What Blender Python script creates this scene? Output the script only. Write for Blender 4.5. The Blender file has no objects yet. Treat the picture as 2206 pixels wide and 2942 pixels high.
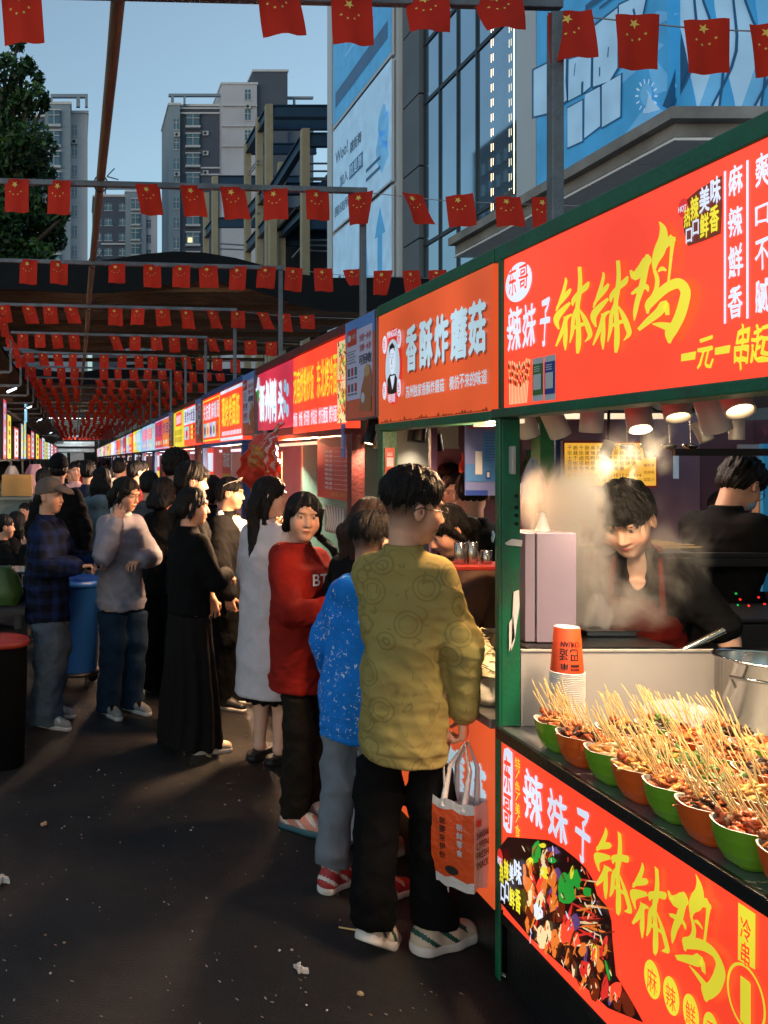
import bpy, bmesh, math, random
import numpy as np
import openvdb
from mathutils import Vector, Matrix
random.seed(11); rng = np.random.default_rng(11)
scene = bpy.context.scene; C = scene.collection; R = math.radians
# ---------------------------------------------------------------- camera, sky, sun, exposure
F, VX, VY, EYE = 2600.0, 215.0, 1320.0, 1.78     # focal length in photo pixels, vanishing point of the alley, eye height
D = 1.45                                         # distance from the camera's line to the stall fronts
cd = bpy.data.cameras.new("camera"); cam = bpy.data.objects.new("camera", cd); C.objects.link(cam); scene.camera = cam
cam.location = (0, 0, EYE); cam.rotation_euler = (R(90), 0, 0)
cd.sensor_fit = 'HORIZONTAL'; cd.sensor_width = 36; cd.lens = 36 * F / 2206
cd.shift_x = (1103 - VX) / 2206; cd.shift_y = -(1471 - VY) / 2206
cd.clip_start = 0.05; cd.clip_end = 2000
world = bpy.data.worlds.new("World"); scene.world = world; world.use_nodes = True
SUN_EL, SUN_AZ = 5.0, 222.0                      # low sun behind the camera, to its left
_n = world.node_tree.nodes; _l = world.node_tree.links
_sky = _n.new('ShaderNodeTexSky'); _sky.sky_type = 'NISHITA'; _sky.sun_disc = False
_sky.sun_elevation = R(SUN_EL); _sky.sun_rotation = R(SUN_AZ); _sky.altitude = 30; _sky.air_density = 1.3; _sky.dust_density = .6; _sky.ozone_density = 4.0
_hs = _n.new('ShaderNodeHueSaturation'); _hs.inputs['Saturation'].default_value = .62
_l.new(_sky.outputs[0], _hs.inputs['Color']); _tn = _n.new('ShaderNodeMix'); _tn.data_type = 'RGBA'; _tn.blend_type = 'MULTIPLY'; _tn.inputs[0].default_value = 1; _tn.inputs[7].default_value = (.90, 1.0, .97, 1)
_l.new(_hs.outputs[0], _tn.inputs[6]); _l.new(_tn.outputs[2], _n['Background'].inputs['Color'])
_n['Background'].inputs['Strength'].default_value = 0.37
sl = bpy.data.lights.new("sun", 'SUN'); sun = bpy.data.objects.new("sun", sl); C.objects.link(sun)
sl.energy = 0.05; sl.angle = R(8); sl.color = (1, .78, .6)
sun.rotation_euler = Vector((-math.sin(R(SUN_AZ)) * math.cos(R(SUN_EL)), -math.cos(R(SUN_AZ)) * math.cos(R(SUN_EL)), -math.sin(R(SUN_EL)))).to_track_quat('-Z', 'Y').to_euler()
vs = scene.view_settings; vs.view_transform = 'Standard'; vs.look = 'None'; vs.exposure = 0; vs.gamma = 1
try:
    scene.cycles.use_denoising = True; scene.cycles.max_bounces = 6; scene.cycles.volume_bounces = 1
    scene.cycles.transparent_max_bounces = 12; scene.cycles.sample_clamp_indirect = 6
except Exception: pass
# ---------------------------------------------------------------- pixels of the photograph to places in the world (calibration)
def W(px, py, Y): return Vector(((px - VX) * Y / F, Y, EYE - (py - VY) * Y / F))
def onX(px, py, X=D): Y = F * X / (px - VX); return (Y, EYE - (py - VY) * X / (px - VX))
def onG(px, py): Y = F * EYE / (py - VY); return ((px - VX) * Y / F, Y)
# ---------------------------------------------------------------- materials
def lin(h):
    h = h.lstrip('#'); c = [int(h[i:i + 2], 16) / 255 for i in (0, 2, 4)]
    return tuple(((x + .055) / 1.055) ** 2.4 if x > .04045 else x / 12.92 for x in c) + (1,)
_mc = {}
def M(name, hx, rough=.6, metal=0, var=.14, vs=5, bump=.0, bs=60, emit=0, ehx=None, spec=.5, trans=0, alpha=1, stretch=None, dirt=0, attr=None):
    key = name
    if key in _mc: return _mc[key]
    m = bpy.data.materials.new(name); m.use_nodes = True; nt = m.node_tree; b = nt.nodes['Principled BSDF']
    c = lin(hx) if isinstance(hx, str) else tuple(hx) + (1,)
    b.inputs['Roughness'].default_value = rough; b.inputs['Metallic'].default_value = metal
    b.inputs['Specular IOR Level'].default_value = spec; b.inputs['Alpha'].default_value = alpha
    b.inputs['Transmission Weight'].default_value = trans
    tc = nt.nodes.new('ShaderNodeTexCoord'); mp = nt.nodes.new('ShaderNodeMapping'); nt.links.new(tc.outputs['Object'], mp.inputs[0])
    if stretch: mp.inputs['Scale'].default_value = stretch
    if var:
        n1 = nt.nodes.new('ShaderNodeTexNoise'); n1.inputs['Scale'].default_value = vs; n1.inputs['Detail'].default_value = 5
        nt.links.new(mp.outputs[0], n1.inputs['Vector'])
        mr = nt.nodes.new('ShaderNodeMapRange'); mr.inputs[1].default_value = .25; mr.inputs[2].default_value = .75
        mr.inputs[3].default_value = 1 - var; mr.inputs[4].default_value = 1 + var
        nt.links.new(n1.outputs[0], mr.inputs[0])
        mx = nt.nodes.new('ShaderNodeMix'); mx.data_type = 'RGBA'; mx.blend_type = 'MULTIPLY'; mx.inputs[0].default_value = 1
        nt.links.new(mr.outputs[0], mx.inputs[7]); mx.inputs[6].default_value = c
        if attr:
            at = nt.nodes.new('ShaderNodeAttribute'); at.attribute_name = attr; nt.links.new(at.outputs['Color'], mx.inputs[6])
        out = mx.outputs[2]
        if dirt:
            n2 = nt.nodes.new('ShaderNodeTexNoise'); n2.inputs['Scale'].default_value = vs * .6; n2.inputs['Detail'].default_value = 9; n2.inputs['Roughness'].default_value = .7
            nt.links.new(mp.outputs[0], n2.inputs['Vector'])
            m2 = nt.nodes.new('ShaderNodeMapRange'); m2.inputs[1].default_value = .52; m2.inputs[2].default_value = .68; m2.inputs[3].default_value = 0; m2.inputs[4].default_value = dirt
            nt.links.new(n2.outputs[0], m2.inputs[0])
            mx2 = nt.nodes.new('ShaderNodeMix'); mx2.data_type = 'RGBA'; nt.links.new(m2.outputs[0], mx2.inputs[0]); nt.links.new(out, mx2.inputs[6]); mx2.inputs[7].default_value = (.05, .04, .035, 1)
            out = mx2.outputs[2]
        nt.links.new(out, b.inputs['Base Color'])
    else:
        b.inputs['Base Color'].default_value = c
        if attr:
            at = nt.nodes.new('ShaderNodeAttribute'); at.attribute_name = attr; nt.links.new(at.outputs['Color'], b.inputs['Base Color'])
    if bump:
        nb = nt.nodes.new('ShaderNodeTexNoise'); nb.inputs['Scale'].default_value = bs; nb.inputs['Detail'].default_value = 4
        nt.links.new(mp.outputs[0], nb.inputs['Vector'])
        bp = nt.nodes.new('ShaderNodeBump'); bp.inputs['Strength'].default_value = bump; bp.inputs['Distance'].default_value = .02
        nt.links.new(nb.outputs[0], bp.inputs['Height']); nt.links.new(bp.outputs[0], b.inputs['Normal'])
    if emit:
        b.inputs['Emission Color'].default_value = lin(ehx or hx); b.inputs['Emission Strength'].default_value = emit
    _mc[key] = m; return m
def ME(name, hx, s=1.0, base=.25, red=0):
    """a glowing print: a slightly uneven glow in the print's own colour"""
    if name in _mc: return _mc[name]
    m = bpy.data.materials.new(name); m.use_nodes = True; nt = m.node_tree; b = nt.nodes['Principled BSDF']
    c = list(lin(hx)); 
    if red: c[0] = red
    b.inputs['Base Color'].default_value = (min(c[0], 1) * base, c[1] * base, c[2] * base, 1); b.inputs['Roughness'].default_value = .35
    tc = nt.nodes.new('ShaderNodeTexCoord'); n1 = nt.nodes.new('ShaderNodeTexNoise'); n1.inputs['Scale'].default_value = 2.2; n1.inputs['Detail'].default_value = 1
    nt.links.new(tc.outputs['Object'], n1.inputs['Vector'])
    mr = nt.nodes.new('ShaderNodeMapRange'); mr.inputs[1].default_value = .3; mr.inputs[2].default_value = .7; mr.inputs[3].default_value = s * .76; mr.inputs[4].default_value = s * 1.14
    nt.links.new(n1.outputs[0], mr.inputs[0]); nt.links.new(mr.outputs[0], b.inputs['Emission Strength'])
    b.inputs['Emission Color'].default_value = tuple(c)
    _mc[name] = m; return m
# ---------------------------------------------------------------- mesh builder and object helpers
ORG = {}
def V(*a): return Vector(a)
class MB:
    def __init__(s): s.v = []; s.f = []; s.m = []; s.s = []
    def add(s, vs, fs, mi=0, sm=False):
        o = len(s.v); s.v.extend([tuple(x) for x in vs])
        for f in fs: s.f.append(tuple(i + o for i in f)); s.m.append(mi); s.s.append(sm)
        return s
    def obox(s, c, a, b, d, mi=0):
        c, a, b, d = map(Vector, (c, a, b, d)); q = []
        for k in (-1, 1):
            for i, j in ((-1, -1), (1, -1), (1, 1), (-1, 1)): q.append(c + a * i + b * j + d * k)
        if a.cross(b).dot(d) < 0: return s.add(q, [(0, 1, 2, 3), (7, 6, 5, 4), (4, 5, 1, 0), (5, 6, 2, 1), (6, 7, 3, 2), (7, 4, 0, 3)], mi)
        return s.add(q, [(3, 2, 1, 0), (4, 5, 6, 7), (0, 1, 5, 4), (1, 2, 6, 5), (2, 3, 7, 6), (3, 0, 4, 7)], mi)
    def box(s, x0, x1, y0, y1, z0, z1, mi=0):
        return s.obox(((x0 + x1) / 2, (y0 + y1) / 2, (z0 + z1) / 2), (abs(x1 - x0) / 2, 0, 0), (0, abs(y1 - y0) / 2, 0), (0, 0, abs(z1 - z0) / 2), mi)
    def beam(s, p, q, w, h, mi=0, up=(0, 0, 1)):
        p, q = Vector(p), Vector(q); d = q - p; u = d.normalized(); r = u.cross(Vector(up))
        if r.length < 1e-4: r = u.cross(Vector((0, 1, 0)))
        r.normalize(); t = r.cross(u)
        return s.obox((p + q) / 2, r * w / 2, d / 2, t * h / 2, mi)
    def tube(s, pts, r, n=8, mi=0, cap=True):
        pts = [Vector(p) for p in pts]; k = len(pts); rs = r if hasattr(r, '__len__') else [r] * k
        q = []; t0 = None
        for i, p in enumerate(pts):
            d = (pts[min(i + 1, k - 1)] - pts[max(i - 1, 0)]).normalized()
            if t0 is None: t0 = d.orthogonal().normalized()
            t0 = (t0 - d * t0.dot(d)).normalized(); b = d.cross(t0)
            for j in range(n):
                a = 2 * math.pi * j / n; q.append(p + (t0 * math.cos(a) + b * math.sin(a)) * rs[i])
        fs = [(i * n + j, i * n + (j + 1) % n, (i + 1) * n + (j + 1) % n, (i + 1) * n + j) for i in range(k - 1) for j in range(n)]
        s.add(q, fs, mi, True)
        if cap: s.add(q[:n], [tuple(range(n - 1, -1, -1))], mi); s.add(q[-n:], [tuple(range(n))], mi)
        return s
    def lathe(s, prof, c=(0, 0, 0), n=24, mi=0, ax=None, capb=True, capt=False):
        c = Vector(c); z = Vector(ax).normalized() if ax else V(0, 0, 1); x = z.orthogonal().normalized(); y = z.cross(x); q = []
        for r, h in prof:
            for j in range(n): a = 2 * math.pi * j / n; q.append(c + x * (r * math.cos(a)) + y * (r * math.sin(a)) + z * h)
        k = len(prof); fs = [(i * n + j, i * n + (j + 1) % n, (i + 1) * n + (j + 1) % n, (i + 1) * n + j) for i in range(k - 1) for j in range(n)]
        s.add(q, fs, mi, True)
        if capb: s.add(q[:n], [tuple(range(n - 1, -1, -1))], mi)
        if capt: s.add(q[-n:], [tuple(range(n))], mi)
        return s
    def poly(s, pts, mi=0): return s.add(pts, [tuple(range(len(pts)))], mi)
    def ell(s, o, u, v, cx, cy, rx, ry, mi=0, n=28):
        return s.poly([o + u * (cx + rx * math.cos(2 * math.pi * j / n)) + v * (cy + ry * math.sin(2 * math.pi * j / n)) for j in range(n)], mi)
    def build(s, name, mats, parent=None, bevel=0, local=False, smooth=False, at=None):
        if not isinstance(mats, (list, tuple)): mats = [mats]
        o3 = Vector((0, 0, 0)) if local else (ORG.get(parent.name, V(0, 0, 0)) if parent else (Vector(at) if at else V(0, 0, 0)))
        me = bpy.data.meshes.new(name); vv = np.array(s.v, dtype=np.float32).reshape(-1, 3) - np.array(o3, dtype=np.float32)
        me.from_pydata(vv.tolist(), [], s.f)
        for m in mats: me.materials.append(m)
        me.polygons.foreach_set('material_index', s.m); me.polygons.foreach_set('use_smooth', [True] * len(s.s) if smooth else s.s); me.update()
        o = bpy.data.objects.new(name, me); C.objects.link(o); ORG[o.name] = o3
        if parent: o.parent = parent
        elif at: o.location = at
        if bevel:
            b = o.modifiers.new('b', 'BEVEL'); b.width = bevel; b.segments = 2; b.limit_method = 'ANGLE'
        return o
def tag(o, label=None, cat=None, group=None, kind=None):
    if label: o['label'] = label
    if cat: o['category'] = cat
    if group: o['group'] = group
    if kind: o['kind'] = kind
    return o
def thing(name, label, cat, loc=(0, 0, 0), group=None, rz=0):
    o = bpy.data.objects.new(name, None); C.objects.link(o); o.location = loc; o.rotation_euler = (0, 0, rz); o.empty_display_size = .1
    ORG[o.name] = Vector(loc); return tag(o, label, cat, group)
def copy_tree(o, loc=None, rz=None, label=None, group=None, parent=None, scale=None):
    c = o.copy(); C.objects.link(c)
    if parent: c.parent = parent
    if loc is not None: c.location = loc
    if rz is not None: c.rotation_euler = (0, 0, rz)
    if scale: c.scale = (scale,) * 3
    tag(c, label, None, group)
    for ch in list(o.children): copy_tree(ch, parent=c)
    return c
# ---------------------------------------------------------------- writing
_tx = {}
def text2d(st, bold=0.0, res=3):
    k = (st, bold, res)
    if k in _tx: return _tx[k]
    cu = bpy.data.curves.new('t', 'FONT'); cu.body = st; cu.offset = bold; cu.resolution_u = res; cu.fill_mode = 'FRONT'
    o = bpy.data.objects.new('t', cu); C.objects.link(o); bpy.context.view_layer.update()
    dg = bpy.context.evaluated_depsgraph_get(); me = o.evaluated_get(dg).to_mesh()
    v = np.array([x.co[:2] for x in me.vertices]) if len(me.vertices) else np.zeros((1, 2)); f = [tuple(p.vertices) for p in me.polygons]
    lo, hi = v.min(0), v.max(0); v = (v - lo) / np.maximum(hi - lo, 1e-6)
    o.evaluated_get(dg).to_mesh_clear(); bpy.data.objects.remove(o); bpy.data.curves.remove(cu)
    _tx[k] = (v, f, (hi - lo)); return _tx[k]
class Face:
    """a flat printed face: o = corner, u = reading direction, v = up, n = towards the reader (metres)"""
    def __init__(s, o, u, v, lift=.002): s.o, s.u, s.v = Vector(o), Vector(u).normalized(), Vector(v).normalized(); s.n = s.u.cross(s.v); s.lift = lift
    def P(s, x, y, l=0): return s.o + s.u * x + s.v * y + s.n * (s.lift + l)
    def text(s, mb, st, x0, y0, x1, y1, mi=0, bold=.012, l=0, slant=0, res=3, rough=0):
        v, f, sz = text2d(st, 0.0, res); w, h = x1 - x0, y1 - y0
        if st in '一': h = h
        jx = np.zeros(len(v)); jy = jx
        if rough:
            jx = rough * (np.sin(v[:, 1] * 9 + v[:, 0] * 5) + .6 * np.sin(v[:, 1] * 23 + 1)); jy = rough * .8 * np.sin(v[:, 0] * 11 + v[:, 1] * 4)
        k = bold / .02 * .028 * (0.75 if len(st) > 1 else 1); sh = [(0, 0)] if bold < .009 else [(-k, 0), (k, 0), (0, k * .7), (0, -k * .7)]
        for n_, (dx, dy) in enumerate(sh): mb.add([s.P(x0 + (a * (1 - 2 * k) + k + jx[i] + dx / max(1, len(st) * .8)) * w + slant * b * h, y0 + (b * (1 - 2 * k) + k + jy[i] + dy) * h, l + .00022 * n_) for i, (a, b) in enumerate(v)], f, mi)
    def rect(s, mb, x0, y0, x1, y1, mi=0, l=0): mb.poly([s.P(x0, y0, l), s.P(x1, y0, l), s.P(x1, y1, l), s.P(x0, y1, l)], mi)
    def ell(s, mb, cx, cy, rx, ry, mi=0, l=0, n=28): mb.poly([s.P(cx + rx * math.cos(2 * math.pi * j / n), cy + ry * math.sin(2 * math.pi * j / n), l) for j in range(n)], mi)
    def ring(s, mb, cx, cy, rx, ry, t, mi=0, l=0, n=32, k=1.0):
        q = []
        for j in range(n): a = 2 * math.pi * j / n; q += [s.P(cx + rx * math.cos(a), cy + ry * math.sin(a), l), s.P(cx + (rx - t) * math.cos(a), cy + (ry - t * k) * math.sin(a), l)]
        mb.add(q, [(2 * j, 2 * ((j + 1) % n), 2 * ((j + 1) % n) + 1, 2 * j + 1) for j in range(n)], mi)
    def stroke(s, mb, pts, mi=0, l=0):
        """a brush stroke: points (x, y, half width)"""
        q = []; k = len(pts)
        for i in range(k):
            a, b = pts[max(i - 1, 0)], pts[min(i + 1, k - 1)]; dx, dy = b[0] - a[0], b[1] - a[1]; L = math.hypot(dx, dy) or 1
            nx, ny = -dy / L, dx / L; x, y, w = pts[i]; e = 0
            if i == 0: e = -.45
            if i == k - 1: e = .45
            x2, y2 = x + dx / L * w * e, y + dy / L * w * e
            q += [s.P(x2 + nx * w, y2 + ny * w, l), s.P(x2 - nx * w, y2 - ny * w, l)]
        mb.add(q, [(2 * i, 2 * i + 1, 2 * i + 3, 2 * i + 2) for i in range(k - 1)], mi)
    def outline(s, mb, pts, fn, mi=0, l=0):
        """a brush stroke whose outline is laid in the coordinates of fn"""
        q = []; k = len(pts)
        for i in range(k):
            a, b = pts[max(i - 1, 0)], pts[min(i + 1, k - 1)]; dx, dy = b[0] - a[0], b[1] - a[1]; L = math.hypot(dx, dy) or 1; x, y, w = pts[i]; e = -.45 if i == 0 else (.45 if i == k - 1 else 0)
            x += dx / L * w * e; y += dy / L * w * e
            for sg in (1, -1): q.append(s.P(*fn(x + dy / L * w * sg, y - dx / L * w * sg), l))
        mb.add(q, [(2 * i, 2 * i + 1, 2 * i + 3, 2 * i + 2) for i in range(k - 1)], mi)
    def line(s, mb, x0, y0, x1, y1, w, mi=0, l=0): s.stroke(mb, [(x0, y0, w / 2), (x1, y1, w / 2)], mi, l)
def smooth_pts(pts, n=4):
    """Catmull-Rom through the points of a brush stroke"""
    p = [np.array(x, float) for x in pts]; out = []
    for i in range(len(p) - 1):
        a, b, c, d = p[max(i - 1, 0)], p[i], p[i + 1], p[min(i + 2, len(p) - 1)]
        for t in np.linspace(0, 1, n, endpoint=False): out.append(.5 * ((2 * b) + (c - a) * t + (2 * a - 5 * b + 4 * c - d) * t ** 2 + (3 * b - a - 3 * c + d) * t ** 3))
    out.append(p[-1]); return [tuple(x) for x in out]
cnt_word = ['first', 'second', 'third', 'fourth', 'fifth', 'sixth', 'seventh', 'eighth', 'ninth', 'tenth', 'eleventh', 'twelfth', 'thirteenth', 'fourteenth', 'fifteenth']
# ================================================================ SETTING
def zc(ox, oy, s): return lambda x, y: (ox + x * s, oy + y * s)
def ground_mat():
    m = bpy.data.materials.new('asphalt'); m.use_nodes = True; nt = m.node_tree; b = nt.nodes['Principled BSDF']; b.inputs['Specular IOR Level'].default_value = .35; N = nt.nodes.new; L = nt.links.new
    tc = N('ShaderNodeTexCoord')
    def noise(s, d=6, r=.6): n = N('ShaderNodeTexNoise'); n.inputs['Scale'].default_value = s; n.inputs['Detail'].default_value = d; n.inputs['Roughness'].default_value = r; L(tc.outputs['Object'], n.inputs['Vector']); return n.outputs[0]
    def ramp(x, a, c0, e, c1): r = N('ShaderNodeValToRGB'); r.color_ramp.elements[0].position = a; r.color_ramp.elements[0].color = c0; r.color_ramp.elements[1].position = e; r.color_ramp.elements[1].color = c1; L(x, r.inputs[0]); return r.outputs[0]
    base = ramp(noise(1.3), .3, (.009, .0085, .0085, 1), .75, (.022, .019, .017, 1))
    grit = ramp(noise(160, 3), .35, (.4, .4, .4, 1), .7, (2.0, 1.95, 1.9, 1))
    mx = N('ShaderNodeMix'); mx.data_type = 'RGBA'; mx.blend_type = 'MULTIPLY'; mx.inputs[0].default_value = 1; L(base, mx.inputs[6]); L(grit, mx.inputs[7])
    vo = N('ShaderNodeTexVoronoi'); vo.inputs['Scale'].default_value = 22; vo.inputs['Randomness'].default_value = 1; L(tc.outputs['Object'], vo.inputs['Vector'])
    sp = ramp(vo.outputs['Distance'], .045, (1, 1, 1, 1), .06, (0, 0, 0, 1))
    gate = ramp(noise(2.2, 3), .52, (0, 0, 0, 1), .6, (.75, .75, .75, 1))
    mm = N('ShaderNodeMix'); mm.data_type = 'RGBA'; mm.blend_type = 'MULTIPLY'; mm.inputs[0].default_value = 1; L(sp, mm.inputs[6]); L(gate, mm.inputs[7])
    m2 = N('ShaderNodeMix'); m2.data_type = 'RGBA'; L(mm.outputs[2], m2.inputs[0]); L(mx.outputs[2], m2.inputs[6]); m2.inputs[7].default_value = (.2, .18, .16, 1)
    L(m2.outputs[2], b.inputs['Base Color'])
    rr = ramp(noise(2.0), .35, (.34, .34, .34, 1), .7, (.68, .68, .68, 1)); L(rr, b.inputs['Roughness'])
    bp = N('ShaderNodeBump'); bp.inputs['Strength'].default_value = .8; bp.inputs['Distance'].default_value = .008; L(noise(130, 4), bp.inputs['Height']); L(bp.outputs[0], b.inputs['Normal'])
    return m
g = MB(); g.poly([(-300, -60, 0), (300, -60, 0), (300, 500, 0), (-300, 500, 0)]); tag(g.build('ground', ground_mat()), kind='structure')

pv_ = M('pale_bounce_paving', '8f8b86', .85, 0, .2, .8, .2, 12, dirt=.3)
for x0, x1 in ((3.45, 120), (-120, -3.35)): m = MB(); m.poly([(x0, -50, .004), (x1, -50, .004), (x1, 160, .004), (x0, 160, .004)]); tag(m.build('bounce_paving', pv_), kind='structure')  # unseen pale sheets added to bounce sky light onto soffit and tarpaulin
steel = M('galvanised_steel', '6c7076', .5, .45, .3, 9, .25, 120, dirt=.5)
wood_old = M('weathered_timber', '8a6a52', .85, 0, .35, 6, .5, 30, stretch=(8, .6, 8))
# ---------------------------------------------------------------- far apartment towers
MT = {'dark': M('render_dark_grey', '5e6c7c', .9, 0, .12, .3, dirt=.12), 'mid': M('render_mid_grey', '8595a3', .9, 0, .1, .3), 'pale': M('render_pale_and_lit', 'b9bcc6', .9, 0, .1, .25, dirt=.15),
      'band': M('ledge_white', 'c9ccd0', .8), 'glass': M('window_glass_teal', '3f6474', .15, 0, .3, .8, spec=.8), 'frame': M('window_frame_white', 'b8bcc0', .6), 'plum': M('render_plum', '4f5868', .9, 0, .1, .3), 'lit': ME('lit_room', 'ffe9b0', 1.2)}
def tower(label, Y, vols, wins, pergola=(), bands=(), lit=None, base=830):
    cx = sum(v[0] + v[1] for v in vols) / len(vols) / 2; k = Y / F
    t = thing('apartment_tower', label, 'apartment block', ((cx - VX) * k, Y, 0), 'apartment towers behind the market')
    for (x0, x1, yt, dy, mk) in vols:
        a = (x0 - VX) * k; b = (x1 - VX) * k; zt = EYE - (yt - VY) * k
        MB().box(a, b, Y + dy, Y + dy + 12, -.5, zt).build('wall', MT[mk], t)
        MB().box(a - .15, b + .15, Y + dy - .15, Y + dy + 12.1, zt + .002, zt + .35).build('parapet', MT['band'], t)
    for (x0, x1, y0, y1, step, n, dy, bay) in wins:
        for i in range(n):
            a, b = (x0 - VX) * k, (x1 - VX) * k; zt = EYE - (y0 + i * step - VY) * k; zb = EYE - (y1 + i * step - VY) * k
            yy = Y + dy - (.6 if bay else 0)
            w = MB()
            if bay: w.box(a - .15, b + .15, yy - .1, Y + dy - .003, zb - .35, zb, 0); w.box(a - .15, b + .15, yy - .1, Y + dy - .003, zt, zt + .2, 0); w.box(a, b, yy + .05, Y + dy - .003, zb, zt, 1)
            else: w.box(a, b, yy - .05, yy - .003, zb, zt, 1); w.box(a - .1, b + .1, yy - .12, yy - .003, zb - .15, zb - .01, 0)
            for q in ((a + b) / 2,): w.box(q - .05, q + .05, yy - .11, yy - .054, zb, zt, 0)
            w.box(a, b, yy - .1, yy - .056, zb + (zt - zb) * .62, zb + (zt - zb) * .68, 0)
            o = w.build('window', [MT['frame'], MT['glass']], t)
            if lit and lit == (x0, i):
                MB().box(a + .2, (a + b) / 2 - .1, yy - .09, yy - .06, zb + .2, zb + (zt - zb) * .55).build('pane', MT['lit'], o)
    for (x0, x1, y0, y1, dy) in bands:
        MB().box((x0 - VX) * k, (x1 - VX) * k, Y + dy - .35, Y + dy - .003, EYE - (y1 - VY) * k, EYE - (y0 - VY) * k).build('ledge', MT['band'], t)
    if pergola:
        for (x0, x1, y0, y1, dy) in pergola: MB().box((x0 - VX) * k, (x1 - VX) * k, Y + dy, Y + dy + .6, EYE - (y1 - VY) * k, EYE - (y0 - VY) * k).build('roof_frame', MT['mid'], t)
tower('grey tower on the left behind the tree, open concrete frame on its roof', 130,
      [(0, 138, 335, 0, 'dark'), (130, 203, 312, -1.5, 'mid'), (200, 252, 318, 1, 'pale')],  # right side wall: the evening glow on it is put into the pale colour
      [(140, 172, 334, 372, 58.2, 8, -1.5, 1), (97, 124, 345, 376, 58.2, 8, 0, 0), (207, 221, 353, 384, 58.2, 8, 1, 0), (70, 90, 345, 376, 58.2, 8, 0, 0)],
      [(146, 252, 282, 291, -1.5), (244, 252, 291, 318, -1.5), (146, 152, 291, 312, -1.5), (219, 230, 291, 318, -1.5)], [(0, 138, 332, 338, 0)])
tower('tall grey apartment tower in the centre with a dark stair block on top', 150,
      [(483, 515, 309, -1, 'mid'), (514, 632, 306, 0, 'plum'), (574, 634, 330, 1.2, 'dark'), (631, 731, 258, -2, 'pale'), (724, 822, 214, -1, 'plum'), (818, 905, 315, 1, 'dark')],
      [(497, 511, 349, 379, 56.4, 9, -1, 0), (534, 571, 333, 365, 56.4, 9, -.1, 1), (603, 625, 334, 361, 56.4, 9, 1.2, 0), (697, 713, 272, 301, 57.6, 7, -2, 0)],
      [(483, 632, 276, 283, -1), (490, 498, 283, 309, -1), (526, 531, 283, 306, -1), (826, 905, 270, 276, 1), (848, 853, 276, 315, 1)],
      [(514, 630, 311, 315, 0), (514, 630, 325, 329, 0), (575, 632, 482, 486, 0), (575, 632, 501, 505, 0), (631, 731, 318, 320, -2), (631, 731, 376, 378, -2), (631, 731, 433, 435, -2)], (534, 6))
tower('small distant apartment block between the two towers, pale stair bay on its right', 190,
      [(268, 366, 566, 0, 'plum'), (360, 418, 556, -1, 'mid'), (414, 452, 548, 0, 'pale'), (450, 484, 700, 14, 'pale')],
      [(300, 322, 585, 605, 43, 6, 0, 0), (342, 362, 585, 605, 43, 6, 0, 0), (377, 399, 578, 606, 43, 6, -1, 1), (422, 433, 632, 655, 43, 4, 0, 0), (280, 292, 585, 605, 43, 6, 0, 0)],
      [(300, 440, 538, 543, 0), (300, 305, 543, 566, 0), (380, 385, 543, 560, 0)], [(290, 362, 560, 564, 0), (290, 362, 700, 704, 0)])
acm = M('air_conditioner_shell', 'b4b8ba', .6); acd = M('air_conditioner_grille', '3a4046', .7)
for k, (px, py, Y, dy) in enumerate(((153, 440, 130, -1.5), (120, 392, 130, 0), (118, 508, 130, 0), (214, 402, 130, 1), (590, 385, 150, 0), (590, 442, 150, 0), (590, 498, 150, 0), (612, 380, 150, 1.2), (612, 492, 150, 1.2), (506, 395, 150, -1), (506, 508, 150, -1), (705, 322, 150, -2))):
    p = W(px, py, Y); m = MB(); m.box(p.x - .45, p.x + .45, Y + dy - .42, Y + dy - .003, p.z - .35, p.z + .35, 0); m.lathe([(.26, 0), (.26, .01), (.001, .012)], (p.x - .1, Y + dy - .42, p.z), 14, 1, (0, -1, 0)); tag(m.build('air_conditioner', [acm, acd], at=(p.x, Y + dy, p.z)), f'pale air conditioner on the {"left" if Y == 130 else "central"} tower front, {cnt_word[k % 12]} of those counted from the left tower', 'air conditioner', 'air conditioners on the towers')
t = thing('apartment_tower', 'dark tower left of the picture, seen only as a reflection in the mall glass', 'apartment block', (-62, 165, 0), 'apartment towers behind the market')
MB().box(-74, -60, 150, 178, 0, 62).build('wall', MT['dark'], t)
for i in range(9):
    for j in range(14):
        m = MB(); m.box(-59.9, -59.7, 151 + i * 3, 152.6 + i * 3, 4 + j * 4, 6.2 + j * 4); m.build('window', MT['glass'], t)
# ---------------------------------------------------------------- steel stair frame
cream = M('cream_painted_steel', '9a947c', .55, 0, .1, 2, dirt=.2); blue_st = M('dark_blue_steel', '1d3f5c', .5, 0, .12, 2); rail_m = M('stainless_rail', 'a9adb2', .3, .8)
t = thing('steel_stair_frame', 'open steel stair frame with cream columns and dark blue beams beside the billboard', 'steel frame', (10, 45, 0))
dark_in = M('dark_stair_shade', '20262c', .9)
def col(px, yt, Y, w=.36):
    x, _, z = W(px, yt, Y); MB().box(x - w / 2, x + w / 2, Y - w / 2, Y + w / 2, 0, z).build('column', cream, t, bevel=.02)
for px, yt, Y in ((772, 302, 45), (745, 340, 47.4), (711, 412, 51), (876, 372, 40), (808, 468, 44.6), (617, 508, 55), (592, 555, 58.5), (783, 620, 44.2)): col(px, yt, Y)
def ib(p, q, h=.55):
    m = MB(); m.beam(p, q, .1, h); p, q = Vector(p), Vector(q)
    for s in (-1, 1): m.beam(p + V(0, 0, s * h / 2), q + V(0, 0, s * h / 2), .3, .05)
    m.build('beam', blue_st, t)
XR = 13.6
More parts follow.
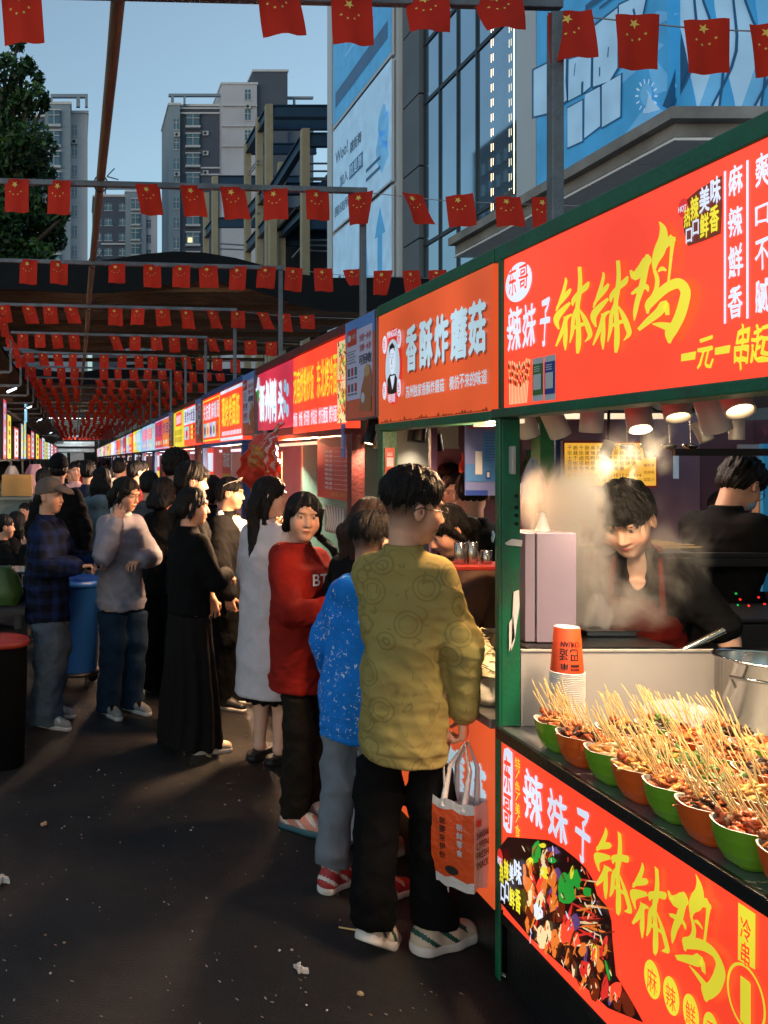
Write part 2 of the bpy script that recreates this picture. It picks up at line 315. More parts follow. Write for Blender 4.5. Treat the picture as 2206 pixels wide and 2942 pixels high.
for px, py, Y in ((772, 321, 45), (745, 357, 47.4), (711, 428, 51), (772, 543, 45), (876, 403, 40), (617, 640, 55), (617, 520, 55), (772, 690, 45), (876, 640, 40)):
    a = W(px, py, Y); ib(a + V(.2, 0, 0), V(XR, Y, a.z))
for (a, b) in (((772, 321, 45), (711, 428, 51)), ((876, 400, 40), (783, 548, 44.6)), ((772, 545, 45), (711, 615, 51)), ((876, 600, 40), (808, 668, 44.6)), ((617, 640, 55), (592, 672, 58.5)), ((772, 640, 45), (711, 712, 51))):
    ib(W(*a), W(*b))
for (a, b) in (((740, 460, 47), (716, 492, 50.5)), ((740, 610, 47), (716, 640, 50.5)), ((740, 470, 47), (716, 503, 50.5)), ((890, 470, 40.5), (945, 470, 40.5)), ((890, 492, 40.5), (945, 492, 40.5)), ((890, 512, 40.5), (945, 512, 40.5)), ((890, 517, 40.5), (945, 517, 40.5)), ((632, 700, 55), (705, 705, 55)), ((632, 715, 55), (705, 718, 55)), ((840, 740, 41.5), (870, 706, 40.5)), ((890, 690, 40.5), (945, 690, 40.5)), ((890, 705, 40.5), (945, 706, 40.5)), ((890, 720, 40.5), (945, 722, 40.5))):
    MB().tube([W(*a), W(*b)], .045, 6).build('handrail', rail_m, t)
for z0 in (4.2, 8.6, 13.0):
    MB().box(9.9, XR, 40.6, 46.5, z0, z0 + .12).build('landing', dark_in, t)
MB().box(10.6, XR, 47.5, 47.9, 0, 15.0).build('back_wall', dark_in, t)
for i in range(3):
    m = MB(); z0 = 4.3 + i * 4.4; 
    for j in range(12): m.box(10.4 + j * .26, 10.66 + j * .26, 43, 44.3, z0 + j * .34, z0 + j * .34 + .05)
    m.beam((10.4, 43, z0 - .05), (13.5, 43, z0 + 4.0), .08, .28); m.build('stair_flight', blue_st, t)
# ---------------------------------------------------------------- mall with billboards
panel_w = M('white_aluminium_panel', 'c3cbd2', .35, .1, .06, .6); stone = M('grey_stone_cladding', '5d6872', .55, 0, .12, .8); mull = M('dark_mullion', '27323c', .4, .4); soff = M('soffit_panel', 'ececee', .6, 0, .08, .8, dirt=.1)
glass = M('blue_curtain_glass', 'a8c2d4', .03, .9, .12, .5, spec=1.0); ledge_m = M('weathered_ledge', '908e8c', .75, 0, .3, 1.5, dirt=.35)
mall = thing('shopping_mall', 'mall with blue curtain glass, pale wall panels and wide soffit above the stalls', 'shopping mall', (12, 22, 0))
XM = 9.0
def ym(px, X=XM): return F * X / (px - VX)
MB().box(XM + .25, 26, 17.4, 32.0, 0, 27).build('core_wall', stone, mall)
MB().box(XM - .05, XM + .248, ym(957), ym(944), 0, 27).build('edge_panel', panel_w, mall)
MB().box(XM - .08, XM + .248, ym(1152), ym(1131), 0, 27).build('pillar_panel', panel_w, mall)
MB().box(XM - .08, XM + .248, ym(1551), ym(1495), 0, 27).build('pillar_panel', panel_w, mall)
cl = MB(); y0, y1 = ym(1201), ym(1154)
for i in range(14): cl.box(XM + .02, XM + .246, y0, y1, 1.9 * i, 1.9 * i + 1.86)
cl.build('stone_cladding', stone, mall)
y0, y1 = ym(1494), ym(1203); MB().box(XM + .15, XM + .247, y0, y1, 0, 27).build('glass_curtain', glass, mall)
mu = MB()
for px in (1206, 1248, 1299, 1353, 1480): yy = ym(px); mu.box(XM + .11, XM + .15, yy - .03, yy + .03, 0, 27)
for pz in ((1203, 300), (1203, 706), (1300, 15)): z = onX(*pz, XM)[1]; mu.box(XM + .115, XM + .148, y0, y1, z - .05, z + .05)
mu.build('mullion', mull, mall)
roofm = MB(); roofm.add([(9.4, 33, 0), (14, 33, 0), (14, 33, 26), (9.4, 33, 15.2), (9.4, 44, 0), (14, 44, 0), (14, 44, 26), (9.4, 44, 15.2)], [(0, 1, 2, 3), (5, 4, 7, 6), (4, 0, 3, 7), (3, 2, 6, 7), (1, 5, 6, 2)])
# LED strips on the glass
led = ME('warm_led', 'ffdcb0', 4.0)
for px, dots in ((1413, 1), (1480, 0)):
    yy = ym(px + 3); m = MB()
    if dots:
        for i in range(60): m.box(XM - .046, XM - .04, yy - .02, yy - .006, 5.2 + i * .32, 5.2 + i * .32 + .17); m.box(XM - .046, XM - .04, yy - .11, yy - .096, 5.2 + i * .32, 5.2 + i * .32 + .15)
    else: m.box(XM - .05, XM - .044, yy - .012, yy + .012, 7.2, 24)
    tag(m.build('led_strip', led, at=(XM, yy, 5)), 'dotted warm light string hanging down the glass of the mall' if dots else 'thin continuous warm light tube beside the pale pillar of the mall', 'light strip', 'light strips on the mall glass')
# projecting upper volume with the second billboard, its ledge and soffit
XB, YN, YF_ = 7.5, F * 7.5 / (1939 - VX), 14.7
zb = EYE + 1009 * YN / F
MB().box(XB + .06, 26, YN + .06, YF_, zb - .1, 27).build('upper_volume', stone, mall)
le = MB(); le.box(XB - .12, XB + .25, YN - .12, 17.9, zb - .17, zb - .02); le.box(XB + .251, 26, YN - .12, YN + .25, zb - .17, zb - .02)
le.box(XB + .02, XB + .4, YN + .05, 17.9, zb - .34, zb - .172); le.box(XB + .401, 26, YN + .05, YN + .4, zb - .34, zb - .172); le.build('ledge', ledge_m, mall)
so = MB()
for i in range(7):
    for j in range(6): so.box(XB + .03 + j * 1.4, XB + .03 + j * 1.4 + 1.37, YN + .06 + i * .95, YN + .06 + i * .95 + .92, zb - .38, zb - .345)
so.build('soffit', soff, mall)
MB().box(16, 26, YN + 1.4, 17.39, 0, zb - .7).build('lower_wall', soff, mall)
# billboards, with a glow put into the vinyl colours to brighten them
BL = {'b': ME('vinyl_blue', '3a94cc', .40, .8), 'p': ME('vinyl_pale_blue', '9cc8ea', .38, .8), 'd': ME('vinyl_navy', '17507c', .28, .8), 'm': ME('vinyl_mid_blue', '62aadc', .40, .8), 'w': ME('vinyl_white', 'c2d8ee', .42, .8), 'k': ME('vinyl_ink', '3a5672', .25, .8)}
bm = [BL[k] for k in 'bpdmwk']
def board(name, label, fc, w, h):
    t = thing(name, label, 'billboard', fc.o, 'billboards on the mall'); m = MB()
    n = fc.n; m.obox(fc.o + fc.u * w / 2 + fc.v * h / 2 - n * .04, fc.u * w / 2, fc.v * h / 2, n * .036); m.build('backing', panel_w, t); return t
ya, yb = ym(1125, XM - .2), ym(957, XM - .2); X1 = XM - .2
def zz(px, py, X): return onX(px, py, X)[1]
L1 = yb - ya
z_a = zz(957, 372, X1); z_b = zz(957, 668, X1)                           # seams between the three sheets
fa = Face((X1, yb, z_a), (0, -1, 0), (0, 0, 1))
t = board('billboard', 'upper bright blue sheet of the tall narrow billboard, white slogan across it', fa, L1, 12)
m = MB(); fa.rect(m, 0, .1, L1, 12, 0)
for i, ch in enumerate('宇宙新星'): fa.text(m, ch, .3 + i * 1.35, 4.3 + .1, 1.5 + i * 1.35, 6.3, 4, .02, .01)
fa.rect(m, 1.3, 3.0, 5.0, 3.75, 1, .01); fa.text(m, '2024-09', 1.5, 3.15, 4.8, 3.6, 0, 0, .02)
fa.rect(m, 1.4, 2.2, 4.6, 2.32, 3, .01); fa.rect(m, 1.4, 1.8, 4.2, 1.92, 3, .01)
fa.stroke(m, smooth_pts([(4.6, 4.2, .1), (5.3, 5.5, .3), (5.2, 7, .2), (5.6, 8.6, .05)]), 1, .01)
fa.rect(m, .3, .6, 5.4, 1.1, 2, .01); m.build('print', bm, t)
fb = Face((X1, yb, z_b), (0, -1, 0), (0, 0, 1)); H2 = z_a - z_b
t = board('billboard', 'middle pale sheet of the tall billboard with dark lettering reading Woo!', fb, L1, H2 - .1)
m = MB(); fb.rect(m, 0, .05, L1, H2 - .1, 1)
fb.text(m, 'Woo!', .3, H2 * .62, 1.7, H2 * .74, 5, .02, .01); fb.text(m, '跳街舞', 1.9, H2 * .57, 3.1, H2 * .68, 5, .03, .01)
fb.text(m, '加入', .8, H2 * .36, 1.7, H2 * .47, 5, .02, .01); fb.rect(m, 1.85, H2 * .345, 3.2, H2 * .48, 2, .01); fb.text(m, '就是舞', 1.9, H2 * .36, 3.15, H2 * .47, 1, .01, .02)
fb.text(m, '围绕所有', .2, H2 * .12, 2.4, H2 * .22, 5, .02, .01)
for i in range(2): fb.rect(m, 3.5, H2 * (.26 - .08 * i), 4.8, H2 * (.29 - .08 * i), 2, .01)
fb.stroke(m, smooth_pts([(5.1, H2 * .66, .1), (5.0, H2 * .55, .45), (5.2, H2 * .45, .3), (4.9, H2 * .35, .5), (5.1, H2 * .22, .35)]), 3, .008); m.build('print', bm, t)
fd = Face((X1, yb, 1.0), (0, -1, 0), (0, 0, 1)); H3 = z_b - 1.1
t = board('billboard', 'lowest pale blue sheet of the tall billboard with a blue upward arrow', fd, L1, H3)
m = MB(); fd.rect(m, 0, .05, L1, H3 - .05, 1)
fd.ring(m, .75, H3 * .78, .3, .34, .12, 5, .01); fd.text(m, '全民街舞', 1.1, H3 * .76, 2.1, H3 * .81, 5, .01, .01); fd.rect(m, 1.1, H3 * .735, 2.1, H3 * .745, 5, .01)
fd.rect(m, 4.55, H3 * .62, 4.95, H3 * .86, 0, .01); m.poly([fd.P(4.3, H3 * .86, .01), fd.P(5.2, H3 * .86, .01), fd.P(4.75, H3 * .96, .01)], 0); 
fd.text(m, '街舞大赛', 1.3, H3 * .60, 3.0, H3 * .67, 0, .03, .01)
fd.stroke(m, smooth_pts([(3.4, H3 * .9, .08), (3.5, H3 * .75, .22), (3.6, H3 * .6, .12)]), 3, .01); fd.stroke(m, smooth_pts([(2.9, H3 * .8, .05), (3.1, H3 * .72, .12), (3.2, H3 * .62, .06)]), 2, .01); m.build('print', bm, t)
# big right billboard, wrapping the near corner
LB = YF_ - YN
fs = Face((XB, YF_, zb), (0, -1, 0), (0, 0, 1)); ff = Face((XB - .1, YN, zb), (1, 0, 0), (0, 0, 1))
t = board('billboard', 'huge blue billboard above the main sign, cracked pale block letters outlined in navy', fs, LB, 10)
m = MB(); fs.rect(m, 0, .02, LB + .1, 10, 0)
def q(x, y): Yq, Zq = onX(1560 + x * .3894, y * .3894, XB); return (YF_ - Yq, Zq - zb)
def qpoly(pts, mi, l): m.poly([fs.P(*q(*p), l) for p in pts], mi)
def qline(pts, w, mi, l): fs.stroke(m, [q(*p) + (w,) for p in pts], mi, l)
for pts in ([(900, 330), (720, 500), (560, 640), (560, 540), (800, 300)], [(1010, 100), (860, 180), (700, 300), (640, 300), (850, 80)], [(900, 820), (650, 980), (600, 1000), (780, 760)], [(1000, 640), (830, 700), (760, 420), (800, 400)]): qpoly(pts, 3, .006)
blocks = [[(-60, 520), (40, 470), (180, 430), (175, 600), (185, 740), (60, 830), (-60, 860)], [(200, 440), (365, 395), (360, 640), (300, 690), (195, 745)], [(385, 200), (560, 60), (560, 500), (500, 600), (380, 640)], [(570, 40), (780, -60), (740, 130), (640, 350), (575, 480)], [(300, 250), (360, 215), (355, 330), (320, 380)],
          [(190, 800), (300, 740), (300, 1040), (190, 1090)], [(318, 700), (430, 640), (432, 930), (315, 1020)], [(445, 630), (585, 550), (580, 860), (445, 940)]]
for b_ in blocks:
    ccx = sum(p[0] for p in b_) / len(b_); ccy = sum(p[1] for p in b_) / len(b_)
    qpoly([(ccx + (p[0] - ccx) * 1.12, ccy + (p[1] - ccy) * 1.08) for p in b_], 2, .012); qpoly(b_, 1, .02)
for pts, w in (([(430, 500), (430, 560)], .015), ([(490, 420), (495, 350)], .012), ([(100, 720), (95, 660)], .02), ([(300, 690), (302, 610)], .03), ([(240, 560), (250, 470)], .01), ([(690, 110), (680, 70)], .02), ([(330, 60), (620, -160)], .05), ([(430, 60), (560, -40)], .02)): qline(pts, w, 2, .024)
for i in range(7):
    a0 = i * .9; fs.stroke(m, smooth_pts([q(60 + 25 * math.cos(a0), 1090 + 60 * math.sin(a0)) + (.01,), q(90 + 20 * math.cos(a0 + 1), 1100 + 80 * math.sin(a0 + 1)) + (.02,), q(80 + 25 * math.cos(a0 + 2), 1080 + 90 * math.sin(a0 + 2)) + (.01,)]), 2, .012)
for a0 in range(14):
    c, s_ = math.cos(a0 * .45), math.sin(a0 * .45); qline([(770 + 60 * c, 710 + 95 * s_), (770 + 80 * c, 710 + 125 * s_)], .012, 4, .012)
qpoly([(770 + 45 * math.cos(i * .4), 700 + 85 * math.sin(i * .4)) for i in range(16)][::-1], 3, .014); qpoly([(760, 840), (790, 700), (770, 660), (800, 690), (820, 740), (880, 810)], 1, .02)
# front face: loose generic ribbons of blue in place of the drawn figure
ff.rect(m, 0, .02, 12, 10, 0)
for i, (x, w, mi) in enumerate(((.15, .10, 2), (.35, .22, 1), (.62, .12, 3), (.85, .25, 1), (1.15, .12, 3), (1.4, .3, 3), (1.75, .1, 1), (2.1, .35, 1), (2.6, .3, 3), (3.2, .5, 3), (4.2, .6, 1), (5.4, .5, 2), (6.6, .8, 3))):
    s_ = 1 if i % 2 else -1
    ff.stroke(m, smooth_pts([(x + .15 * s_, .02, w * .6), (x + .1, .7, w), (x - .1 * s_, 1.6, w * .7), (x + .25, 3.2, w), (x + .5 * s_, 6, w * .5)]), mi, .01 + i * .001)
    ff.stroke(m, smooth_pts([(x + .15 * s_ + w * .6, .02, .015), (x + .1 + w, .7, .02), (x - .1 * s_ + w * .7, 1.6, .015), (x + .25 + w, 3.2, .02)]), 2, .03 + i * .001)
m.build('print', bm, t)
# ---------------------------------------------------------------- trees
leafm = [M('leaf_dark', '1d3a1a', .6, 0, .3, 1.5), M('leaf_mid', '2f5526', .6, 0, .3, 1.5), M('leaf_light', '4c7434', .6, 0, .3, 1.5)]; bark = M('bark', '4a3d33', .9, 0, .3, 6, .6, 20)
def tree(label, base, h, clumps, nleaf, ls, group='trees behind the market'):
    t = thing('tree', label, 'tree', base, group); b = Vector(base); tr = MB()
    tr.tube([b, b + V(.1, 0, h * .35), b + V(-.1, .1, h * .6), b + V(.05, 0, h * .85)], [h * .028, h * .022, h * .015, h * .006], 9)
    for c in clumps: tr.tube([b + V(0, 0, h * (.3 + .3 * random.random())), (b + V(0, 0, h * .5)) * .4 + Vector(c[:3]) * .6, Vector(c[:3])], [h * .012, h * .008, h * .003], 6)
    tr.build('trunk', bark, t); vs_, fs_, ms_ = [], [], []
    for (x, y, z, r) in clumps:
        n = int(nleaf * (r ** 2)); d = rng.normal(size=(n, 3)); d /= np.linalg.norm(d, axis=1)[:, None]
        rad = r * (.35 + .65 * rng.random(n) ** .5); p = np.array((x, y, z)) + d * rad[:, None] * np.array((1, 1, .85))
        for i in range(n):
            a = rng.normal(size=3); a /= np.linalg.norm(a); c_ = np.cross(a, rng.normal(size=3)); c_ /= np.linalg.norm(c_); s_ = ls * (.6 + .8 * rng.random()); k = len(vs_)
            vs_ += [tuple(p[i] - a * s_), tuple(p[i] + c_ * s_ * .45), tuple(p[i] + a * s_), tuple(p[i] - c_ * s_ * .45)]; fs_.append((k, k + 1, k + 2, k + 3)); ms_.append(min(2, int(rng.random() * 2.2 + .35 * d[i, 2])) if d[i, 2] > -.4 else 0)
    m = MB(); m.v = vs_; m.f = fs_; m.m = ms_; m.s = [False] * len(fs_); m.build('crown', leafm, t)
cl_ = []
for (px, py, r) in ((20, 210, .55), (75, 190, .28), (10, 330, .85), (90, 285, .5), (125, 300, .22), (30, 470, 1.0), (80, 420, .75), (40, 620, 1.0), (120, 640, .65), (150, 690, .42), (100, 740, .55), (20, 760, .9), (180, 625, .2), (60, 545, .9), (-60, 400, 1.2), (-70, 650, 1.2), (135, 500, .3), (50, 130, .22), (110, 225, .2)):
    p = W(px, py, 24 + random.uniform(-.8, .8)); cl_.append((p.x, p.y, p.z, r))
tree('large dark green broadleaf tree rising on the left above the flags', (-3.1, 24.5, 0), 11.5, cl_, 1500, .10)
cl2 = [W(px, py, 72)[:] + (r,) for px, py, r in ((500, 1025, 1.6), (540, 1015, 1.7), (575, 1035, 1.4), (470, 1040, 1.3), (520, 1060, 1.8))]
tree('low green tree seen through the gap between the tarpaulins', (9, 72, 0), 9.5, cl2, 260, .24)
# ---------------------------------------------------------------- overhead frame: posts, cross beams, long pole
XP, YP0, DYP = 1.53, 2.883, 1.925; ZB = EYE + 1.43
NROW = 30
rowY = [YP0 + DYP * i for i in range(NROW)]
ords = ['nearest', 'second', 'third', 'fourth', 'fifth', 'sixth', 'seventh', 'eighth', 'ninth', 'tenth', 'eleventh', 'twelfth']
for i, y in enumerate(rowY):
    w = .03
    lb = f'galvanised portal frame over the alley, {ords[i]} from the viewer' if i < 12 else 'thin galvanised portal frame far down the covered part of the alley'
    t = thing('portal_frame', lb, 'steel frame', (XP, y, 2.3), 'portal frames over the alley')
    sag = .035 if i in (1, 2) else .0
    m = MB(); m.beam((-.75, y, ZB + .055 + (.02 if i == 0 else 0)), (XP + .02, y, ZB - .004 * (i % 3) + (.022 if i == 0 else 0)), w, w * (1.25 if i == 0 else 1)); m.build('cross_beam', steel, t, bevel=.003)
    m = MB(); m.beam((XP, y, 2.10), (XP, y, ZB - .012 - w / 2 + (.018 if i == 0 else 0)), w * (1.25 if i == 0 else 1), w * (1.25 if i == 0 else 1)); m.build('post', steel, t, bevel=.003)
    if i > 2:
        m = MB(); m.beam((-.75, y, 2.80), (-.75, y, ZB - .03), w, w); m.beam((-.766, y, 2.80), (-1.6, y, 2.80), w, w); m.build('side_bracket', steel, t)
    if i % 2 and i < 12:
        pass
tag(MB().tube([(.137, 1.0, ZB + .07)] + [(.137 + .005 * math.sin(j * 1.7), 1 + j * 2.4, ZB + .072 + .005 * math.sin(j * 2.3)) for j in range(1, 24)], .024, 8).build('timber_pole', wood_old, at=(.137, 1, ZB)), 'long weathered timber pole running overhead along the middle of the alley', 'timber pole')
tie = M('black_cable_tie', '17181a', .5)
for k, y in enumerate(rowY[1:5]):
    m = MB(); m.tube([V(.137 + .035 * math.cos(a), y, ZB + .035 + .045 * math.sin(a)) for a in np.linspace(0, 6.3, 14)], .004, 5); m.tube([V(.17, y - .01, ZB + .07), V(.21, y - .02, ZB + .11)], .003, 5); m.tube([V(.17, y - .01, ZB + .07), V(.23, y - .02, ZB + .05)], .003, 5)
    tag(m.build('wire_tie', tie, at=(.137, y, ZB)), f'black wire tying the timber pole to the {ords[k + 1]} cross beam', 'wire tie', 'wire ties on the timber pole')
# ---------------------------------------------------------------- flags
flag_m = M('red_flag_cloth', 'e0301c', .75, 0, .06, 14, .12, 300); star_m = M('flag_star_yellow', 'e8c860', .7, 0, .05)
_b = flag_m.node_tree.nodes['Principled BSDF']; _b.inputs['Subsurface Weight'].default_value = 0
_ft = flag_m.node_tree; _tr = _ft.nodes.new('ShaderNodeBsdfTranslucent'); _tr.inputs[0].default_value = lin('f0401c'); _ms = _ft.nodes.new('ShaderNodeMixShader'); _ms.inputs[0].default_value = .5
_out = _ft.nodes['Material Output']; _ft.links.new(_b.outputs[0], _ms.inputs[1]); _ft.links.new(_tr.outputs[0], _ms.inputs[2]); _ft.links.new(_ms.outputs[0], _out.inputs['Surface'])
def star(cx, cy, r, rot=0): return [(cx + (r if k % 2 == 0 else r * .42) * math.sin(rot + k * math.pi / 5), cy + (r if k % 2 == 0 else r * .42) * math.cos(rot + k * math.pi / 5)) for k in range(10)]
FW, FH = .128, .172
def flag_mesh(sd, lean, curl, fold=0, taper=0):
    r = random.Random(sd); ph = r.uniform(0, 6); nx, ny = 8, 11
    def S(u, v):                                   # u 0..1 across, v 0..1 down
        x = (u - .5) * FW * (1 - taper * v) + lean * v * FH; z = -v * FH * (1 - fold); y = curl * FW * .30 * math.sin(ph + u * 3.0 + v * 1.6) * (.25 + v) + .006 * math.sin(9 * u + ph)
        if fold: y += -.05 * v; x += taper * u * v * .1
        z += .004 * math.sin(u * 5 + ph) * v
        return Vector((x, y, z))
    m = MB(); vv = [S(i / nx, j / ny) for j in range(ny + 1) for i in range(nx + 1)]
    m.add(vv, [(j * (nx + 1) + i, (j + 1) * (nx + 1) + i, (j + 1) * (nx + 1) + i + 1, j * (nx + 1) + i + 1) for j in range(ny) for i in range(nx)], 0, True)
    for (cx, cy, rr, ro) in ((.42, .17, .135, .1), (.22, .38, .042, .3), (.36, .47, .042, 0), (.54, .455, .042, .2), (.67, .36, .042, .5)):
        for sd_ in (-1, 1):
            pts = []
            for (x, y) in star(cx, cy * FH / FW, rr, ro):
                p = S(x, y * FW / FH); e = .01; n = (S(x + e, y * FW / FH) - p).cross(S(x, y * FW / FH + e) - p).normalized(); pts.append(p + n * .0012 * sd_)
            c = sum(pts, Vector()) / 10; o_ = len(m.v); m.add(pts + [c], [(k, (k + 1) % 10, 10) for k in range(10)], 1)
    return m
fproto = []
for k, a in enumerate([(1, .06, .5), (2, .18, .35), (3, .02, .25), (4, -.03, .6), (5, .10, .45), (6, .25, .8, .05, .12), (7, .0, .9, .15, .2), (8, -.12, .5, 0, .3)]):
    m = flag_mesh(*a); me = bpy.data.meshes.new('flag'); me.from_pydata([tuple(v) for v in m.v], [], m.f); me.materials.append(flag_m); me.materials.append(star_m)
    me.polygons.foreach_set('material_index', m.m); me.polygons.foreach_set('use_smooth', m.s); me.update(); fproto.append(me)
nflag = 0
def flag(x, y, z, label, group, k=None, rz=0, s=1, rx=0):
    global nflag
    o = bpy.data.objects.new('flag', fproto[k if k is not None else random.choice((0, 0, 1, 2, 2, 3, 4, 4, 5, 6))]); C.objects.link(o); o.location = (x, y, z); o.rotation_euler = (rx + random.uniform(-.12, .12), random.uniform(-.07, .07), rz + random.uniform(-.2, .2)); o.scale = (s * random.uniform(.95, 1.06), s, s * random.uniform(.93, 1.06)); nflag += 1
    return tag(o, label, 'flag', group)
strm = M('bunting_cord', '9aa0a6', .6)
side_w = {0: 'left', 1: 'right'}
def onY(px, py, Y): w_ = W(px, py, Y); return w_.x, w_.z
lists = {0: [(60, -30, 0), (790, -40, 0), (1003, 2, 2), (1217, -8, 6), (1415, -10, 6), (1626, 40, 0), (1818, 52, 4), (2015, 66, 4), (2195, 76, 1)],
         1: [(49, 518, 2), (171, 522, 2), (422, 533, 4), (549, 536, 1), (665, 540, 1), (788, 545, 0), (908, 549, 2), (1032, 556, 7), (1180, 560, 5), (1314, 563, 2), (1453, 568, 0), (1555, 570, 0)],
         2: [(83, 748, 2), (170, 752, 2), (335, 760, 6), (436, 762, 2), (520, 764, 2), (596, 765, 0), (683, 767, 3), (765, 768, 3), (843, 771, 2), (925, 773, 2), (1008, 776, 6), (1098, 779, 7), (1177, 779, 2), (1252, 778, 6)]}
def cord(i, y, z0):
    m = MB(); m.tube([(XP, y, z0), (2.0, y, z0 - .05), (2.7, y, z0 - .075)], .0025, 4); tag(m.build('bunting_cord', strm, at=(XP, y, z0)), f'thin cord carrying flags beyond the {ords[i]} post' if i < 12 else 'thin cord carrying flags deep in the covered alley', 'cord', 'bunting cords')
for i, y in enumerate(rowY):
    if i < 3: pts = [W(px, py, y)[:1] + (W(px, py, y).z, k) for px, py, k in lists[i]]
    elif i < 16:
        pts = []; x = -.66 + random.uniform(-.03, .05)
        while x < 2.35:
            if not .02 < x < .26: pts.append((x, ZB - .012 + (.024 * (XP - x) if x < XP else -.06 * (x - XP)), None))
            x += .222 + random.uniform(-.03, .03)
        if i > 8: pts = pts[:13]
    else: break
    if i < 12: cord(i, y, ZB - .01)
    for j, (x, z, k) in enumerate(pts):
        lb = f'red flag with yellow stars, {cnt_word[j]} from the left on the {ords[i]} beam' if i < 12 else 'tiny red flag in the dim far rows under the tarpaulin'
        flag(x, y - .022, z, lb, 'flags hung across the alley', k, random.uniform(-.12, .12), 1.0)
far = MB()
for i in range(16, NROW):
    for j in range(13):
        x = -.66 + j * .235 + random.uniform(-.05, .05)
        if .02 < x < .24: continue
        l = random.uniform(-.02, .03); yy = rowY[i]; z = ZB - .012
        far.add([(x - .06, yy, z), (x + .06, yy, z), (x + .06 + l, yy - .02, z - .16), (x - .06 + l, yy + .02, z - .165)], [(3, 2, 1, 0)], 0)
tag(far.build('far_bunting', flag_m), 'mass of tiny red flags at the far end of the alley', 'bunting', kind='stuff')
ks = 0
for j in range(46):
    y = 6.6 + j * .42 + random.uniform(-.1, .1)
    if y > 22: break
    ks += 1; flag(-.735 + random.uniform(-.03, .03), y, ZB - .02 + random.uniform(-.03, .03), 'red flag seen edge-on in the string along the left side of the alley', 'flags strung along the left edge', random.choice((5, 6, 3, 0)), R(90) + random.uniform(-.5, .5), 1.0)
side = MB()
for j in range(90):
    y = 22 + j * .4; x = -.735 + random.uniform(-.04, .04); dx = random.uniform(-.04, .04); z = ZB - .02
    side.add([(x, y, z), (x + dx, y + .12, z), (x + dx, y + .12, z - .16), (x, y, z - .17)], [(0, 1, 2, 3)], 0)
tag(side.build('far_side_bunting', flag_m), 'red bunting running along the left edge far down the alley', 'bunting', kind='stuff')
# ---------------------------------------------------------------- tarpaulins over the far part
tarp_t = M('black_tarpaulin', '15171a', .7, 0, .3, 1.2, .4, 3, spec=.12); 
def slat_mat():
    m = M('slatted_underside', 'b48c6c', .8, 0, .35, 1.2, 0, dirt=.4); nt = m.node_tree; wv = nt.nodes.new('ShaderNodeTexWave'); wv.bands_direction = 'Y'; wv.inputs['Scale'].default_value = 1.3; wv.inputs['Distortion'].default_value = 1.2; wv.inputs['Detail'].default_value = 2
    tc = nt.nodes.new('ShaderNodeTexCoord'); nt.links.new(tc.outputs['Object'], wv.inputs['Vector']); bp = nt.nodes.new('ShaderNodeBump'); bp.inputs['Strength'].default_value = 1; bp.inputs['Distance'].default_value = .15; nt.links.new(wv.outputs[0], bp.inputs['Height']); nt.links.new(bp.outputs[0], nt.nodes['Principled BSDF'].inputs['Normal']); return m
slat = slat_mat()
def tarp(label, y0, y1, x0, x1, z0, z1, val):
    t = thing('tarpaulin', label, 'tarpaulin', (x0, y0, z0), 'dark tarpaulins over the alley'); nx, ny = 26, 12
    def S(u, v): x = x0 + (x1 - x0) * u; return Vector((x, y0 + (y1 - y0) * v, z0 + (z1 - z0) * v + .12 * math.sin(u * 9 + y0) * math.sin(v * 5 + 1) - .55 * max(0, u - .75) * 2 - .7 * max(0, .16 - u) + .1 * math.sin(u * 21)))
    m = MB(); a = [S(i / nx, j / ny) for j in range(ny + 1) for i in range(nx + 1)]; b = [p + V(0, 0, .05) for p in a]; fs_ = [(j * (nx + 1) + i, j * (nx + 1) + i + 1, (j + 1) * (nx + 1) + i + 1, (j + 1) * (nx + 1) + i) for j in range(ny) for i in range(nx)]
    m.add(b, fs_, 0, True); m.build('cover', tarp_t, t); m = MB(); m.add(a, [f[::-1] for f in fs_], 0, True); m.build('underside', slat, t)
    m = MB(); top = [S(i / nx, 0) + V(0, -.03, .06) for i in range(nx + 1)]; bot = [p + V(0, -.06 + .03 * math.sin(i * 1.3), -val * (1 + .12 * math.sin(i * .9))) for i, p in enumerate(top)]
    m.add(top + bot, [(i, nx + 1 + i, nx + 2 + i, i + 1) for i in range(nx)], 0, True); m.build('valance', tarp_t, t)
    for j in range(7):
        y = y0 + .3 + (y1 - y0 - .6) * j / 6; zc_ = z0 + (z1 - z0) * j / 6 - .32; MB().beam((x0, y, zc_), (x1 - .4, y, zc_), .09, .11).build('rafter', wood_old, t)
tarp('black tarpaulin with drooping front edge over the middle of the alley', 15, 28, -7, 6.2, 4.98, 5.15, .52)
tarp('second black tarpaulin further down the alley', 31.5, 62, -8, 7, 4.95, 5.4, .45)
tarp('dark low canopy over the left hand row of stalls', 12.2, 60, -7.5, -1.0, 3.4, 3.6, .25)
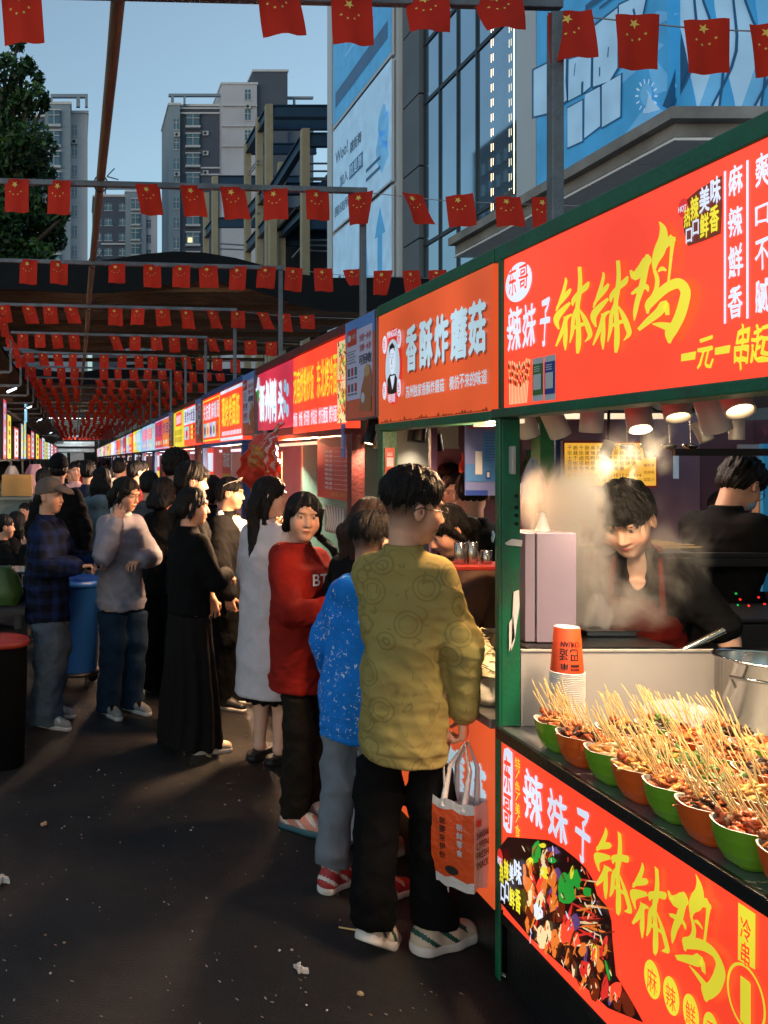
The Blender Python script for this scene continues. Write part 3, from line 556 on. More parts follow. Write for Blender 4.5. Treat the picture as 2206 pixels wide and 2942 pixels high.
# ---------------------------------------------------------------- far end
dk = M('dim_far_wall', '3c4040', .9, 0, .2, .6); pan = M('pale_roof_panel', '8c9490', .7, 0, .12, .7); wht = M('white_awning', 'cfd6da', .5)
t = thing('far_building', 'dim grey hall front closing the far end of the alley', 'building', (0, 63, 0)); MB().box(-9, 9, 63, 64, 0, 6.5).build('wall', dk, t)
m = MB()
for i in range(9): m.box(-6 + i * 1.6, -6 + i * 1.6 + 1.55, 62.7, 62.99, 3.3, 4.6)
m.build('fascia_panel', pan, t)
m = MB(); m.box(-3, 3, 58.0, 58.1, 4.4, 4.46); m.build('fill_strip', ME('far_fill_glow', 'e8f0f0', 4.0), t); _ld = bpy.data.lights.new('far_fill', 'AREA'); _ld.shape = 'RECTANGLE'; _ld.size = 6; _ld.size_y = .3; _ld.energy = 160; _ld.color = (.9, 1, .97); _lo = bpy.data.objects.new('far_fill_light', _ld); C.objects.link(_lo); _lo.parent = t; _lo.location = V(0, 58.05, 4.38) - ORG[t.name]; _lo.rotation_euler = Vector((0, .6, -1)).to_track_quat('-Z', 'X').to_euler()  # glowing strip and area light added to brighten the far end
m = MB(); m.box(-1.35, 1.3, 59.5, 61.8, 2.62, 2.95); m.box(-1.3, 1.3, 59.7, 61.8, 2.25, 2.5); tag(m.build('white_awning', wht, bevel=.05, at=(0, 60, 2)), 'white double awning at the far end of the alley', 'awning')
for a in ((-1.3, -.5, 1.4, 2.2, 'pale box stacked under the far white awning', 'b9bdc2'), (-.3, .6, 1.3, 2.2, 'grey printed crate beside the pale box under the far awning', '8d8688')):
    m = MB(); m.box(a[0], a[1], 58.6, 59.3, 0, a[3]); m.box(a[0] + .1, a[1] - .1, 58.58, 58.599, a[2], a[3] - .1); m.box(a[0], a[1], 58.57, 58.598, a[3] - .06, a[3] + .01); tag(m.build('storage_crate', M('crate_' + a[5], a[5], .8), at=(a[0], 59, 0)), a[4], 'crate')
# ================================================================ STALLS
green = M('dark_green_paint', '0a5c3e', .42, 0, .25, 7, .15, 60, dirt=.6); green2 = M('mid_green_paint', '2c7a4a', .5, 0, .2, 6, dirt=.4); maroon = M('dark_red_paint', '5c1f1c', .5, 0, .25, 6, .15, 60, dirt=.4); navy_p = M('blue_paint', '1f4b86', .5, 0, .2, 6, dirt=.3)
blk = M('black_trim', '1b1a1b', .35, .2, .25, 8, .15, 90, dirt=.2); top_m = M('brushed_steel_top', '9a9c9e', .33, .75, .15, 12, .12, 150, dirt=.25); gry = M('grey_sheet', 'a9a4a2', .45, .15, .08, 4); inner = M('stall_interior', '4a3a42', .8, 0, .25, 2, dirt=.3)
RED = ME('print_red', 'ff4d30', .92, red=1.25); REDD = ME('print_deep_red', 'e8322a', .85); YEL = ME('print_yellow', 'f5e63c', .93); WHT = ME('print_white', 'dfe8fc', .95); ORG_ = ME('print_orange', 'e9602f', .74, red=.88); PALE = ME('print_pale_blue', 'bfdcea', .85); PINK = ME('print_magenta', 'd8324e', .9); DRK = ME('print_dark', '2a0f0c', .5); BRN = ME('print_brown', '7a2a12', .7); GRN = ME('print_green', '2fae3c', .8); ORA = ME('print_food_orange', 'e8792f', .95); CRM = ME('print_cream', 'f5d7a0', .95); PUR = ME('print_purple', '6a4a86', .8); LGT = ME('print_glow_white', 'f0f2fc', 1.1); CYA = ME('print_cyan', '8fd4f0', 1.0); VIO = ME('print_lilac', 'b9b4e6', 1.0); SHD = ME('print_shadow', '8a3418', .6)
PR = [RED, REDD, YEL, WHT, ORG_, PALE, PINK, DRK, BRN, GRN, ORA, CRM, PUR, LGT, CYA, VIO, SHD]; PI = {k: i for i, k in enumerate('R r Y W O P K D B G F C U L A V S'.split())}
def rface(ya, za, X=D): return Face((X, ya, za), (0, -1, 0), (0, 0, 1))   # a face of the right hand row, read from far to near
class Q:
    """photo coordinates on the plane of the right hand stall fronts to coordinates of a Face there"""
    def __init__(s, f, zoom, X=D): s.f, s.z, s.X = f, zoom, X
    def __call__(s, x, y): Y, Z = onX(*s.z(x, y), s.X); return (s.f.o.y - Y, Z - s.f.o.z)
    def text(s, mb, st, x0, x1, yt, yb, mi, xr=None, **k):
        """box from its left edge: x0..x1, top and bottom read at x (xr or x0)"""
        xr = x0 if xr is None else xr; a = s(x0, yb)[0]; b = s(x1, yb)[0]; t_ = s(xr, yt)[1]; u_ = s(xr, yb)[1]; s.f.text(mb, st, a, u_, b, t_, mi, **k)
    def row(s, mb, st, x0, x1, yt, yb, mi, gap=.08, **k):
        a, b = s(x0, yb)[0], s(x1, yb)[0]; t_, u_ = s(x0, yt)[1], s(x0, yb)[1]; n = len(st); w = (b - a) / n
        for i, ch in enumerate(st):
            if ch == ' ': continue
            hh = (t_ - u_); y0, y1 = (u_, t_) if ch not in '一' else (u_ + hh * .42, u_ + hh * .58)
            s.f.text(mb, ch, a + i * w + w * gap / 2, y0, a + (i + 1) * w - w * gap / 2, y1, mi, **k)
    def poly(s, mb, pts, mi, l): mb.poly([s.f.P(*s(*p), l) for p in pts], mi)
    def stroke(s, mb, pts, mi, l, sc=1.0):
        s.f.outline(mb, smooth_pts(pts), s, mi, l)
    def ell(s, mb, x0, x1, y0, y1, mi, l):
        a, b = s(x0, y0)[0], s(x1, y0)[0]; xm = (x0 + x1) / 2; s.f.ell(mb, (a + b) / 2, (s(xm, y0)[1] + s(xm, y1)[1]) / 2, abs(b - a) / 2, abs(s(xm, y0)[1] - s(xm, y1)[1]) / 2, mi, l)
# ---- brush lettering for the big name, traced stroke by stroke
BO = [[(195, 675, 8), (200, 710, 15), (180, 800, 18), (150, 900, 20), (95, 1030, 8)], [(250, 795, 12), (220, 840, 24), (150, 930, 20), (100, 1000, 8)], [(245, 945, 14), (190, 1000, 26), (115, 1085, 36), (100, 1150, 28), (125, 1225, 10)],
      [(265, 1070, 10), (210, 1110, 22), (185, 1200, 24), (150, 1290, 20), (98, 1410, 9)], [(200, 1100, 20), (205, 1250, 20), (198, 1350, 24), (200, 1455, 7)], [(355, 562, 20), (362, 700, 22), (352, 850, 25), (332, 1000, 24), (345, 1250, 27), (342, 1400, 28), (333, 1485, 14)],
      [(455, 718, 10), (425, 770, 30), (360, 830, 26), (292, 915, 24), (282, 975, 6)], [(335, 980, 16), (292, 1100, 20), (280, 1250, 20), (253, 1375, 6)], [(362, 1020, 8), (412, 1110, 24), (455, 1220, 30), (472, 1300, 24), (418, 1365, 4)], [(285, 1230, 10), (350, 1190, 22), (425, 1168, 16)]]
BO2 = [[((x - 60) * 1.06 + 475, 1440 - (1450 - y) * 1.065, w * 1.05) for x, y, w in st] for st in BO]
JI = [[(932, 595, 12), (980, 655, 46), (1050, 575, 46), (1112, 480, 50), (1112, 425, 16)], [(1128, 470, 26), (1092, 600, 32), (1060, 750, 34), (1010, 920, 28), (985, 1040, 24), (975, 1132, 6)], [(950, 845, 14), (1020, 800, 28), (1105, 765, 28), (1125, 815, 10)],
      [(1250, 68, 6), (1290, 135, 34), (1292, 250, 52), (1252, 380, 62), (1205, 500, 38), (1195, 608, 10)], [(1290, 340, 36), (1392, 245, 42)], [(1402, 240, 28), (1386, 400, 18), (1366, 600, 14), (1350, 735, 13)], [(1205, 600, 18), (1232, 680, 24), (1226, 780, 24), (1190, 870, 26), (1135, 960, 36), (1128, 1055, 12)],
      [(1130, 990, 34), (1250, 855, 46), (1350, 772, 52), (1470, 732, 56), (1542, 815, 56), (1522, 950, 58), (1482, 1080, 58), (1432, 1185, 56), (1375, 1275, 60), (1368, 1375, 14)], [(1185, 1172, 6), (1270, 1182, 30), (1380, 1210, 50)], [(1248, 605, 8), (1290, 573, 24), (1334, 592, 10)], [(1042, 1228, 20), (1150, 1132, 36), (1260, 1040, 46), (1322, 955, 44), (1352, 1065, 22)]]
# ================================================================ main stall
st = thing('food_stall', 'nearest stall with green frame, glowing red name board and skewer counter', 'food stall', (1.5, 2.2, 0), 'food stalls in the right hand row')
Y0, Y1 = 1.0, 3.07
YS = F * D / (2262 - VX)
m = MB(); m.box(D + .001, D + .10, Y0, 3.13, 2.458, 2.512); m.box(D - .012, D + .09, Y0, 3.13, 1.922, 1.953); m.build('sign_frame', green, st, bevel=.004)
m = MB(); m.box(D - .006, D + .004, 3.066, 3.086, 1.954, 2.457); m.box(D - .006, D + .004, YS - .02, YS, 1.954, 2.457); m.build('frame_strip', green, st)
m = MB(); m.box(D + .0045, D + .09, YS, 3.065, 1.955, 2.456); sg = m.build('sign_board', RED, st)
fm = rface(3.064, 1.955); fm.o.x = D + .0045; zA = zc(1403, 400, .484); A = Q(fm, zA); zB_ = zc(1570, 620, .26522); BQ = Q(fm, zB_)
m = MB()
for k, s_ in enumerate(BO + BO2 + JI): fm.outline(m, smooth_pts(s_), BQ, 2, .0004 * k)
A.ell(m, 97, 253, 733, 963, 3, 0); A.text(m, '东', 118, 165, 770, 935, 0, bold=.0, l=.002, rough=.03); A.text(m, '哥', 180, 235, 755, 905, 0, bold=.01, l=.002, rough=.03)
for ch, x0, x1, yt, yb in (('辣', 103, 188, 1005, 1275), ('妹', 194, 272, 985, 1252), ('子', 298, 356, 955, 1235)): A.text(m, ch, x0, x1, yt, yb, 3, bold=.018, rough=.035, slant=.06)
for ch, x0, x1, yt, yb in (('一', 1135, 1222, 1275, 1320), ('元', 1226, 1322, 1185, 1375), ('一', 1335, 1425, 1238, 1282), ('串', 1445, 1532, 1105, 1375), ('起', 1540, 1668, 1110, 1340)): A.text(m, ch, x0, x1, yt, yb, 2, bold=.018, rough=.04, slant=.1)
for x, ya, yb in ((1397, 190, 1095), (1530, 125, 1065)):
    a, t_ = A(x, ya); b, u_ = A(x, yb); fm.rect(m, a - .0035, u_, a + .0035, t_, 3)
for x0, x1, ws in ((1416, 1502, (('麻', 168, 352), ('辣', 412, 598), ('鮮', 640, 838), ('香', 880, 1078))), (1575, 1660, (('爽', 96, 300), ('口', 402, 522), ('不', 602, 788), ('膩', 838, 1040)))):
    for ch, yt, yb in ws: A.text(m, ch, x0, x1, yt, yb, 3, bold=.022, rough=.035)
# badge
A.poly(m, [(1150, 520), (1160, 370), (1240, 300), (1382, 215), (1384, 400), (1375, 560), (1270, 605), (1180, 635)], 8, .001)
for ch, x0, x1, yt, yb, c in (('热', 1160, 1200, 400, 535, 2), ('辣', 1200, 1250, 345, 495, 2), ('美', 1252, 1315, 290, 450, 3), ('味', 1318, 1380, 232, 400, 3), ('口', 1172, 1210, 535, 625, 3), ('口', 1212, 1250, 485, 580, 3), ('鲜', 1256, 1310, 445, 600, 2), ('香', 1312, 1370, 400, 565, 2)): A.text(m, ch, x0, x1, yt, yb, c, bold=.03, l=.003)
A.ell(m, 1128, 1186, 350, 465, 1, .0035); fm.text(m, 'HOT', *A(1134, 440), *A(1182, 385), 3, .01, l=.005)
# picture of skewers, bottom left
for i in range(13):
    x = 118 + i * 11; xb = 122 + i * 9; yt = 1300 + 40 * random.random(); A.stroke(m, [(x, yt, 2.2), (x + (xb - x) * .5, yt + 120, 2.2), (xb, 1575 - i, 2.2)], 11, .0004 * i)
    for k in range(3): A.stroke(m, [(x - 2, yt + 15 + k * 42, 2), (x + 1, yt + 35 + k * 42, 5), (x + 2, yt + 50 + k * 42, 2)], (8, 10, 1)[(i + k) % 3], .0006 * i + .001)
m.build('lettering', PR, sg)
pst = M('sticker_white', 'c9cfd6', .4); psb = M('sticker_blue', '23429c', .4); psg = M('sticker_green', '3d7a3a', .4); psr = M('sticker_red', 'c63a2c', .4)
def sticker(label, fc, x0, y0, x1, y1, cols, cat='payment sign'):
    m = MB(); fc.rect(m, x0, y0, x1, y1, 0, .003); w, h = x1 - x0, y1 - y0
    fc.rect(m, x0 + .04 * w, y0 + .14 * h, x1 - .04 * w, y0 + .86 * h, 1, .0045); fc.rect(m, x0 + .15 * w, y0 + .26 * h, x1 - .15 * w, y0 + .62 * h, 2, .006)
    for k in range(3): fc.rect(m, x0 + .2 * w, y0 + (.68 + .05 * k) * h, x1 - .25 * w, y0 + (.70 + .05 * k) * h, 2, .006)
    o = m.build('payment_sign', cols, at=fc.P((x0 + x1) / 2, y0)); return tag(o, label, cat, 'payment signs on the stalls')
a = A(263, 1558); b = A(328, 1290); sticker('green and white payment card stuck on the lower corner of the big red board', fm, a[0], a[1], b[0], b[1], [pst, psg, pst])
a = A(334, 1553); b = A(400, 1275); sticker('blue payment card beside the green one on the big red board', fm, a[0], a[1], b[0], b[1], [pst, psb, pst])
# counter
m = MB(); m.box(D + .02, D + .06, Y0, 3.08, 0, .24); m.box(D + .0, D + .05, Y0, 3.08, .205, .239); m.build('plinth', blk, st, bevel=.003)
m = MB(); m.box(D + .002, D + .05, Y0, 3.068, .24, .828); cp = m.build('counter_panel', RED, st)
m = MB(); m.box(D - .015, D + .004, Y0, 3.09, .829, .868); m.build('counter_edge', blk, st, bevel=.003)
m = MB(); m.box(D + .0045, 2.75, Y0, 3.099, .835, .866); m.build('counter_top', top_m, st)
m = MB(); m.box(D + .055, 2.7, Y0 + .05, 3.09, .0, .83); m.build('cabinet', inner, st)
m = MB(); m.box(D + .006, D + .070, 3.088, 3.118, .869, 1.921); m.box(D - .004, D + .0055, 3.085, 3.118, 0, 1.921); m.box(D + .05, D + .069, 3.119, 3.20, .869, 1.92); m.build('corner_post', green, st, bevel=.004)
m = MB(); m.box(D + .078, 2.325, 3.1, 3.108, .867, 1.122); m.box(D + .078, 2.33, 3.096, 3.114, 1.1225, 1.128); m.build('splash_panel', gry, st)
wp = M('torn_white_paper', 'cfc8c4', .9)
for pts in ([(1450, 1560), (1470, 1548), (1500, 1552), (1498, 1570), (1475, 1568), (1455, 1566)], [(1475, 1700), (1490, 1695), (1492, 1740), (1484, 1790), (1478, 1840), (1468, 1870), (1470, 1800)], [(1462, 1790), (1474, 1770), (1478, 1830), (1462, 1872)]):
    m = MB(); m.poly([W(px, py, 3.084) for px, py in pts]); m.poly([W(px, py, 3.0835) + V(0, -.0015, 0) for px, py in pts][::1]); m.build('paper_scrap', wp, st)
bh = M('bolt_hole_black', '08080a', .8)
for py in (1425, 1458, 1481, 1505): m = MB(); m.lathe([(.0, 0), (.0065, .0), (.0065, .003)], W(1483, py, 3.0872), 10, 0, (0, -1, 0)); m.build('bolt_hole', bh, st)
m = MB(); m.box(1.478, 1.492, 3.06, 3.086, EYE - .05, EYE + .045); m.build('switch_box', gry, st, bevel=.003)
# lower panel lettering
fl = rface(3.067, .24, D + .002); zC = zc(1403, 1900, .484); CQ = Q(fl, zC); zD = zc(1420, 2120, .26216); DQ = Q(fl, zD)
m = MB()
src = [[(BQ(x, y) + (w,)) for x, y, w in smooth_pts(s_)] for s_ in BO + BO2 + JI]
xs = [p[0] for s_ in src for p in s_]; ys = [p[1] for s_ in src for p in s_]; u0, u1, v0, v1 = min(xs), max(xs), min(ys), max(ys)
ta, tb = DQ(1120, 0)[0], fl.o.y - F * D / (2084 - VX); 
low = lambda x, y: (ta + (BQ(x, y)[0] - u0) / (u1 - u0) * (tb - ta), .545 - .24 + (BQ(x, y)[1] - v0) / (v1 - v0) * .272)
for k, s_ in enumerate(BO + BO2 + JI): fl.outline(m, smooth_pts(s_), low, 2, .0004 * k)
for ch, x0, x1, yt, yb in (('辣', 318, 532, 368, 960), ('妹', 580, 805, 590, 1140), ('子', 890, 1052, 780, 1372)): DQ.text(m, ch, x0, x1, yt, yb, 3, xr=(x0 + x1) / 2, bold=.018, rough=.035)
# rounded white plaque with the two red characters
q0 = [DQ(x, y) for x, y in ((103, 200), (110, 120), (150, 105), (200, 160), (205, 300), (200, 900), (188, 1045), (140, 1035), (100, 960), (96, 700))]; m.poly([fl.P(a, b, .001) for a, b in q0][::-1], 3)
DQ.text(m, '东', 112, 192, 200, 590, 0, xr=150, bold=.02, l=.003, rough=.03); DQ.text(m, '哥', 108, 196, 610, 985, 0, xr=150, bold=.02, l=.003, rough=.03)
for ch, yt, yb in (('特', 200, 355), ('色', 455, 590), ('美', 690, 830), ('食', 930, 1070)): DQ.text(m, ch, 226, 280, yt, yb, 2, bold=.0)
for y in (365, 610, 850): DQ.stroke(m, [(270, y, 4), (238, y + 75, 4)], 2, .001)
# printed bowl of food
edge = [(62, 1200), (150, 1085), (300, 1095), (430, 1105), (600, 1120), (760, 1210), (900, 1320), (1010, 1430), (1090, 1560), (1130, 1720), (1250, 1860), (1290, 2010), (1300, 2212), (1340, 2600), (1520, 2900), (1640, 3120), (1250, 2960), (900, 2640), (400, 2190), (200, 1960), (62, 1790)]
DQ.poly(m, edge[::-1], 7, .0015)
fr = random.Random(5); lay = 0
def inside(x, y):
    c = False; n = len(edge); j = n - 1
    for i in range(n):
        xi, yi = edge[i]; xj, yj = edge[j]
        if (yi > y) != (yj > y) and x < (xj - xi) * (y - yi) / (yj - yi) + xi: c = not c
        j = i
    return c
def blob(x, y, rx, ry, rot, mi):
    global lay; lay += 1; n = 9; pts = []
    for k in range(n):
        a = 2 * math.pi * k / n; r_ = 1 + fr.uniform(-.22, .22); px, py = rx * r_ * math.cos(a), ry * r_ * math.sin(a); pts.append((x + px * math.cos(rot) - py * math.sin(rot), y + px * math.sin(rot) + py * math.cos(rot)))
    DQ.poly(m, pts[::-1], mi, .002 + lay * .00003)
for i in range(42):                                                # dark sticks and red chopsticks on the right
    x, y = fr.uniform(850, 1290), fr.uniform(1520, 2300)
    if inside(x, y): blob(x, y, fr.uniform(60, 150), fr.uniform(7, 16), fr.uniform(-.2, .5), fr.choice((10, 11, 8, 1, 10)))
for (x, y, rx, ry, rt, mi) in ((470, 1240, 60, 130, .1, 9), (540, 1180, 40, 30, 0, 2), (660, 1240, 80, 40, .2, 12), (700, 1500, 50, 70, 0, 12), (560, 1370, 60, 140, .1, 11), (600, 1330, 40, 110, 0, 8), (400, 1370, 45, 60, 0, 2), (640, 1340, 45, 30, .3, 9), (760, 1600, 60, 150, .1, 9), (850, 1560, 70, 130, .2, 9), (800, 1720, 90, 110, .4, 9), (920, 1560, 40, 110, -.1, 9), (1030, 1690, 45, 50, 0, 9), (660, 1740, 40, 140, -.2, 12), (860, 1480, 20, 80, .1, 2)): blob(x, y, rx, ry, rt, mi)
for i in range(230):
    x, y = fr.uniform(250, 1500), fr.uniform(1400, 3000)
    if inside(x, y) and inside(x + 40, y) and inside(x - 40, y) and not (x > 690 and y < 1900) and not (x > 950 and y < 2250) and not x < 350:
        big = fr.random() < .35; mi = fr.choice((10, 10, 11, 8, 1, 10, 8, 0, 10, 11)) if fr.random() < .9 else fr.choice((9, 12, 2, 3))
        blob(x, y, fr.uniform(30, 62) if big else fr.uniform(10, 24), fr.uniform(70, 150) if big else fr.uniform(50, 120), fr.uniform(-.35, .35), mi)
for i in range(420):
    x, y = fr.uniform(250, 1500), fr.uniform(1200, 3000)
    if inside(x, y) and not (x > 690 and y < 1900 and fr.random() < .6) and not x < 350: blob(x, y, fr.uniform(3, 9), fr.uniform(14, 60), fr.uniform(-.6, .6), fr.choice((11, 8, 8, 1, 10, 7, 11, 3, 8, 10, 7)))
DQ.ell(m, 72, 132, 1215, 1400, 1, .012); DQ.text(m, 'HOT', 82, 124, 1290, 1370, 3, bold=.01, l=.014)
for ch, x0, x1, yt, yb, c in (('热', 100, 144, 1360, 1590, 2), ('辣', 146, 202, 1330, 1565, 2), ('美', 206, 256, 1370, 1590, 3), ('味', 258, 345, 1335, 1600, 3), ('口', 112, 158, 1600, 1800, 3), ('口', 162, 202, 1570, 1780, 3), ('鲜', 206, 268, 1640, 1870, 2), ('香', 270, 335, 1650, 1920, 2)): DQ.text(m, ch, x0, x1, yt, yb, c, xr=(x0 + x1) / 2, bold=.03, l=.013)
for x, y, ch in ((975, 1890, '麻'), (1088, 1988, '辣'), (1205, 2092, '鮮'), (1325, 2200, '香')):
    CQ.ell(m, x - 46, x + 50, y - 112, y + 108, 2, .002); CQ.text(m, ch, x - 26, x + 34, y - 70, y + 75, 0, xr=x, bold=.008, l=.004)
fy = [(1488, 1430), (1590, 1500), (1588, 1830), (1486, 1770)]; CQ.poly(m, fy[::-1], 2, .002); CQ.text(m, '冷', 1505, 1570, 1500, 1640, 0, xr=1505, bold=.01, l=.004, rough=.02); CQ.text(m, '串', 1510, 1562, 1650, 1790, 0, xr=1510, bold=.01, l=.004, rough=.02)
a, b = CQ(1535, 1980); c_, d_ = CQ(1420, 1980), CQ(1652, 1980); rx = (d_[0] - c_[0]) / 2; fl.ring(m, (c_[0] + d_[0]) / 2, CQ(1535, 2000)[1], rx, rx * 1.25, .006, 2, .002); CQ.text(m, '1', 1500, 1562, 1880, 2160, 2, xr=1530, bold=.03, l=.002)
m.build('lettering', PR, cp)
# ---- spotlights of the main stall
wlm = M('spot_housing_white', 'b9b4b2', .45, .2, .05); blm = M('spot_housing_black', '161516', .45, .3, .05); lens = ME('lamp_lens', 'ffd9a0', 9.0); lensdim = ME('lamp_lens_dim', 'ffe6c0', 1.1)
def spot(name, label, p, aim, L, r, mat, lit, watt, group, beam=95, col=(1, .74, .46), roof=2.02, ldir=None):
    p = Vector(p); d = Vector(aim).normalized(); back = p - d * L
    t = thing(name, label, 'spotlight', back, group)
    m = MB(); m.lathe([(0.004, 0), (r * .96, .0), (r, .004), (r, L - .004), (r * .98, L), (r * .86, L - .001), (r * .84, L - .018)], back, 28, 0, d, capb=False); m.build('housing', mat, t)
    m = MB(); m.lathe([(.001, -.016), (r * .83, -.0165)], p, 24, 0, d, capb=False); m.build('lens', (lens if lit else lensdim) if lit is not None else blk, t)
    m = MB(); m.tube([back + d * L * .4, V(back.x, back.y, roof - .02) + d * L * .2, V(back.x, back.y, roof)], .006, 6); m.build('bracket', blm, t)
    if watt:
        ld = bpy.data.lights.new('spot', 'SPOT'); lo = bpy.data.objects.new('bulb', ld); C.objects.link(lo); lo.parent = t; lo.location = p + d * .012 - back; lo.rotation_euler = (Vector(ldir) if ldir else d).to_track_quat('-Z', 'Y').to_euler()
        ld.energy = watt; ld.spot_size = R(beam); ld.spot_blend = .6; ld.color = col; ld.shadow_soft_size = r * (2.0 if ldir else .8)
m = MB(); m.beam((1.75, 1.3, 2.03), (1.75, 3.9, 2.03), .03, .025); m.build('lamp_track', blm, st)
G1 = 'spotlights of the nearest stall'
spot('spotlight', 'white spotlight with its lit face turned to the viewer at the upper right', (1.75, 2.38, 1.905), (-.12, -.55, -.8), .13, .036, wlm, True, 75, G1)
spot('spotlight', 'tilted unlit white spotlight between two glowing ones', (1.79, 2.52, 1.86), (.35, .1, -.9), .13, .036, wlm, None, 0, G1)
spot('spotlight', 'glowing white spotlight right of the steam wisp', (1.76, 2.64, 1.90), (-.12, -.42, -.90), .13, .036, wlm, True, 75, G1, 105, ldir=(-.03, -.05, -1))
spot('spotlight', 'glowing white spotlight right above the menu board in the steam', (1.75, 2.80, 1.872), (-.12, -.40, -.90), .13, .036, wlm, True, 66, G1, 115, ldir=(.45, .40, -.80))
spot('spotlight', 'upright white spotlight left of the glowing pair', (1.75, 3.07, 1.872), (0, .12, -1), .12, .036, wlm, False, 30, G1, 110, ldir=(.7, .25, -.6))
spot('spotlight', 'leaning white spotlight third from the corner post', (1.74, 3.24, 1.865), (.45, .12, -.88), .12, .036, wlm, None, 0, G1)
spot('spotlight', 'short tilted white spotlight nearest the green corner post', (1.72, 3.42, 1.868), (.35, .2, -.9), .1, .036, wlm, None, 0, G1)
spot('spotlight', 'small white track spotlight with a lit rim at the far right', (2.62, 3.75, 1.855), (.25, -.3, -.9), .09, .028, wlm, False, 0, G1)
spot('spotlight', 'small dull white spotlight hanging rightmost on the rear rail', (2.72, 3.72, 1.86), (0, 0, -1), .09, .028, wlm, None, 0, G1)
spot('spotlight', 'slim black spotlight behind the tilted white one', (2.42, 3.8, 1.79), (.2, 0, -.97), .13, .025, blm, None, 0, G1)
spot('spotlight', 'tiny pale spotlight in front of the yellow menu board', (2.19, 3.75, 1.79), (-.4, 0, -.9), .07, .022, wlm, None, 0, G1)
spot('spotlight', 'white spotlight on the track nearest the viewer, beyond the right edge', (1.72, 2.05, 1.88), (-.05, .2, -1), .13, .036, wlm, True, 65, G1)
m = MB(); m.beam((2.5, 3.78, 1.81), (3.4, 3.78, 1.81), .02, .03); m.build('rear_rail', blm, st)
m = MB(); m.box(1.56, 3.6, Y0, 6.4, 2.05, 2.09); m.build('ceiling', M('stall_ceiling', '3a4a58', .6, 0, .15, 2), st)
# interior walls
m = MB(); m.box(2.3, 3.3, 4.9, 4.93, 2.0, 2.03); m.build('tube_lamp', lensdim, st)  # glowing bar, added with the area light below to brighten the rear sellers
mi_ = bpy.data.lights.new('rear_fill', 'AREA'); mi_.shape = 'RECTANGLE'; mi_.size = 1.0; mi_.size_y = .05; mi_.energy = 16; mi_.color = (1, .78, .62); mo_ = bpy.data.objects.new('rear_fill_light', mi_); C.objects.link(mo_); mo_.parent = st; mo_.location = V(2.8, 4.88, 1.99) - ORG[st.name]; mo_.rotation_euler = Vector((0, -.25, -1)).to_track_quat('-Z', 'Y').to_euler()
mauve = M('mauve_wall', '6b4650', .7, 0, .2, 1.5, dirt=.2)
m = MB(); m.box(2.3, 4.6, 6.0, 6.05, 0, 2.04); m.build('back_wall', mauve, st); m = MB(); m.box(4.5, 4.55, 1, 6, 0, 2.04); m.build('side_wall', mauve, st)
# ================================================================ stall two
def stall(name, label, y0, y1, fr_m, post_y): 
    t = thing(name, label, 'food stall', (1.5, (y0 + y1) / 2, 0), 'food stalls in the right hand row')
    m = MB(); m.box(D + .0, D + .09, y0, y1, 2.462, 2.512); m.box(D - .01, D + .09, y0, y1, 1.915, 1.948); m.build('sign_frame', fr_m, t, bevel=.004)
    for i, py in enumerate(post_y): m = MB(); m.box(D - .002, D + .07, py, py + .07, 0, 1.914); m.build('post', fr_m, t, bevel=.004)
    m = MB(); m.box(1.56, 3.4, y0 + .01, y1 - .01, 2.25, 2.29); m.build('roof', inner, t); return t
def counter(t, y0, y1, mat, h=.86):
    m = MB(); m.box(D + .03, D + .06, y0, y1, 0, .22); m.build('plinth', blk, t); m = MB(); m.box(D + .002, D + .05, y0, y1, .22, h - .035); p = m.build('counter_panel', mat, t)
    m = MB(); m.box(D - .012, 2.3, y0, y1, h - .034, h); m.build('counter_top', top_m, t, bevel=.003); m = MB(); m.box(D + .055, 2.25, y0 + .005, y1 - .005, 0, h - .036); m.build('cabinet', inner, t); return p
s2 = stall('food_stall', 'second stall with orange name board about fried mushrooms and green frame', 3.14, 4.345, green, [4.262])
f2 = rface(4.325, 1.95); zE = zc(700, 850, .4822); E2 = Q(f2, zE)
m = MB(); m.box(D + .003, D + .085, 3.145, 4.327, 1.949, 2.461); sb = m.build('sign_board', ORG_, s2)
f2.o.x = D + .003; m = MB()
for ch, x0, x1, yt, yb in (('香', 970, 1035, 180, 465), ('酥', 1050, 1130, 150, 445), ('炸', 1140, 1225, 118, 420), ('蘑', 1235, 1338, 85, 400), ('菇', 1342, 1448, 40, 368)):
    E2.text(m, ch, x0 + 5, x1 + 5, yt + 12, yb + 10, 16, bold=.03, l=.001); E2.text(m, ch, x0, x1, yt, yb, 5, bold=.035, l=.004)
E2.row(m, '苏州独家香酥炸蘑菇 模仿不来的味道', 966, 1452, 540, 612, 5, bold=.01, l=.002)
E2.ell(m, 842, 945, 190, 650, 1, .001); E2.ell(m, 846, 930, 258, 590, 5, .002)
a, b = E2(862, 575); hd = lambda pts, mi, l: E2.poly(m, pts[::-1], mi, l)
hd([(858, 580), (858, 500), (872, 470), (905, 465), (916, 490), (914, 570), (890, 590)], 7, .003); hd([(876, 480), (903, 473), (898, 520), (889, 560)], 3, .004); hd([(873, 330), (874, 420), (880, 460), (889, 470), (897, 455), (903, 410), (903, 320), (890, 300)], 3, .0045); hd([(871, 350), (873, 300), (890, 278), (904, 300), (904, 335), (897, 310), (880, 320)], 7, .005)
for x in (879, 894): E2.stroke(m, [(x - 3, 350, 1.5), (x + 4, 346, 1.5)], 7, .005); E2.stroke(m, [(x - 2, 366, 2), (x + 3, 364, 2)], 7, .005)
E2.stroke(m, [(882, 432, 1.5), (893, 428, 1.5)], 1, .005); E2.stroke(m, [(888, 370, 1), (886, 405, 1.5), (890, 408, 1)], 8, .005)
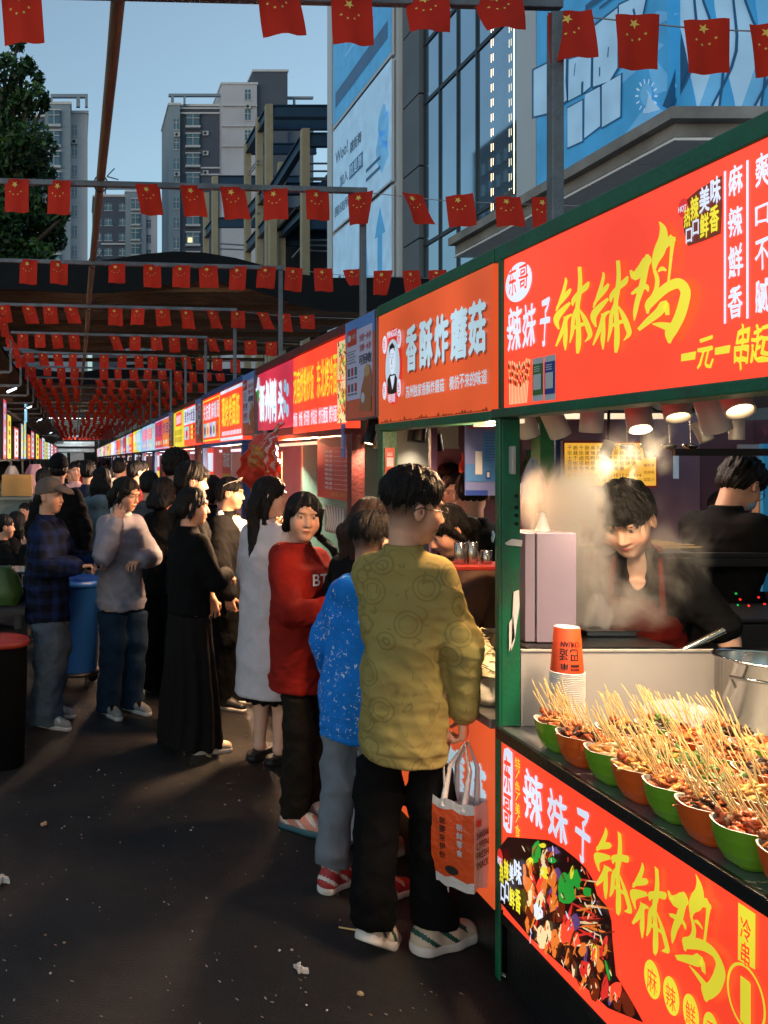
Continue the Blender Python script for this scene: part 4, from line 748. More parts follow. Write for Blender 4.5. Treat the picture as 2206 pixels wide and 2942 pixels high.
E2.text(m, 'MINGGE', 858, 918, 205, 245, 3, bold=.01, l=.004, xr=888); E2.text(m, '明哥', 866, 906, 590, 640, 3, xr=866, bold=.01, l=.004)
for x0, x1, yt, yb, ch in ((832, 857, 238, 345, '香'), (918, 944, 200, 312, '酥'), (832, 855, 512, 620, '特'), (918, 942, 494, 602, '色')): E2.ell(m, x0, x1, yt, yb, 3, .005); E2.text(m, ch, x0 + 5, x1 - 5, yt + 22, yb - 22, 1, xr=(x0 + x1) / 2, bold=.0, l=.007)
for i in range(46):                                                # grime licking up from the lower edge
    x = .02 + i / 46 * 1.14; h = .004 + .016 * abs(math.sin(i * 1.3) * math.sin(i * .37)) * (.4 + random.random()); m.poly([f2.P(x - .014, .001, .001 + i * .00002), f2.P(x + .016, .001, .001 + i * .00002), f2.P(x + .01, h * .5, .001 + i * .00002), f2.P(x + .002, h, .001 + i * .00002), f2.P(x - .008, h * .6, .001 + i * .00002)], 16)
m.build('lettering', PR, sb)
p2 = counter(s2, 3.135, 4.33, ORG_, .88); fp = rface(4.328, .22, D + .002); m = MB()
P2 = Q(fp, lambda x, y: (x, y)); P2.text(m, '菇', 1345, 1396, 2165, 2345, 5, xr=1345, bold=.035); P2.text(m, '蘑', 1272, 1335, 2120, 2280, 5, xr=1272, bold=.03); P2.text(m, '炸', 1218, 1265, 2080, 2220, 5, xr=1218, bold=.03); m.build('lettering', PR, p2)
pgl = M('frosted_panel', '5a6064', .3, 0, .1, 3); tealw = M('teal_wall', '2f5a62', .7, 0, .2, 2, dirt=.2); bluebd = M('blue_board', '3f78bd', .45, 0, .1, 2); bluebd2 = M('lilac_board', '6a78b4', .45, 0, .1, 2)
m = MB(); m.box(1.535, 1.69, 4.33, 4.338, .89, 1.93); m.build('glass_screen', pgl, s2); m = MB(); m.box(1.70, 1.73, 4.32, 4.35, .88, 2.24); m.build('inner_post', M('mauve_post', '6a4a6a', .5), s2)
m = MB(); m.box(1.9, 1.96, 5.1, 5.16, 0, 2.2); m.build('inner_post', green2, s2)
m = MB(); m.box(1.6, 3.4, 6.35, 6.4, 0, 2.24); m.build('back_wall', tealw, s2)
m = MB(); m.box(1.95, 2.5, 5.9, 5.98, 1.86, 2.02); m.box(1.95, 2.5, 5.88, 5.898, 1.85, 1.86); m.build('wall_cupboard', M('pale_green_cupboard', '8fa08c', .5), s2)
m = MB(); m.box(1.945, 2.03, 5.085, 5.095, 1.58, 1.82); tag(m.build('paper_notice', wp, at=(1.99, 5.09, 1.58)), 'blank paper notice hanging on the green post behind the orange stall', 'notice')
fb_ = Face((1.683, 3.9, 1.625), (1, 0, 0), (0, 0, 1)); t = thing('hanging_board', 'blue and lilac information board hanging beside the green corner post', 'board', fb_.o)
m = MB(); m.box(1.683, 1.823, 3.902, 3.91, 1.625, 1.94); m.build('panel', bluebd2, t); m = MB(); fb_.rect(m, 0, .06, .14, .135, 0); fb_.rect(m, .075, .1355, .14, .275, 0); fb_.rect(m, 0, 0, .095, .022, 1)
for i in range(9): fb_.rect(m, .083, .15 + i * .012, .083 + (.05 if i % 3 else .038), .153 + i * .012, 2, .002)
fb_.rect(m, .04, .09, .07, .19, 3, .004); fb_.rect(m, .085, .07, .105, .105, 1, .004); fb_.rect(m, .089, .078, .1, .1, 3, .006)
for i in range(12): fb_.rect(m, .012 + i * .009, .288, .018 + i * .009, .298, 4, .002)
m.build('print', [bluebd, psb, M('ink_blue', '1d3f80', .5), pst, psr], t)
G2 = 'black spotlights of the second stall'
for (x, y, z, a, lb, l_) in ((1.62, 4.52, 1.86, (0, 0, -1), 'black spotlight, upright, left under the orange board', 1), (1.62, 4.27, 1.865, (-.15, -.05, -1), 'black spotlight, slightly leaning, in front of the frosted screen', 1), (1.80, 4.5, 1.82, (.15, 0, -1), 'black spotlight on the inner rail near the pale cupboard', 0)):
    spot('spotlight', lb, (x, y, z), a, .085, .032, blm, bool(l_), 10 if l_ else 0, G2, 110, (1, .70, .42), 2.24)
spot('spotlight', 'black tilted spotlight below the blue poster beside the red post', (1.53, 4.72, 1.855), (-.35, -.3, -1), .14, .034, blm, True, 35, G2, 110, (1, .72, .45), 2.24)
f_ = Face((1.452, 4.258, 1.3), (0, -1, 0), (0, 0, 1))
fq = Face((D + .0, 4.2605, 1.55), (1, 0, 0), (0, 0, 1)); sticker('narrow red payment strip on the green post left of the frosted screen', Face((D + .008, 4.259, 1.715), (1, 0, 0), (0, 0, 1)), 0, 0, .045, .12, [psr, psr, pst]); sticker('narrow blue payment strip under the red one on the green post', Face((D + .008, 4.259, 1.585), (1, 0, 0), (0, 0, 1)), 0, 0, .045, .125, [pst, psb, pst])
sticker('white and blue payment stand behind the boy with glasses', Face((1.51, 4.30, 1.44), (1, 0, 0), (0, 0, 1)), 0, 0, .09, .12, [pst, psb, pst])
# hanging poster boards between the stalls
pinkbg = M('poster_pink', 'c08aa0', .45, 0, .1, 2); pblue = M('poster_blue', '5a8cd8', .45, 0, .15, 2); plil = M('poster_lilac', 'c6c4e4', .45, 0, .08, 3); pink2 = M('poster_orange', 'd8664a', .45)
def poster(label, y0, y1, z0, z1):
    f = rface(y1, z0, D - .004); w, h = y1 - y0, z1 - z0; t = thing('poster_board', label, 'poster', f.o, 'recycling posters between the stalls'); m = MB(); m.box(D - .003, D + .06, y0, y1, z0, z1); m.build('backing', M('poster_frame', '6f7f8c', .4, .4), t); m = MB()
    f.rect(m, .005, .005, w - .005, h - .005, 0); f.rect(m, .005, h * .8, w - .005, h - .005, 1, .001); f.rect(m, .005, .005, w - .005, h * .22, 2, .001)
    f.rect(m, w * .07, h * .2, w * .93, h * .88, 3, .002); f.rect(m, w * .1, h * .74, w * .42, h * .9, 4, .003); f.ell(m, w * .18, h * .82, w * .05, h * .035, 5, .004); f.text(m, '点点回收', w * .25, h * .80, w * .4, h * .85, 5, 0, .004)
    f.text(m, '分类一小步', w * .52, h * .75, w * .9, h * .82, 4, .01, .004); f.text(m, '文明一大步', w * .52, h * .65, w * .9, h * .72, 4, .01, .004); f.text(m, '可回收', w * .5, h * .52, w * .92, h * .62, 6, .02, .004)
    for r_ in range(2):
        for c_ in range(3): f.rect(m, w * (.12 + .12 * c_), h * (.28 + .16 * r_), w * (.19 + .12 * c_), h * (.36 + .16 * r_), 7 if (r_ + c_) % 2 else 4, .004); f.rect(m, w * (.11 + .12 * c_), h * (.25 + .16 * r_), w * (.2 + .12 * c_), h * (.262 + .16 * r_), 6, .004)
    for k in range(5): f.rect(m, w * .1, h * (.68 - .028 * k), w * (.4 - .05 * (k % 2)), h * (.686 - .028 * k), 6, .004)
    m.poly([f.P(w * a, h * b, .005) for a, b in ((.52, .08), (.9, .06), (.93, .4), (.86, .5), (.7, .42), (.6, .3))], 8); f.ell(m, w * .66, h * .2, w * .06, h * .05, 5, .007); f.ell(m, w * .78, h * .45, w * .09, h * .06, 9, .006)
    m.build('print', [pink2, pblue, pink2, plil, psr, pst, M('ink_slate', '44465c', .5), M('ink_teal', '3f6a80', .5), M('print_tan', 'a86a4a', .5), M('print_sand', 'b99a6a', .5)], t)
poster('blue and lilac recycling poster left of the orange name board', 4.352, 4.835, 1.985, 2.505)
poster('narrow grey blue recycling poster left of the magenta duck head board', 7.268, 7.80, 1.985, 2.50)
poster('third grey recycling poster, left of the oden board', 10.35, 10.84, 1.98, 2.49)
poster('fourth bluish poster board where the row of boards turns tiny', 13.36, 13.9, 1.98, 2.49)
def interior_light(t, p, size, watt, col=(1, .72, .45), aim=(-.5, 0, -.85)):
    ld = bpy.data.lights.new('stall_lamp', 'AREA'); ld.shape = 'RECTANGLE'; ld.size = size[0]; ld.size_y = size[1]; ld.energy = watt; ld.color = col; o = bpy.data.objects.new('outward_light', ld); C.objects.link(o); o.parent = t; o.location = Vector(p) - ORG[t.name]; o.rotation_euler = Vector(aim).to_track_quat('-Z', 'X').to_euler()
# ================================================================ stall three and beyond
def signpart(t, y0, y1, mat, z0=1.955, z1=2.45):
    m = MB(); m.box(D + .004, D + .08, y0, y1, z0, z1); o = m.build('sign_board', mat, t); f = rface(y1, z0, D + .004); f.w, f.h = y1 - y0, z1 - z0; return o, f
s3 = stall('food_stall', 'third stall with dark red frame, noodle board and magenta duck head board', 4.84, 7.262, maroon, [4.745, 7.19])
zG = zc(680, 930, .25316)
o, f = signpart(s3, 4.85, 6.02, RED, 1.94, 2.45); q = Q(f, zG); m = MB()
for i, ch in enumerate('河南炒粉炒饭'): q.text(m, ch, 640 + i * 38.5, 675 + i * 38.5, 535 - i * 14, 920 - i * 10, 2, bold=.01)
for i, ch in enumerate('东北烤冷面'): q.text(m, ch, 903 + i * 47, 946 + i * 47, 425 - i * 17, 850 - i * 9, 2, bold=.01)
for (x0, x1, s_) in ((640, 682, '炒面'), (702, 742, '炒饭'), (757, 822, '炒河粉'), (836, 908, '炒凉皮'), (924, 1030, '炒方便面'), (1042, 1132, '烤冷面')): q.text(m, s_, x0, x1, 1010 - (x0 - 640) * .2, 1178 - (x0 - 640) * .13, 3, bold=.02)
for c0, c1, ya, yb in ((1140, 1242, 215, 640), (1140, 1242, 670, 1130)):
    q.poly(m, [(c0, ya), (c0, yb), (c1, yb - 10), (c1, ya - 40)], 11, .001)
    for i in range(40): x, y = random.uniform(c0 + 12, c1 - 10), random.uniform(ya + 15, yb - 20); q.stroke(m, [(x - 9, y - 30, 4), (x + 5, y, 7), (x - 4, y + 32, 4)], random.choice((10, 10, 0, 2, 8, 9, 11)), .0015 + i * .00005)
m.build('lettering', PR, o)
o, f = signpart(s3, 6.03, 7.185, PINK, 2.01, 2.45); q = Q(f, zG); m = MB()
for i, (ch, x0, x1, yt, yb) in enumerate((('衢', 255, 316, 700, 1130), ('州', 322, 384, 655, 1140), ('鸭', 390, 448, 625, 1130), ('头', 470, 530, 640, 1110))): q.text(m, ch, x0, x1, yt, yb, 14, xr=x0, bold=.05, rough=.04, l=.0); q.text(m, ch, x0, x1, yt, yb, 13, xr=x0, bold=.02, rough=.04, l=.003)
q.stroke(m, [(245, 610, 6), (240, 760, 20), (222, 740, 8)], 3, .002); q.stroke(m, [(240, 760, 14), (246, 830, 10), (238, 890, 4)], 9, .003)
for x, y, ch in ((546, 705, '鸭'), (573, 750, '头'), (543, 940, '兔'), (573, 985, '头')): q.ell(m, x - 15, x + 13, y - 76, y + 76, 14, .001); q.text(m, ch, x - 8, x + 7, y - 40, y + 40, 6, xr=x, bold=0, l=.003)
m.build('lettering', PR, o); counter(s3, 4.84, 7.18, M('counter_front_red', '8a2a22', .5, dirt=.2))
# red menu under the noodle board
fm_ = rface(5.60, 1.55, 1.50); t = thing('menu_board', 'dim red price list hanging under the noodle board', 'menu board', fm_.o); w, h = .78, .355; m = MB(); m.box(1.5, 1.512, 5.60 - w, 5.60, 1.55, 1.55 + h); m.build('panel', M('menu_red', 'a33a3a', .35, 0, .15, 3), t); m = MB()
for k in range(9): z = h * (.92 - .075 * k) - .06; fm_.text(m, random.choice(('鸭头', '鸭脖', '鸭舌', '鸭翅', '鸭掌')), .18, z, .34, z + .018, 0, .01); fm_.rect(m, .36, z + .006, .56, z + .008, 0); fm_.text(m, random.choice(('12元/个', '8元/份', '3元/个')), .57, z, .70, z + .016, 0, 0)
fm_.text(m, '10元/9小个', .3, .015, .74, .045, 1, .01); m.poly([fm_.P(a, b) for a, b in ((.05, .34), (.3, .30), (.74, .31), (.76, .35), (.05, .352))], 2); m.build('print', [pst, M('print_gold', 'c29a5a', .5), M('print_maroon', '5f2222', .5)], t)
m = MB(); fm2 = rface(5.55, 1.3, 1.50); fm2.rect(m, .12, .05, .55, .21, 0); fm2.poly if False else None
for k in range(7): fm2.stroke(m, smooth_pts([(.16 + .05 * k, .07, .012), (.2 + .05 * k, .13, .02), (.15 + .06 * k, .2, .008)]), 1, .002 + k * .0004)
tag(m.build('food_photo', [M('photo_grey', '77706e', .5), M('photo_pale', 'c9c2bd', .5)], at=fm2.o), 'pale photo print under the red price list', 'picture')
sticker('green edged payment stand beside the girl with long hair', rface(6.02, 1.33, 1.47), 0, 0, .14, .2, [psg, pst, psg])
m = MB(); m.box(1.44, 1.449, 4.845, 4.9, 1.79, 1.97); tag(m.build('number_plate', [bluebd2], at=(1.445, 4.87, 1.79)), 'small lilac stall number plate below the blue poster', 'number plate')
f__ = rface(4.898, 1.79, 1.44); m = MB(); f__.text(m, 'B12', .004, .05, .05, .11, 0, .01); m.build('digits', pst, bpy.data.objects['number_plate'])
# tangled red promo banner and red menu sheet
redcl = M('red_promo_cloth', 'b5301c', .55, 0, .3, 14, .5, 12); goldcl = M('promo_print_gold', '9a6a2a', .5, 0, .4, 20)
nx, ny = 46, 26; vv = []
for j in range(ny + 1):
    for i in range(nx + 1):
        u, v = i / nx, j / ny; y = 7.0 - .98 * u; z = 2.0 - .36 * v * (1 - .25 * u) + .03 * math.sin(u * 9) - (.12 * (1 - u) ** 3); x = D - .05 - .13 * math.sin(v * 3.1) * (1 - .45 * u) + .016 * math.sin(u * 17 + v * 7) + .010 * math.sin(u * 31 - v * 13) + .005 * math.sin(v * 41 + u * 8); vv.append((x, y + .03 * math.sin(v * 11 + u * 5), z + .010 * math.sin(u * 26 + v * 4)))
m = MB(); m.add(vv, [(j * (nx + 1) + i, j * (nx + 1) + i + 1, (j + 1) * (nx + 1) + i + 1, (j + 1) * (nx + 1) + i) for j in range(ny) for i in range(nx)], 0, True)
for k in range(len(m.m)): 
    i, j = k % nx, k // nx; u, v = i / nx, j / ny; m.m[k] = 1 if (.25 < u < .7 and .25 < v < .7 and math.sin(u * 60) * math.sin(v * 22) > -.3) else (2 if (u > .6 and math.sin(u * 50 + v * 30) > .55) else (3 if v < .2 and u > .4 and math.sin(u * 80) > .4 else 0))
tag(m.build('promo_banner', [redcl, goldcl, M('promo_print_white', 'b9a8b4', .5), M('promo_print_yellow', 'c8a02e', .5)], at=(1.4, 6.5, 1.8)), 'crumpled glossy red banner drooping over the duck head stall', 'banner')
fm_ = rface(6.92, 1.42, 1.43); m = MB(); m.box(1.431, 1.437, 6.27, 6.92, 1.42, 1.83); t = tag(m.build('menu_sheet', M('menu_sheet_red', 'b8331c', .5, 0, .12, 4), at=fm_.o), 'red menu sheet with a white crane hanging below the crumpled banner', 'menu sheet'); m = MB()
fm_.text(m, '目', .50, .31, .57, .38, 0, .02); fm_.text(m, '录', .50, .2, .58, .27, 0, .02); fm_.text(m, '菜单', .06, .03, .4, .09, 1, .01)
for pts in ([(.08, .33, .004), (.18, .30, .014), (.28, .27, .01)], [(.2, .29, .008), (.3, .36, .014), (.4, .33, .003)], [(.22, .28, .012), (.2, .2, .008), (.22, .16, .002)], [(.24, .29, .006), (.34, .24, .008), (.4, .25, .002)]): fm_.stroke(m, smooth_pts(pts), 0, .001)
m.build('print', [pst, M('print_gold', 'c29a5a', .5)], t)
# further stalls of the right hand row
words = ['烧烤', '炸串', '铁板鱿鱼', '臭豆腐', '煎饼', '奶茶', '烤肠', '凉皮']
def far_sign(t, y0, y1, bg, style, k):
    o, f = signpart(t, y0, y1, bg, 1.96, 2.45); w, h = f.w, f.h; m = MB()
    if style == 'gluten':
        f.rect(m, 0, 0, w, .03, 3); f.rect(m, 0, h - .03, w, h, 3)
        for i, ch in enumerate('现烤烤面筋'): f.text(m, ch, w * (.07 + .165 * i), .13, w * (.22 + .165 * i), h - .07, 2, .02)
        for i in range(14): f.rect(m, w * (.08 + .063 * i), .05, w * (.12 + .063 * i), .09, 3)
    elif style == 'oden':
        f.rect(m, w * .02, .02, w * .98, h - .02, 2); f.rect(m, w * .04, .035, w * .96, h - .035, 0, .001)
        for i, ch in enumerate('关东煮麻辣烫'): f.text(m, ch, w * (.07 + .145 * i + (.03 if i > 2 else 0)), h * .5, w * (.2 + .145 * i + (.03 if i > 2 else 0)), h * .88, 3, .025, .002)
        for i in range(5): f.rect(m, w * (.08 + .175 * i), h * .12, w * (.24 + .175 * i), h * .44, (14, 11, 15, 3, 10)[i], .002); f.ell(m, w * (.16 + .175 * i), h * .27, w * .05, h * .1, (8, 10, 12, 9, 1)[i], .003)
    elif style == 'yellow':
        f.rect(m, w * .25, h * .58, w * .8, h * .98, 0, .001)
        for i in range(4): f.text(m, '丝娃娃粉'[i], w * (.3 + .12 * i), h * .64, w * (.4 + .12 * i), h * .9, 3, .03, .002)
        for r_ in range(2):
            for i in range(7): f.rect(m, w * (.16 + .1 * i), h * (.12 + .2 * r_), w * (.2 + .1 * i), h * (.28 + .2 * r_), 16, .001)
    elif style == 'redpic':
        f.rect(m, 0, h * .55, w, h * .97, 3, .001)
        for i in range(5): f.text(m, '轰炸大鱿鱼'[i], w * (.06 + .18 * i), h * .6, w * (.22 + .18 * i), h * .92, 12, .02, .002)
        f.rect(m, w * .06, h * .16, w * .42, h * .5, 14, .001); f.ell(m, w * .25, h * .3, w * .1, h * .12, 1, .002)
        for i in range(9): f.ell(m, w * (.55 + .16 * (i % 3)), h * (.2 + .13 * (i // 3)), w * .07, h * .055, (10, 2, 8)[i % 3], .002)
    else:
        ws = random.choice(words); n = len(ws)
        for i, ch in enumerate(ws): f.text(m, ch, w * (.08 + .86 / n * i), h * .42, w * (.04 + .86 / n * (i + 1)), h * .88, (3, 2, 12, 0)[k % 4], .02, .001, res=1)
        for i in range(8): f.rect(m, w * (.1 + .1 * i), h * .14, w * (.16 + .1 * i), h * .28, (10, 2, 14, 3)[(k + i) % 4], .001)
        f.rect(m, 0, 0, w, .02, (14, 2, 15)[k % 3], .001); f.rect(m, 0, h - .02, w, h, (14, 2, 15)[k % 3], .001)
    m.build('lettering', PR, o)
CF = [M('counter_front_red', '8a2a22', .5, dirt=.2), M('counter_front_grey', '6a6a6e', .5), M('counter_front_orange', 'a5522a', .5)]
glowp = ME('stall_glow', 'f4b4b8', .5); glowb = ME('stall_glow_blue', 'bcd0f0', .7)
inter = [glowp, glowb]
specs = [(7.82, 10.32, navy_p, [(9.05, 10.28, RED, 'oden'), (7.84, 9.03, RED, 'gluten')], 'fourth stall, white lettered oden board and yellow gluten board'),
         (10.86, 13.34, maroon, [(12.05, 13.3, YEL, 'yellow'), (10.88, 12.03, RED, 'redpic')], 'fifth stall with a yellow board and a red picture board'),
         (13.92, 16.5, navy_p, [(15.0, 16.4, PINK, 'x'), (13.95, 14.98, ORA, 'x')], 'sixth stall with dull pink board and food picture board')]
cols_ = [VIO, YEL, CYA, PALE, KK := PINK, LGT, RED, VIO, CYA, ORA, YEL, LGT, PALE, RED]
y = 16.9; k = 0
for k in range(14):
    specs.append((y, y + 2.7, (navy_p, maroon)[k % 2], [(y + 1.35, y + 2.65, cols_[k % 14], 'x'), (y + .05, y + 1.33, cols_[(k * 5 + 3) % 14], 'x')], None)); y += 3.05
nth = ['seventh', 'eighth', 'ninth', 'tenth', 'eleventh', 'twelfth', 'thirteenth', 'fourteenth', 'fifteenth', 'sixteenth', 'seventeenth', 'eighteenth', 'nineteenth', 'twentieth']
for k, (y0, y1, fm0, sg_, lb) in enumerate(specs):
    t = stall('food_stall', lb or f'small glowing stall far down the right hand row, {nth[k - 3]} from the viewer', y0, y1, fm0, [y0, y1 - .07])
    for (a, b, c_, sty) in sg_: far_sign(t, a, b, c_, sty, k)
    counter(t, y0 + .075, y1 - .075, CF[k % 3])
    m = MB(); m.box(2.3, 2.33, y0 + .08, y1 - .08, .9, 2.2); m.build('back_panel', inner if False else M('lit_back_panel', 'a08088', .6, 0, .2, 2), t)
    m = MB(); m.box(1.62, 1.66, y0 + .15, y1 - .15, 1.86, 1.885); m.build('tube_lamp', LGT, t)
    if k < 4: interior_light(t, (1.60, (y0 + y1) / 2, 1.86), (.12, .9), 230, (1, .64, .42), (-.8, 0, -.6))
    if k < 9:
        f = rface(y0 + 1.2, 1.5, 1.47); m = MB(); f.rect(m, 0, 0, .5, .4, 0); f.text(m, random.choice(words), .05, .2, .45, .36, 1, .02, .002, res=1); f.rect(m, .05, .05, .45, .14, 2, .002); m.build('menu_print', [psr, pst, M('print_gold2', 'c2a23a', .5)], t)
        f = rface(y0 + 2.2, 1.3, 1.47); m = MB(); f.rect(m, 0, 0, .45, .6, 0); f.rect(m, .04, .35, .41, .55, 1, .002); f.rect(m, .04, .05, .41, .28, 2, .002); m.build('menu_print', [(REDD, CYA, PINK)[k % 3], WHT, YEL], t)
m = MB(); m.box(1.58, 1.61, 4.95, 7.0, 1.88, 1.9); m.build('tube_lamp', lensdim, s3)  # bar added as a body for the warm light thrown outward
interior_light(s3, (1.575, 6.0, 1.86), (.12, .8), 240, (1, .60, .32), (-.8, -.15, -.6))
m = MB(); m.box(1.585, 1.615, 3.25, 3.6, 1.91, 1.925); m.build('tube_lamp', lensdim, s2); interior_light(s2, (1.60, 3.42, 1.9), (.03, .25), 26, (1, .58, .30), (-.75, .1, -.7))  # bar and light added to warm the faces in the queue
# ================================================================ left hand row: glowing boards, tubes, dark stalls
darkst = M('dark_stall_body', '23262a', .8, 0, .2, 2); palew = M('pale_green_sheet', '6f7a74', .7, 0, .15, 2, dirt=.3)
neon = [(13.9, 14.5, 'K', 1.28), (14.75, 15.55, 'Y', 1.0), (16.4, 17.6, 'K', .80), (18.5, 19.3, 'V', 1.0), (19.6, 20.4, 'A', 1.15), (21.0, 22.4, 'F', .8), (22.8, 24.4, 'K', 1.0), (25.6, 27.6, 'Y', 1.0), (28.0, 30.0, 'K', .9), (30.4, 33, 'W', 1.0), (33.5, 36, 'Y', .9), (36.5, 40, 'A', .95), (41, 46, 'F', 1.0), (47, 55, 'K', 1.0)]
nn = ['pink board at the very left edge', 'yellow board with dark bars', 'pink and white board right of the yellow one', 'slim lilac board', 'tall multicoloured pole board', 'orange board', 'pink board beside the orange one', 'second yellow board', 'rose board', 'white board', 'third yellow board', 'cyan board', 'far orange board', 'farthest pink board']
for i, (y0, y1, c_, hh) in enumerate(neon):
    t = thing('neon_board', f'glowing {nn[i]} in the left hand row', 'sign', (-1.1, (y0 + y1) / 2, 1.8), 'glowing boards of the left hand row')
    f = Face((-1.1, y0, 1.795), (0, 1, 0), (0, 0, 1)); w, h = y1 - y0, .72 * hh; m = MB(); m.box(-1.16, -1.101, y0, y1, 1.79, 1.8 + h); m.build('backing', darkst, t); m = MB()
    f.rect(m, 0, 0, w, h, PI[c_]); f.rect(m, w * .12, h * .06, w * .88, h * .94, PI[('V', 'Y', 'L', 'Y', 'Y', 'R', 'W', 'Y', 'K', 'A', 'Y', 'L', 'W', 'K')[i]], .002)
    for j in range(4): f.rect(m, w * .3, h * (.12 + .21 * j), w * .7, h * (.24 + .21 * j), PI[('r', 'S', 'F', 'A', 'A', 'Y', 'r', 'S', 'r', 'K', 'S', 'U', 'r', 'W')[i]], .004)
    m.build('print', PR, t)
m = MB(); m.tube([(-1.08, 19.9, 2.6), (-1.08, 19.9, 3.0)], .03, 8); m.build('lit_pole', CYA, bpy.data.objects['neon_board.004'])
for k in range(7):
    y0 = 13 + k * 7; t = thing('food_stall', f'dark stall body of the left hand row, {ords[k]} from the viewer', 'food stall', (-1.6, y0 + 3, 0), 'dark stalls of the left hand row')
    m = MB(); m.box(-3.2, -1.14, y0, y0 + 6.9, 1.75, 1.788); m.box(-3.2, -1.17, y0, y0 + 6.9, 2.6, 2.66); m.build('roof', darkst, t); m = MB(); m.box(-2.9, -2.85, y0, y0 + 6.9, 0, 3.1); m.build('back_wall', darkst, t); m = MB(); m.box(-1.9, -1.2, y0 + .1, y0 + 6.8, 0, 1.25); m.build('counter', palew, t)
    for yy in (y0 + .05, y0 + 3.4): m = MB(); m.box(-1.18, -1.14, yy, yy + .05, 0, 1.749); m.build('post', steel, t)
tube = ME('cool_tube', 'dff2ff', 5.0)
for k, y0 in enumerate((14.1, 19.0, 25.0, 36.9, 8.6)):
    if k == 4: break
    t = thing('tube_lamp', f'cool white tube lamp above the left row, {ords[k]} from the viewer', 'tube lamp', (-1, y0, 2.85), 'tube lamps above the left row'); m = MB(); m.tube([(-1.05, y0, 2.83), (-.92, y0 + .1, 2.90)], .018, 8); m.build('tube', tube, t); m = MB(); m.beam((-1.06, y0, 2.86), (-.91, y0 + .1, 2.93), .05, .02); m.build('fitting', steel, t)
    m = MB(); m.tube([(-1.02, y0 + .05, 2.9), (-1.02, y0 + .05, 3.35)], .006, 5); m.build('wire', blm, t)
# ================================================================ THINGS ON THE COUNTERS
ZT = .8665
bowl_g = M('bowl_green_glaze', '6a9a22', .12, 0, .08, 6, spec=.7); bowl_o = M('bowl_orange_glaze', 'd0561c', .12, 0, .08, 6, spec=.7); bowl_w = M('bowl_white_inside', 'd8d2c4', .2)
saucec = [M('sauced_meat_brown', 'a0562c', .25, 0, .35, 40, .5, 90), M('sauced_orange', 'cc7a34', .25, 0, .35, 40, .5, 90), M('dark_fungus', '3a241a', .25, 0, .4, 40, .5, 90), M('tofu_tan', 'c08a4a', .3, 0, .3, 40, .4, 90), M('chili_red', 'a84a24', .25, 0, .3, 40), M('lotus_pale', 'c9a878', .35, 0, .2, 30), M('greens', '4a6a2a', .35, 0, .3, 30)]
bamboo = M('bamboo_stick', 'd8b474', .55, 0, .12, 30, stretch=(1, 1, 1)); 
def bowl_mesh(m, c, r, h):
    n = 40; q = []; prof = [(.42, 0), (.5, .01), (.66, .12), (.82, .34), (.94, .68), (1.0, 1.0)]
    def ring(rr, z, k=0):   # gently squared bowl
        o = []
        for j in range(n):
            a = 2 * math.pi * j / n; sq = (abs(math.cos(a)) ** 3.0 + abs(math.sin(a)) ** 3.0) ** (-1 / 3.0); o.append((c[0] + rr * r * sq * .93 * math.cos(a), c[1] + rr * r * sq * .93 * math.sin(a), c[2] + z * h + .06 * h * z * math.cos(4 * a) * (-.5)))
        return o
    outr = [ring(a, b) for a, b in prof]; inn = [ring(a - .06, b) for a, b in prof[::-1]]; inn[-1] = ring(.36, .06)
    allr = outr + inn; v = [p for rg in allr for p in rg]; k = len(allr)
    for i in range(k - 1): m.add(allr[i] + allr[i + 1], [(j, (j + 1) % n, n + (j + 1) % n, n + j) for j in range(n)], 0 if i < 5 else 1, True)
    m.add(outr[0], [tuple(range(n - 1, -1, -1))], 0); m.add(inn[-1], [tuple(range(n))], 1)
sk_protos = []
for k in range(10):
    r = random.Random(40 + k); m = MB(); L = r.uniform(.112, .142); m.tube([(0, 0, 0), (0, 0, L * .96), (0, 0, L)], [.0013, .0013, .0006], 6, 0)
    for j in range(r.randint(1, 3)):
        z = -.004 + j * .016; n = 7
        m.lathe([(.001, z - .010), (.008 * r.uniform(.7, 1.3), z - .005), (.0095 * r.uniform(.7, 1.3), z + .002), (.006, z + .009), (.001, z + .013)], (r.uniform(-.002, .002), r.uniform(-.002, .002), 0), n, 1, (r.uniform(-.3, .3), r.uniform(-.3, .3), 1))
    me = bpy.data.meshes.new('skewer'); me.from_pydata(m.v, [], m.f); me.materials.append(bamboo); me.materials.append(saucec[k % 6]); me.polygons.foreach_set('material_index', m.m); me.polygons.foreach_set('use_smooth', m.s); me.update(); sk_protos.append(me)
rows = [(1.523, [2.845, 2.70, 2.555, 2.42, 2.29, 2.165, 2.035, 1.90]), (1.672, [2.76, 2.62, 2.485, 2.35, 2.22]), (1.825, [2.80, 2.655, 2.52, 2.40]), (1.975, [2.74, 2.60])]
rname = ['front', 'second', 'third', 'back']; cw = {0: 'green', 1: 'orange'}; nsk = 0
fill = {0: (0, 3), 1: (4, 2), 2: (1, 5), 3: (3, 1), 4: (1, 0), 5: (2, 0), 6: (0, 4), 7: (0, 1)}
